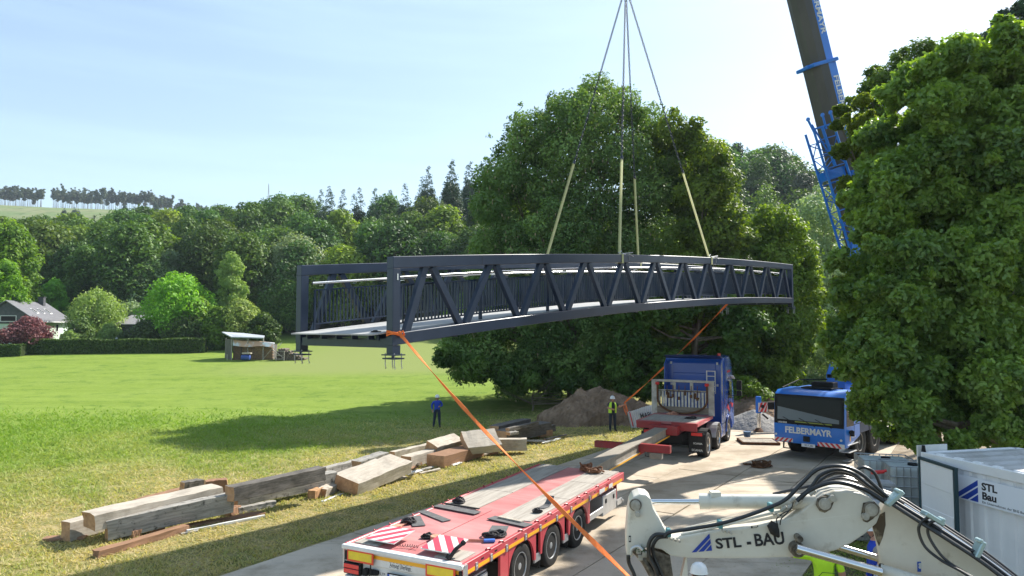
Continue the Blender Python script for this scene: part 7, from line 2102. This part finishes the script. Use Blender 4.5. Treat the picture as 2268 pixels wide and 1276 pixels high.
    if vest:
        vm = MB()
        ring = []
        for z, rx, ry in ((.93, .215, .175), (1.10, .215, .175), (1.28, .235, .185), (1.42, .20, .15), (1.475, .10, .10)):
            ring.append([Vector((rx * math.sin(a), .01 + ry * -math.cos(a), z)) * k for a in [2 * math.pi * i / 16 for i in range(16)]])
        vs = [p for r in ring for p in r]; fs = []
        for j in range(4):
            for i in range(16):
                if j == 2 and i in (3, 4, 11, 12): continue
                if i in (0, 15) : continue
                fs.append((j * 16 + i, j * 16 + (i + 1) % 16, (j + 1) * 16 + (i + 1) % 16, (j + 1) * 16 + i))
        vm.add(vs, fs); v_ = vm.build('vest', vest, root, smooth=True)
    return root
M_BLUEJ = mat('bright blue work jacket', (.012, .05, .42), .75)
M_NAVYT = mat('navy work clothes', (.02, .028, .05), .85)
M_VEST = mat('hi vis yellow vest', (.55, .80, .05), .6)
M_HIVIS = mat('hi vis yellow green shirt', (.52, .85, .02), .65, col2=(.46, .78, .02), nscale=6)
M_DARKT = mat('dark tee shirt', (.03, .035, .05), .85)
M_CHECK = mat('blue checked shirt', (.30, .38, .62), .8, col2=(.55, .58, .65), nscale=30)
g = G(968, 943, -.25); 
person('man in bright blue jacket and white helmet standing alone on the shaded meadow', (g.x, g.y, gzf(g.x, g.y)), .15, 1.74,
       {'armr': ((-.30, .03, 1.20), (-.26, -.05, .97)), 'arml': ((.28, .02, 1.18), (.13, -.17, 1.16)), 'legr': ((-.14, -.02, .50), (-.19, .02, .09)), 'legl': ((.12, -.02, .50), (.14, -.02, .09))}, M_BLUEJ, M_NAVYT, hat=M_HELM, head=(.25, 0))
g = G(1357, 952)
wk = person('worker in yellow vest and white helmet holding the far orange guide line', (g.x, g.y, gzf(g.x, g.y)), .12, 1.72,
       {'armr': ((-.25, -.02, 1.18), (-.06, -.24, 1.14)), 'arml': ((.34, -.05, 1.22), (.55, -.12, 1.33)), 'curlr': 1.2, 'curll': 1.2, 'sleeve': 1}, M_NAVYT, M_NAVYT, hat=M_HELM, vest=M_VEST, head=(.1, .05))
hand = Vector((g.x + .60, g.y - .05, 1.36))
# far guide line from the bridge down to the worker's hand
far_att = bw(BLEN * .62, 1.2, zbot(.62) - BZ - .02)
tt = min(range(300, 900), key=lambda q: abs((lambda w: 1134 + FPX * w.x / w.y)(bw(BLEN * q / 1000, .4, 0)) - 1607)) / 1000
far_att = bw(BLEN * tt, .3, zbot(tt) - BZ + .02)
pts = [far_att.lerp(hand, u) - Vector((0, 0, .5 * u * (1 - u))) for u in [i / 10 for i in range(11)]]
s2 = strap(pts, .075, 'guide_strap', 'far orange guide strap from under the bridge to the worker in the vest', 3.2)
mb = MB()
for k in range(4): mb.tube([hand + Vector((.02 * k - .03, 0, 0)), hand + Vector((.06 + .03 * k, -.03, -.2 - .07 * k)), hand + Vector((.0 + .03 * k, 0, -.45 - .06 * k)), hand + Vector((-.04, .02, -.25)), hand], .016, 5)
lp = mb.build('loose_loops', M_ORANGE, s2); lp.matrix_parent_inverse = Matrix.Translation(-Vector(s2.location))
# four people partly hidden behind the excavator arm
def pl_(px, d): return ((px - 1134) / FPX * d, d, 0.0)
person('man in white climbing style helmet seen from behind below the excavator arm', pl_(1540, 10.3), math.pi - .2, 1.76, {'sleeve': 1}, mat('dark blue polo', (.03, .05, .12), .8), M_JEANS, hat=M_HELM, hair=M_HAIRB, head=(0, .1))
yp = person('man in bright yellow green shirt pointing left with outstretched arm', pl_(1812, 11.7), math.pi - .25, 1.80,
       {'arml': ((.50, -.02, 1.40), (.76, -.06, 1.50)), 'point': 'l', 'curll': .9, 'sleeve': 1}, M_HIVIS, M_JEANS, hair=M_HAIRB, head=(.3, .1))
LT = mat('dark green print', (.02, .10, .03), .7)
mb = MB()
def ln(a, b, w=.008): mb.beam((a[0], .19, a[1]), (b[0], .19, b[1]), .004, w, up=(0, 0, 1))
q = [(-.16, 1.24), (-.16, 1.10), (.14, 1.10), (.16, 1.16), (.10, 1.20), (.06, 1.25), (-.16, 1.25)]
for a, b in zip(q, q[1:]): ln(a, b)
for cx in (-.09, .09):
    cc = [(cx + .028 * math.cos(t), 1.095 + .028 * math.sin(t)) for t in [i * math.pi / 5 for i in range(11)]]
    for a, b in zip(cc, cc[1:]): ln(a, b)
mb.build('shirt_print', LT, yp)
person('person in white cap and blue shirt behind the excavator boom joint', pl_(1921, 12.4), math.pi + .9, 1.80, {}, M_BLUEJ, M_JEANS, hat=M_HELM, head=(.9, .1))
person('grey haired man in a blue checked shirt beside the excavator boom', pl_(1935, 11.3), math.pi + 1.0, 1.74, {}, M_CHECK, M_JEANS, hair=M_HAIRG, head=(.8, .25))

# ================================================================ HOUSES AND GARDEN THINGS
M_SLATE = mat('grey slate roof', (.12, .12, .135), .6, col2=(.16, .16, .175), nscale=.8, stretch=(1, 1, 8))
M_GABLE = mat('dark slate gable', (.055, .06, .07), .7, col2=(.09, .09, .10), nscale=3)
M_MINT = mat('pale mint render', (.50, .62, .52), .85, col2=(.46, .58, .49), nscale=1.5)
M_WINW = mat('white window frame', (.72, .72, .72), .5)
def house():
    R0 = P(14, 667, 97); R1 = P(101, 661, 108)
    d = Vector((R1.x - R0.x, R1.y - R0.y, 0)); L = d.length; d.normalize()
    zb = gzf(R0.x, R0.y) - .2
    h = thing('house', 'mint green house with grey slate roof and dark gable at the left edge', 'house', (R0.x, R0.y, zb), math.atan2(d.y, d.x))
    zr = R0.z - zb; ze = zr - 2.75; W = 3.75       # local: x along ridge away, y left
    mb = MB(); mb.box((L / 2, 0, ze / 2 + .1), (L - .5, 2 * W - .7, ze + .2)); mb.build('wall', M_MINT, h)
    mb = MB(); mb.prism([(-W + .2, ze - .35), (W - .2, ze - .35), (W - .2, ze + .1), (0, zr - .12), (-W + .2, ze + .1)], .12, .26, axis='X'); gb = mb.build('gable_cladding', M_GABLE, h)
    mb = MB(); mb.prism([(-W + .3, ze), (0, zr - .12), (W - .3, ze)], L - .3, L - .2, axis='X'); mb.build('gable_cladding', M_GABLE, h)
    rf = None
    for s in (1, -1):
        mb = MB(); mb.hull([Vector((-.2, 0, zr)), Vector((L + .2, 0, zr)), Vector((L + .2, s * (W + .3), ze - .10)), Vector((-.2, s * (W + .3), ze - .10))], [Vector((-.2, 0, zr + .14)), Vector((L + .2, 0, zr + .14)), Vector((L + .2, s * (W + .3), ze + .04)), Vector((-.2, s * (W + .3), ze + .04))]); rf = mb.build('roof', M_SLATE, h)
        mb = MB(); mb.tube([(-.2, s * (W + .36), ze - .12), (L + .2, s * (W + .36), ze - .12)], .08, 6); mb.build('gutter', M_WINW, rf)
        if s == -1:
            for t in (.30, .47, .66):
                c = lambda u, v, o: Vector((L * u, -W * v, zr + (ze - .1 - zr) * v * W / (W + .3) + .14 + o))
                w = .03 if t != .47 else .018
                mb = MB(); mb.hull([c(t - w, .42, .0), c(t + w, .42, .0), c(t + w, .68, .0), c(t - w, .68, .0)], [c(t - w, .42, .09), c(t + w, .42, .09), c(t + w, .68, .09), c(t - w, .68, .09)]); sk = mb.build('skylight', M_WINW, rf)
                w *= .7
                mb = MB(); mb.hull([c(t - w, .44, .085), c(t + w, .44, .085), c(t + w, .66, .085), c(t - w, .66, .085)], [c(t - w, .44, .10), c(t + w, .44, .10), c(t + w, .66, .10), c(t - w, .66, .10)]); mb.build('pane', M_GLASS, sk)
    for (x, y, hh) in ((L * .80, -.5, 1.05), (L * .25, .6, .9)):
        mb = MB(); mb.box((x, y, zr + .1), (.7, .7, hh * 1.5)); mb.box((x, y, zr + hh * .85), (.85, .85, .10)); mb.build('chimney', M_GABLE, h)
    def win(c, w, hh, axis):
        mb = MB(); s = (.08, w, hh) if axis == 'x' else (w, .08, hh); mb.box(c, s); f_ = mb.build('window', M_WINW, h)
        mb = MB(); o = Vector((-.045, 0, 0)) if axis == 'x' else Vector((0, -.045, 0)); s2_ = (.02, w - .16, hh - .16) if axis == 'x' else (w - .16, .02, hh - .16); mb.box(Vector(c) + o, s2_); mb.build('pane', M_GLASS, f_)
    win((.10, -.3, ze + .35), 2.0, .85, 'x'); 
    for y in (-1.6, 1.4): win((.22, y, 2.9), 1.1, 1.1, 'x'); win((.22, y, .9), 1.0, 1.5, 'x')
    for x in (2.2, 4.2, 8.5): win((x, -W + .34, .95), .8, 1.2, 'y')
    win((7.2, -W + .34, 3.0), .8, 1.1, 'y')
    mb = MB(); mb.box((L - 1.4, -W - .6, 2.1), (2.6, 1.9, .12)); mb.box((L - .4, -W - 1.4, 1.05), (.15, .15, 2.1)); mb.box((L - 1.4, -W - 1.5, 2.6), (2.6, .06, .8)); mb.build('balcony', M_WINW, h)
house()
def low_house():
    a = P(262, 718, 104); h = thing('low_house', 'low house with light tiled roof half hidden by the vivid green maple', 'house', (a.x, a.y, gzf(a.x, a.y)), .12)
    zb = gzf(a.x, a.y); ze = a.z - zb; W = 6.2
    M_TILE = mat('light grey roof tiles', (.34, .32, .33), .7, col2=(.25, .235, .24), nscale=2.2, stretch=(3, 1, 1))
    mb = MB(); mb.box((W / 2, 2, ze / 2), (W, 3.6, ze)); mb.build('wall', M_GABLE, h)
    mb = MB(); mb.hull([Vector((-.4, -.4, ze - .1)), Vector((W + 4, -.4, ze - .1)), Vector((W + 4, 2.2, ze + 1.25)), Vector((.9, 2.2, ze + 1.25))], [Vector((-.4, -.4, ze + .02)), Vector((W + 4, -.4, ze + .02)), Vector((W + 4, 2.2, ze + 1.37)), Vector((.9, 2.2, ze + 1.37))]); mb.build('roof', M_TILE, h)
    mb = MB(); mb.box((W - 1, .16, 1.2), (1.4, .06, 1.0)); mb.build('window', M_GLASS, h)
low_house()
def small_roof(px, py, d, w, hgt, label, m, name='garden_tent'):
    a = P(px, py, d); zb = gzf(a.x, a.y); r = thing(name, label, 'tent', (a.x, a.y, zb), .2)
    z = a.z - zb
    mb = MB(); mb.prism([(-w, z - hgt), (0, z), (w, z - hgt)], 0, 2.0, axis='Y'); mb.build('roof', m, r)
    mb = MB(); mb.box((0, 1, (z - hgt) / 2), (w * 1.8, 1.9, z - hgt)); mb.build('wall', m, r)
small_roof(174, 756, 91, .75, .4, 'small pale pointed tent roof above the hedge', M_WINW)
small_roof(263, 742, 96, .45, .5, 'small white panel by the clipped bush', M_WINW)
small_roof(84, 762, 89, .8, .5, 'grey green tarpaulin heap in front of the house', mat('grey green tarp', (.22, .27, .25), .6), 'covered_heap')
# woodshed
M_CORR = mat('corrugated fibre roof', (.40, .43, .47), .6, col2=(.30, .32, .35), nscale=1.2, stretch=(1, 6, 1))
M_FIRE = mat('stacked firewood', (.30, .18, .10), .9, col2=(.12, .07, .04), nscale=9, lo=.4, hi=.6, bump=1, bscale=12)
M_FIREL = mat('light stacked firewood', (.42, .28, .15), .9, col2=(.22, .13, .07), nscale=9, lo=.4, hi=.6, bump=1, bscale=12)
wd = 84.0; a = Vector(at(499, wd)); zz = a.z
def W_(px, py, dd=0.0): return P(px, py, wd + dd) - a
shed = thing('woodshed', 'open woodshed with grey sloping roof beyond the meadow', 'shed', a)
mb = MB(); mb.hull([W_(491, 737, 1.5), W_(540, 740, 4.2), W_(586, 745.5, 4.2), W_(584, 750, 0), W_(512, 748, -.3)], [v + Vector((0, 0, .12)) for v in (W_(491, 737, 1.5), W_(540, 740, 4.2), W_(586, 745.5, 4.2), W_(584, 750, 0), W_(512, 748, -.3))]); mb.build('roof', M_CORR, shed)
zt = W_(512, 749).z
for px, dd in ((513, 0), (500, 2.5), (583, .2), (549, .1)):
    p = W_(px, 770, dd); mb = MB(); mb.beam((p.x, p.y, -.1), (p.x, p.y, zt - .05), .10, .10); mb.build('post', M_TGREY, shed)
p0, p1 = W_(499, 760, 2.6), W_(513, 760, .05); mb = MB(); mb.beam((p0.x, p0.y, zt * .48), (p1.x, p1.y, zt * .48), .05, zt * .95); mb.build('side_wall', M_TDARK, shed)
p1, p2 = W_(516, 760, .25), W_(582, 760, .8)
def wstack(x0, x1, y, h, dpt, m, label, seed):
    rng = random.Random(seed); A = W_(x0, 760, y); B = W_(x1, 760, y); root = thing('firewood_stack', label, 'firewood', a + Vector((A.x, A.y, 0)))
    L = B.x - A.x; mb = MB(); mb.box((L / 2, dpt / 2 + .1, h / 2), (L, dpt, h)); mb.build('stack_core', M_TDARK, root)
    mb = MB(); s = .17; nz_ = int(h / s); nx = int(L / s)
    for j in range(nz_):
        for i in range(nx):
            r = s * rng.uniform(.42, .52); x = (i + .5 + (.5 if j % 2 else 0)) * s; z = (j + .5) * s
            if x > L: continue
            mb.cyl((x, rng.uniform(-.06, .03), z), (x, .25, z), r, n=6)
    o = mb.build('log_ends', m, root); o['kind'] = 'stuff'
wstack(516, 534, .3, 1.75, 1.2, M_FIRE, 'dark brown firewood under the left end of the shed tarpaulin', 1)
wstack(528, 604, .6, 1.8, 1.6, M_FIREL, 'long light brown firewood stack beside the woodshed', 2)
tp = MB(); nn_ = 14; ring = []
for i in range(nn_ + 1):
    u = i / nn_; px = 516 + 92 * u; w = .22 * math.sin(u * 9) + .08 * math.sin(u * 23)
    A = W_(px, 763 + 5 * u + 2.0 * math.sin(u * 7), -.15); B = W_(px + 1, 751 + 9 * u, .9); C = W_(px, 750 + 9 * u, 2.2)
    ring.append([A + Vector((0, -.05 * w, -.10 + .12 * w)), (A + B) / 2 + Vector((0, -.15, .22 + .1 * w)), B + Vector((0, 0, .08 * w)), C])
vs = [p for r in ring for p in r]; fs = [(i * 4 + k, i * 4 + k + 1, (i + 1) * 4 + k + 1, (i + 1) * 4 + k) for i in range(nn_) for k in range(3)]
vs2 = [v - Vector((0, 0, .03)) for v in vs]; tp.add(vs, fs); tp.add(vs2, fs)
o = tp.build('tarpaulin', mat('orange and pale tarpaulin', (.55, .34, .22), .6, col2=(.60, .64, .66), nscale=.7, lo=.45, hi=.55), None, smooth=True); o.location = a; tag(o, 'orange and pale blue tarpaulin over the firewood stack', 'tarpaulin')
mb = MB(); c = W_(545, 791, -1.2); c.z = .36; mb.lathe([(.05, -.6), (.32, -.5), (.36, 0), (.32, .45), (.05, .55)], Matrix.Translation(c), 12); o = mb.build('covered_cart', mat('blue tarp cart', (.03, .07, .28), .5), None, smooth=True); o.location = a; tag(o, 'blue covered barrow in front of the firewood', 'barrow')
mb = MB(); mb.box(c + Vector((.1, 0, .50)), (1.0, .5, .14)); o = mb.build('pale_board', M_TPALE, None); o.location = a; tag(o, 'pale board resting on the blue barrow', 'board')
for i, (x0, z0, x1, z1, lb) in enumerate([(582, .05, 603, 1.4, 'thin pole leaning on the firewood'), (604, 1.3, 630, .2, 'broad plank leaning by the frame'), (616, 1.5, 624, 2.1, 'short pole sticking out of the log heap')]):
    A = W_(x0, 760, -.5); B = W_(x1, 760, -.2); mb = MB(); mb.beam((A.x, A.y, z0), (B.x, B.y, z1), .08 if i != 1 else .28, .05); o = mb.build('leaning_pole', M_TPALE, None); o.location = a; tag(o, lb, 'pole')
fr_ = thing('sawhorse', 'grey wooden sawing frame before the log heap', 'frame', a + Vector((W_(618, 760).x, -1.0, 0)))
mb = MB()
for x in (0, .95): mb.box((x, 0, .55), (.07, .07, 1.1))
for z in (.18, .6, 1.08): mb.box((.48, 0, z), (1.0, .05, .06))
mb.build('frame_bars', M_TGREY, fr_)
rng_ = random.Random(12); lg = 0
M_LOG = mat('dark logs', (.10, .075, .055), .9, col2=(.17, .14, .11), nscale=6)
for row in range(5):
    n = 11 - row * 2
    for i in range(n):
        px = 612 + row * 1.5 + i * 6.0; A = W_(px, 760, -.2 + rng_.uniform(-.1, .1)); r = rng_.uniform(.13, .18); z = .15 + row * .27
        mb = MB(); mb.tube([(0, 0, 0), (rng_.uniform(-.1, .1), 1.6, rng_.uniform(-.03, .03))], [r, r * .9], 8)
        o = mb.build('log', [M_LOG], None, smooth=True); o.location = a + Vector((A.x, A.y, z)); tag(o, 'dark round log in the log heap right of the firewood', 'log', 'logs in the heap beside the firewood'); lg += 1
mb = MB(); A = W_(503, 790, -1.0); mb.beam((A.x, A.y, 0), (A.x, A.y, .75), .05, .05); o = mb.build('post', M_TPALE, None); o.location = a; tag(o, 'short pale marker post left of the woodshed', 'post')
# lattice mast on the horizon
mpos = at(590, 560); mh = CH + (722 - 405) * 560 / FPX - mpos[2]
root = thing('radio_mast', 'thin lattice mast rising over the far wooded ridge', 'mast', mpos)
mb = MB()
for a_ in range(3): mb.tube([(1.1 * math.cos(a_ * 2.1), 1.1 * math.sin(a_ * 2.1), 0), (.15 * math.cos(a_ * 2.1), .15 * math.sin(a_ * 2.1), mh)], .12, 4)
for k in range(int(mh / 2)): mb.tube([(.9 * (1 - k * 2 / mh), 0, k * 2), (-.5 * (1 - k * 2 / mh), .8 * (1 - k * 2 / mh), k * 2 + 2)], .07, 4)
mb.build('lattice', M_GALV, root)
# ================================================================ AIR
mb = MB(); mb.box((0, 780, 130), (2700, 1700, 282))
hz_ = mb.build('haze', mat('air', (1, 1, 1)), None)
m_ = hz_.data.materials[0]; nt = m_.node_tree; nt.nodes.remove(nt.nodes['Principled BSDF'])
pv = nt.nodes.new('ShaderNodeVolumePrincipled'); pv.inputs['Color'].default_value = (.72, .84, 1, 1); pv.inputs['Density'].default_value = .00017; pv.inputs['Anisotropy'].default_value = .2
nt.links.new(pv.outputs['Volume'], nt.nodes['Material Output'].inputs['Volume'])
tag(hz_, 'thin summer haze over the valley', 'haze', kind='stuff')
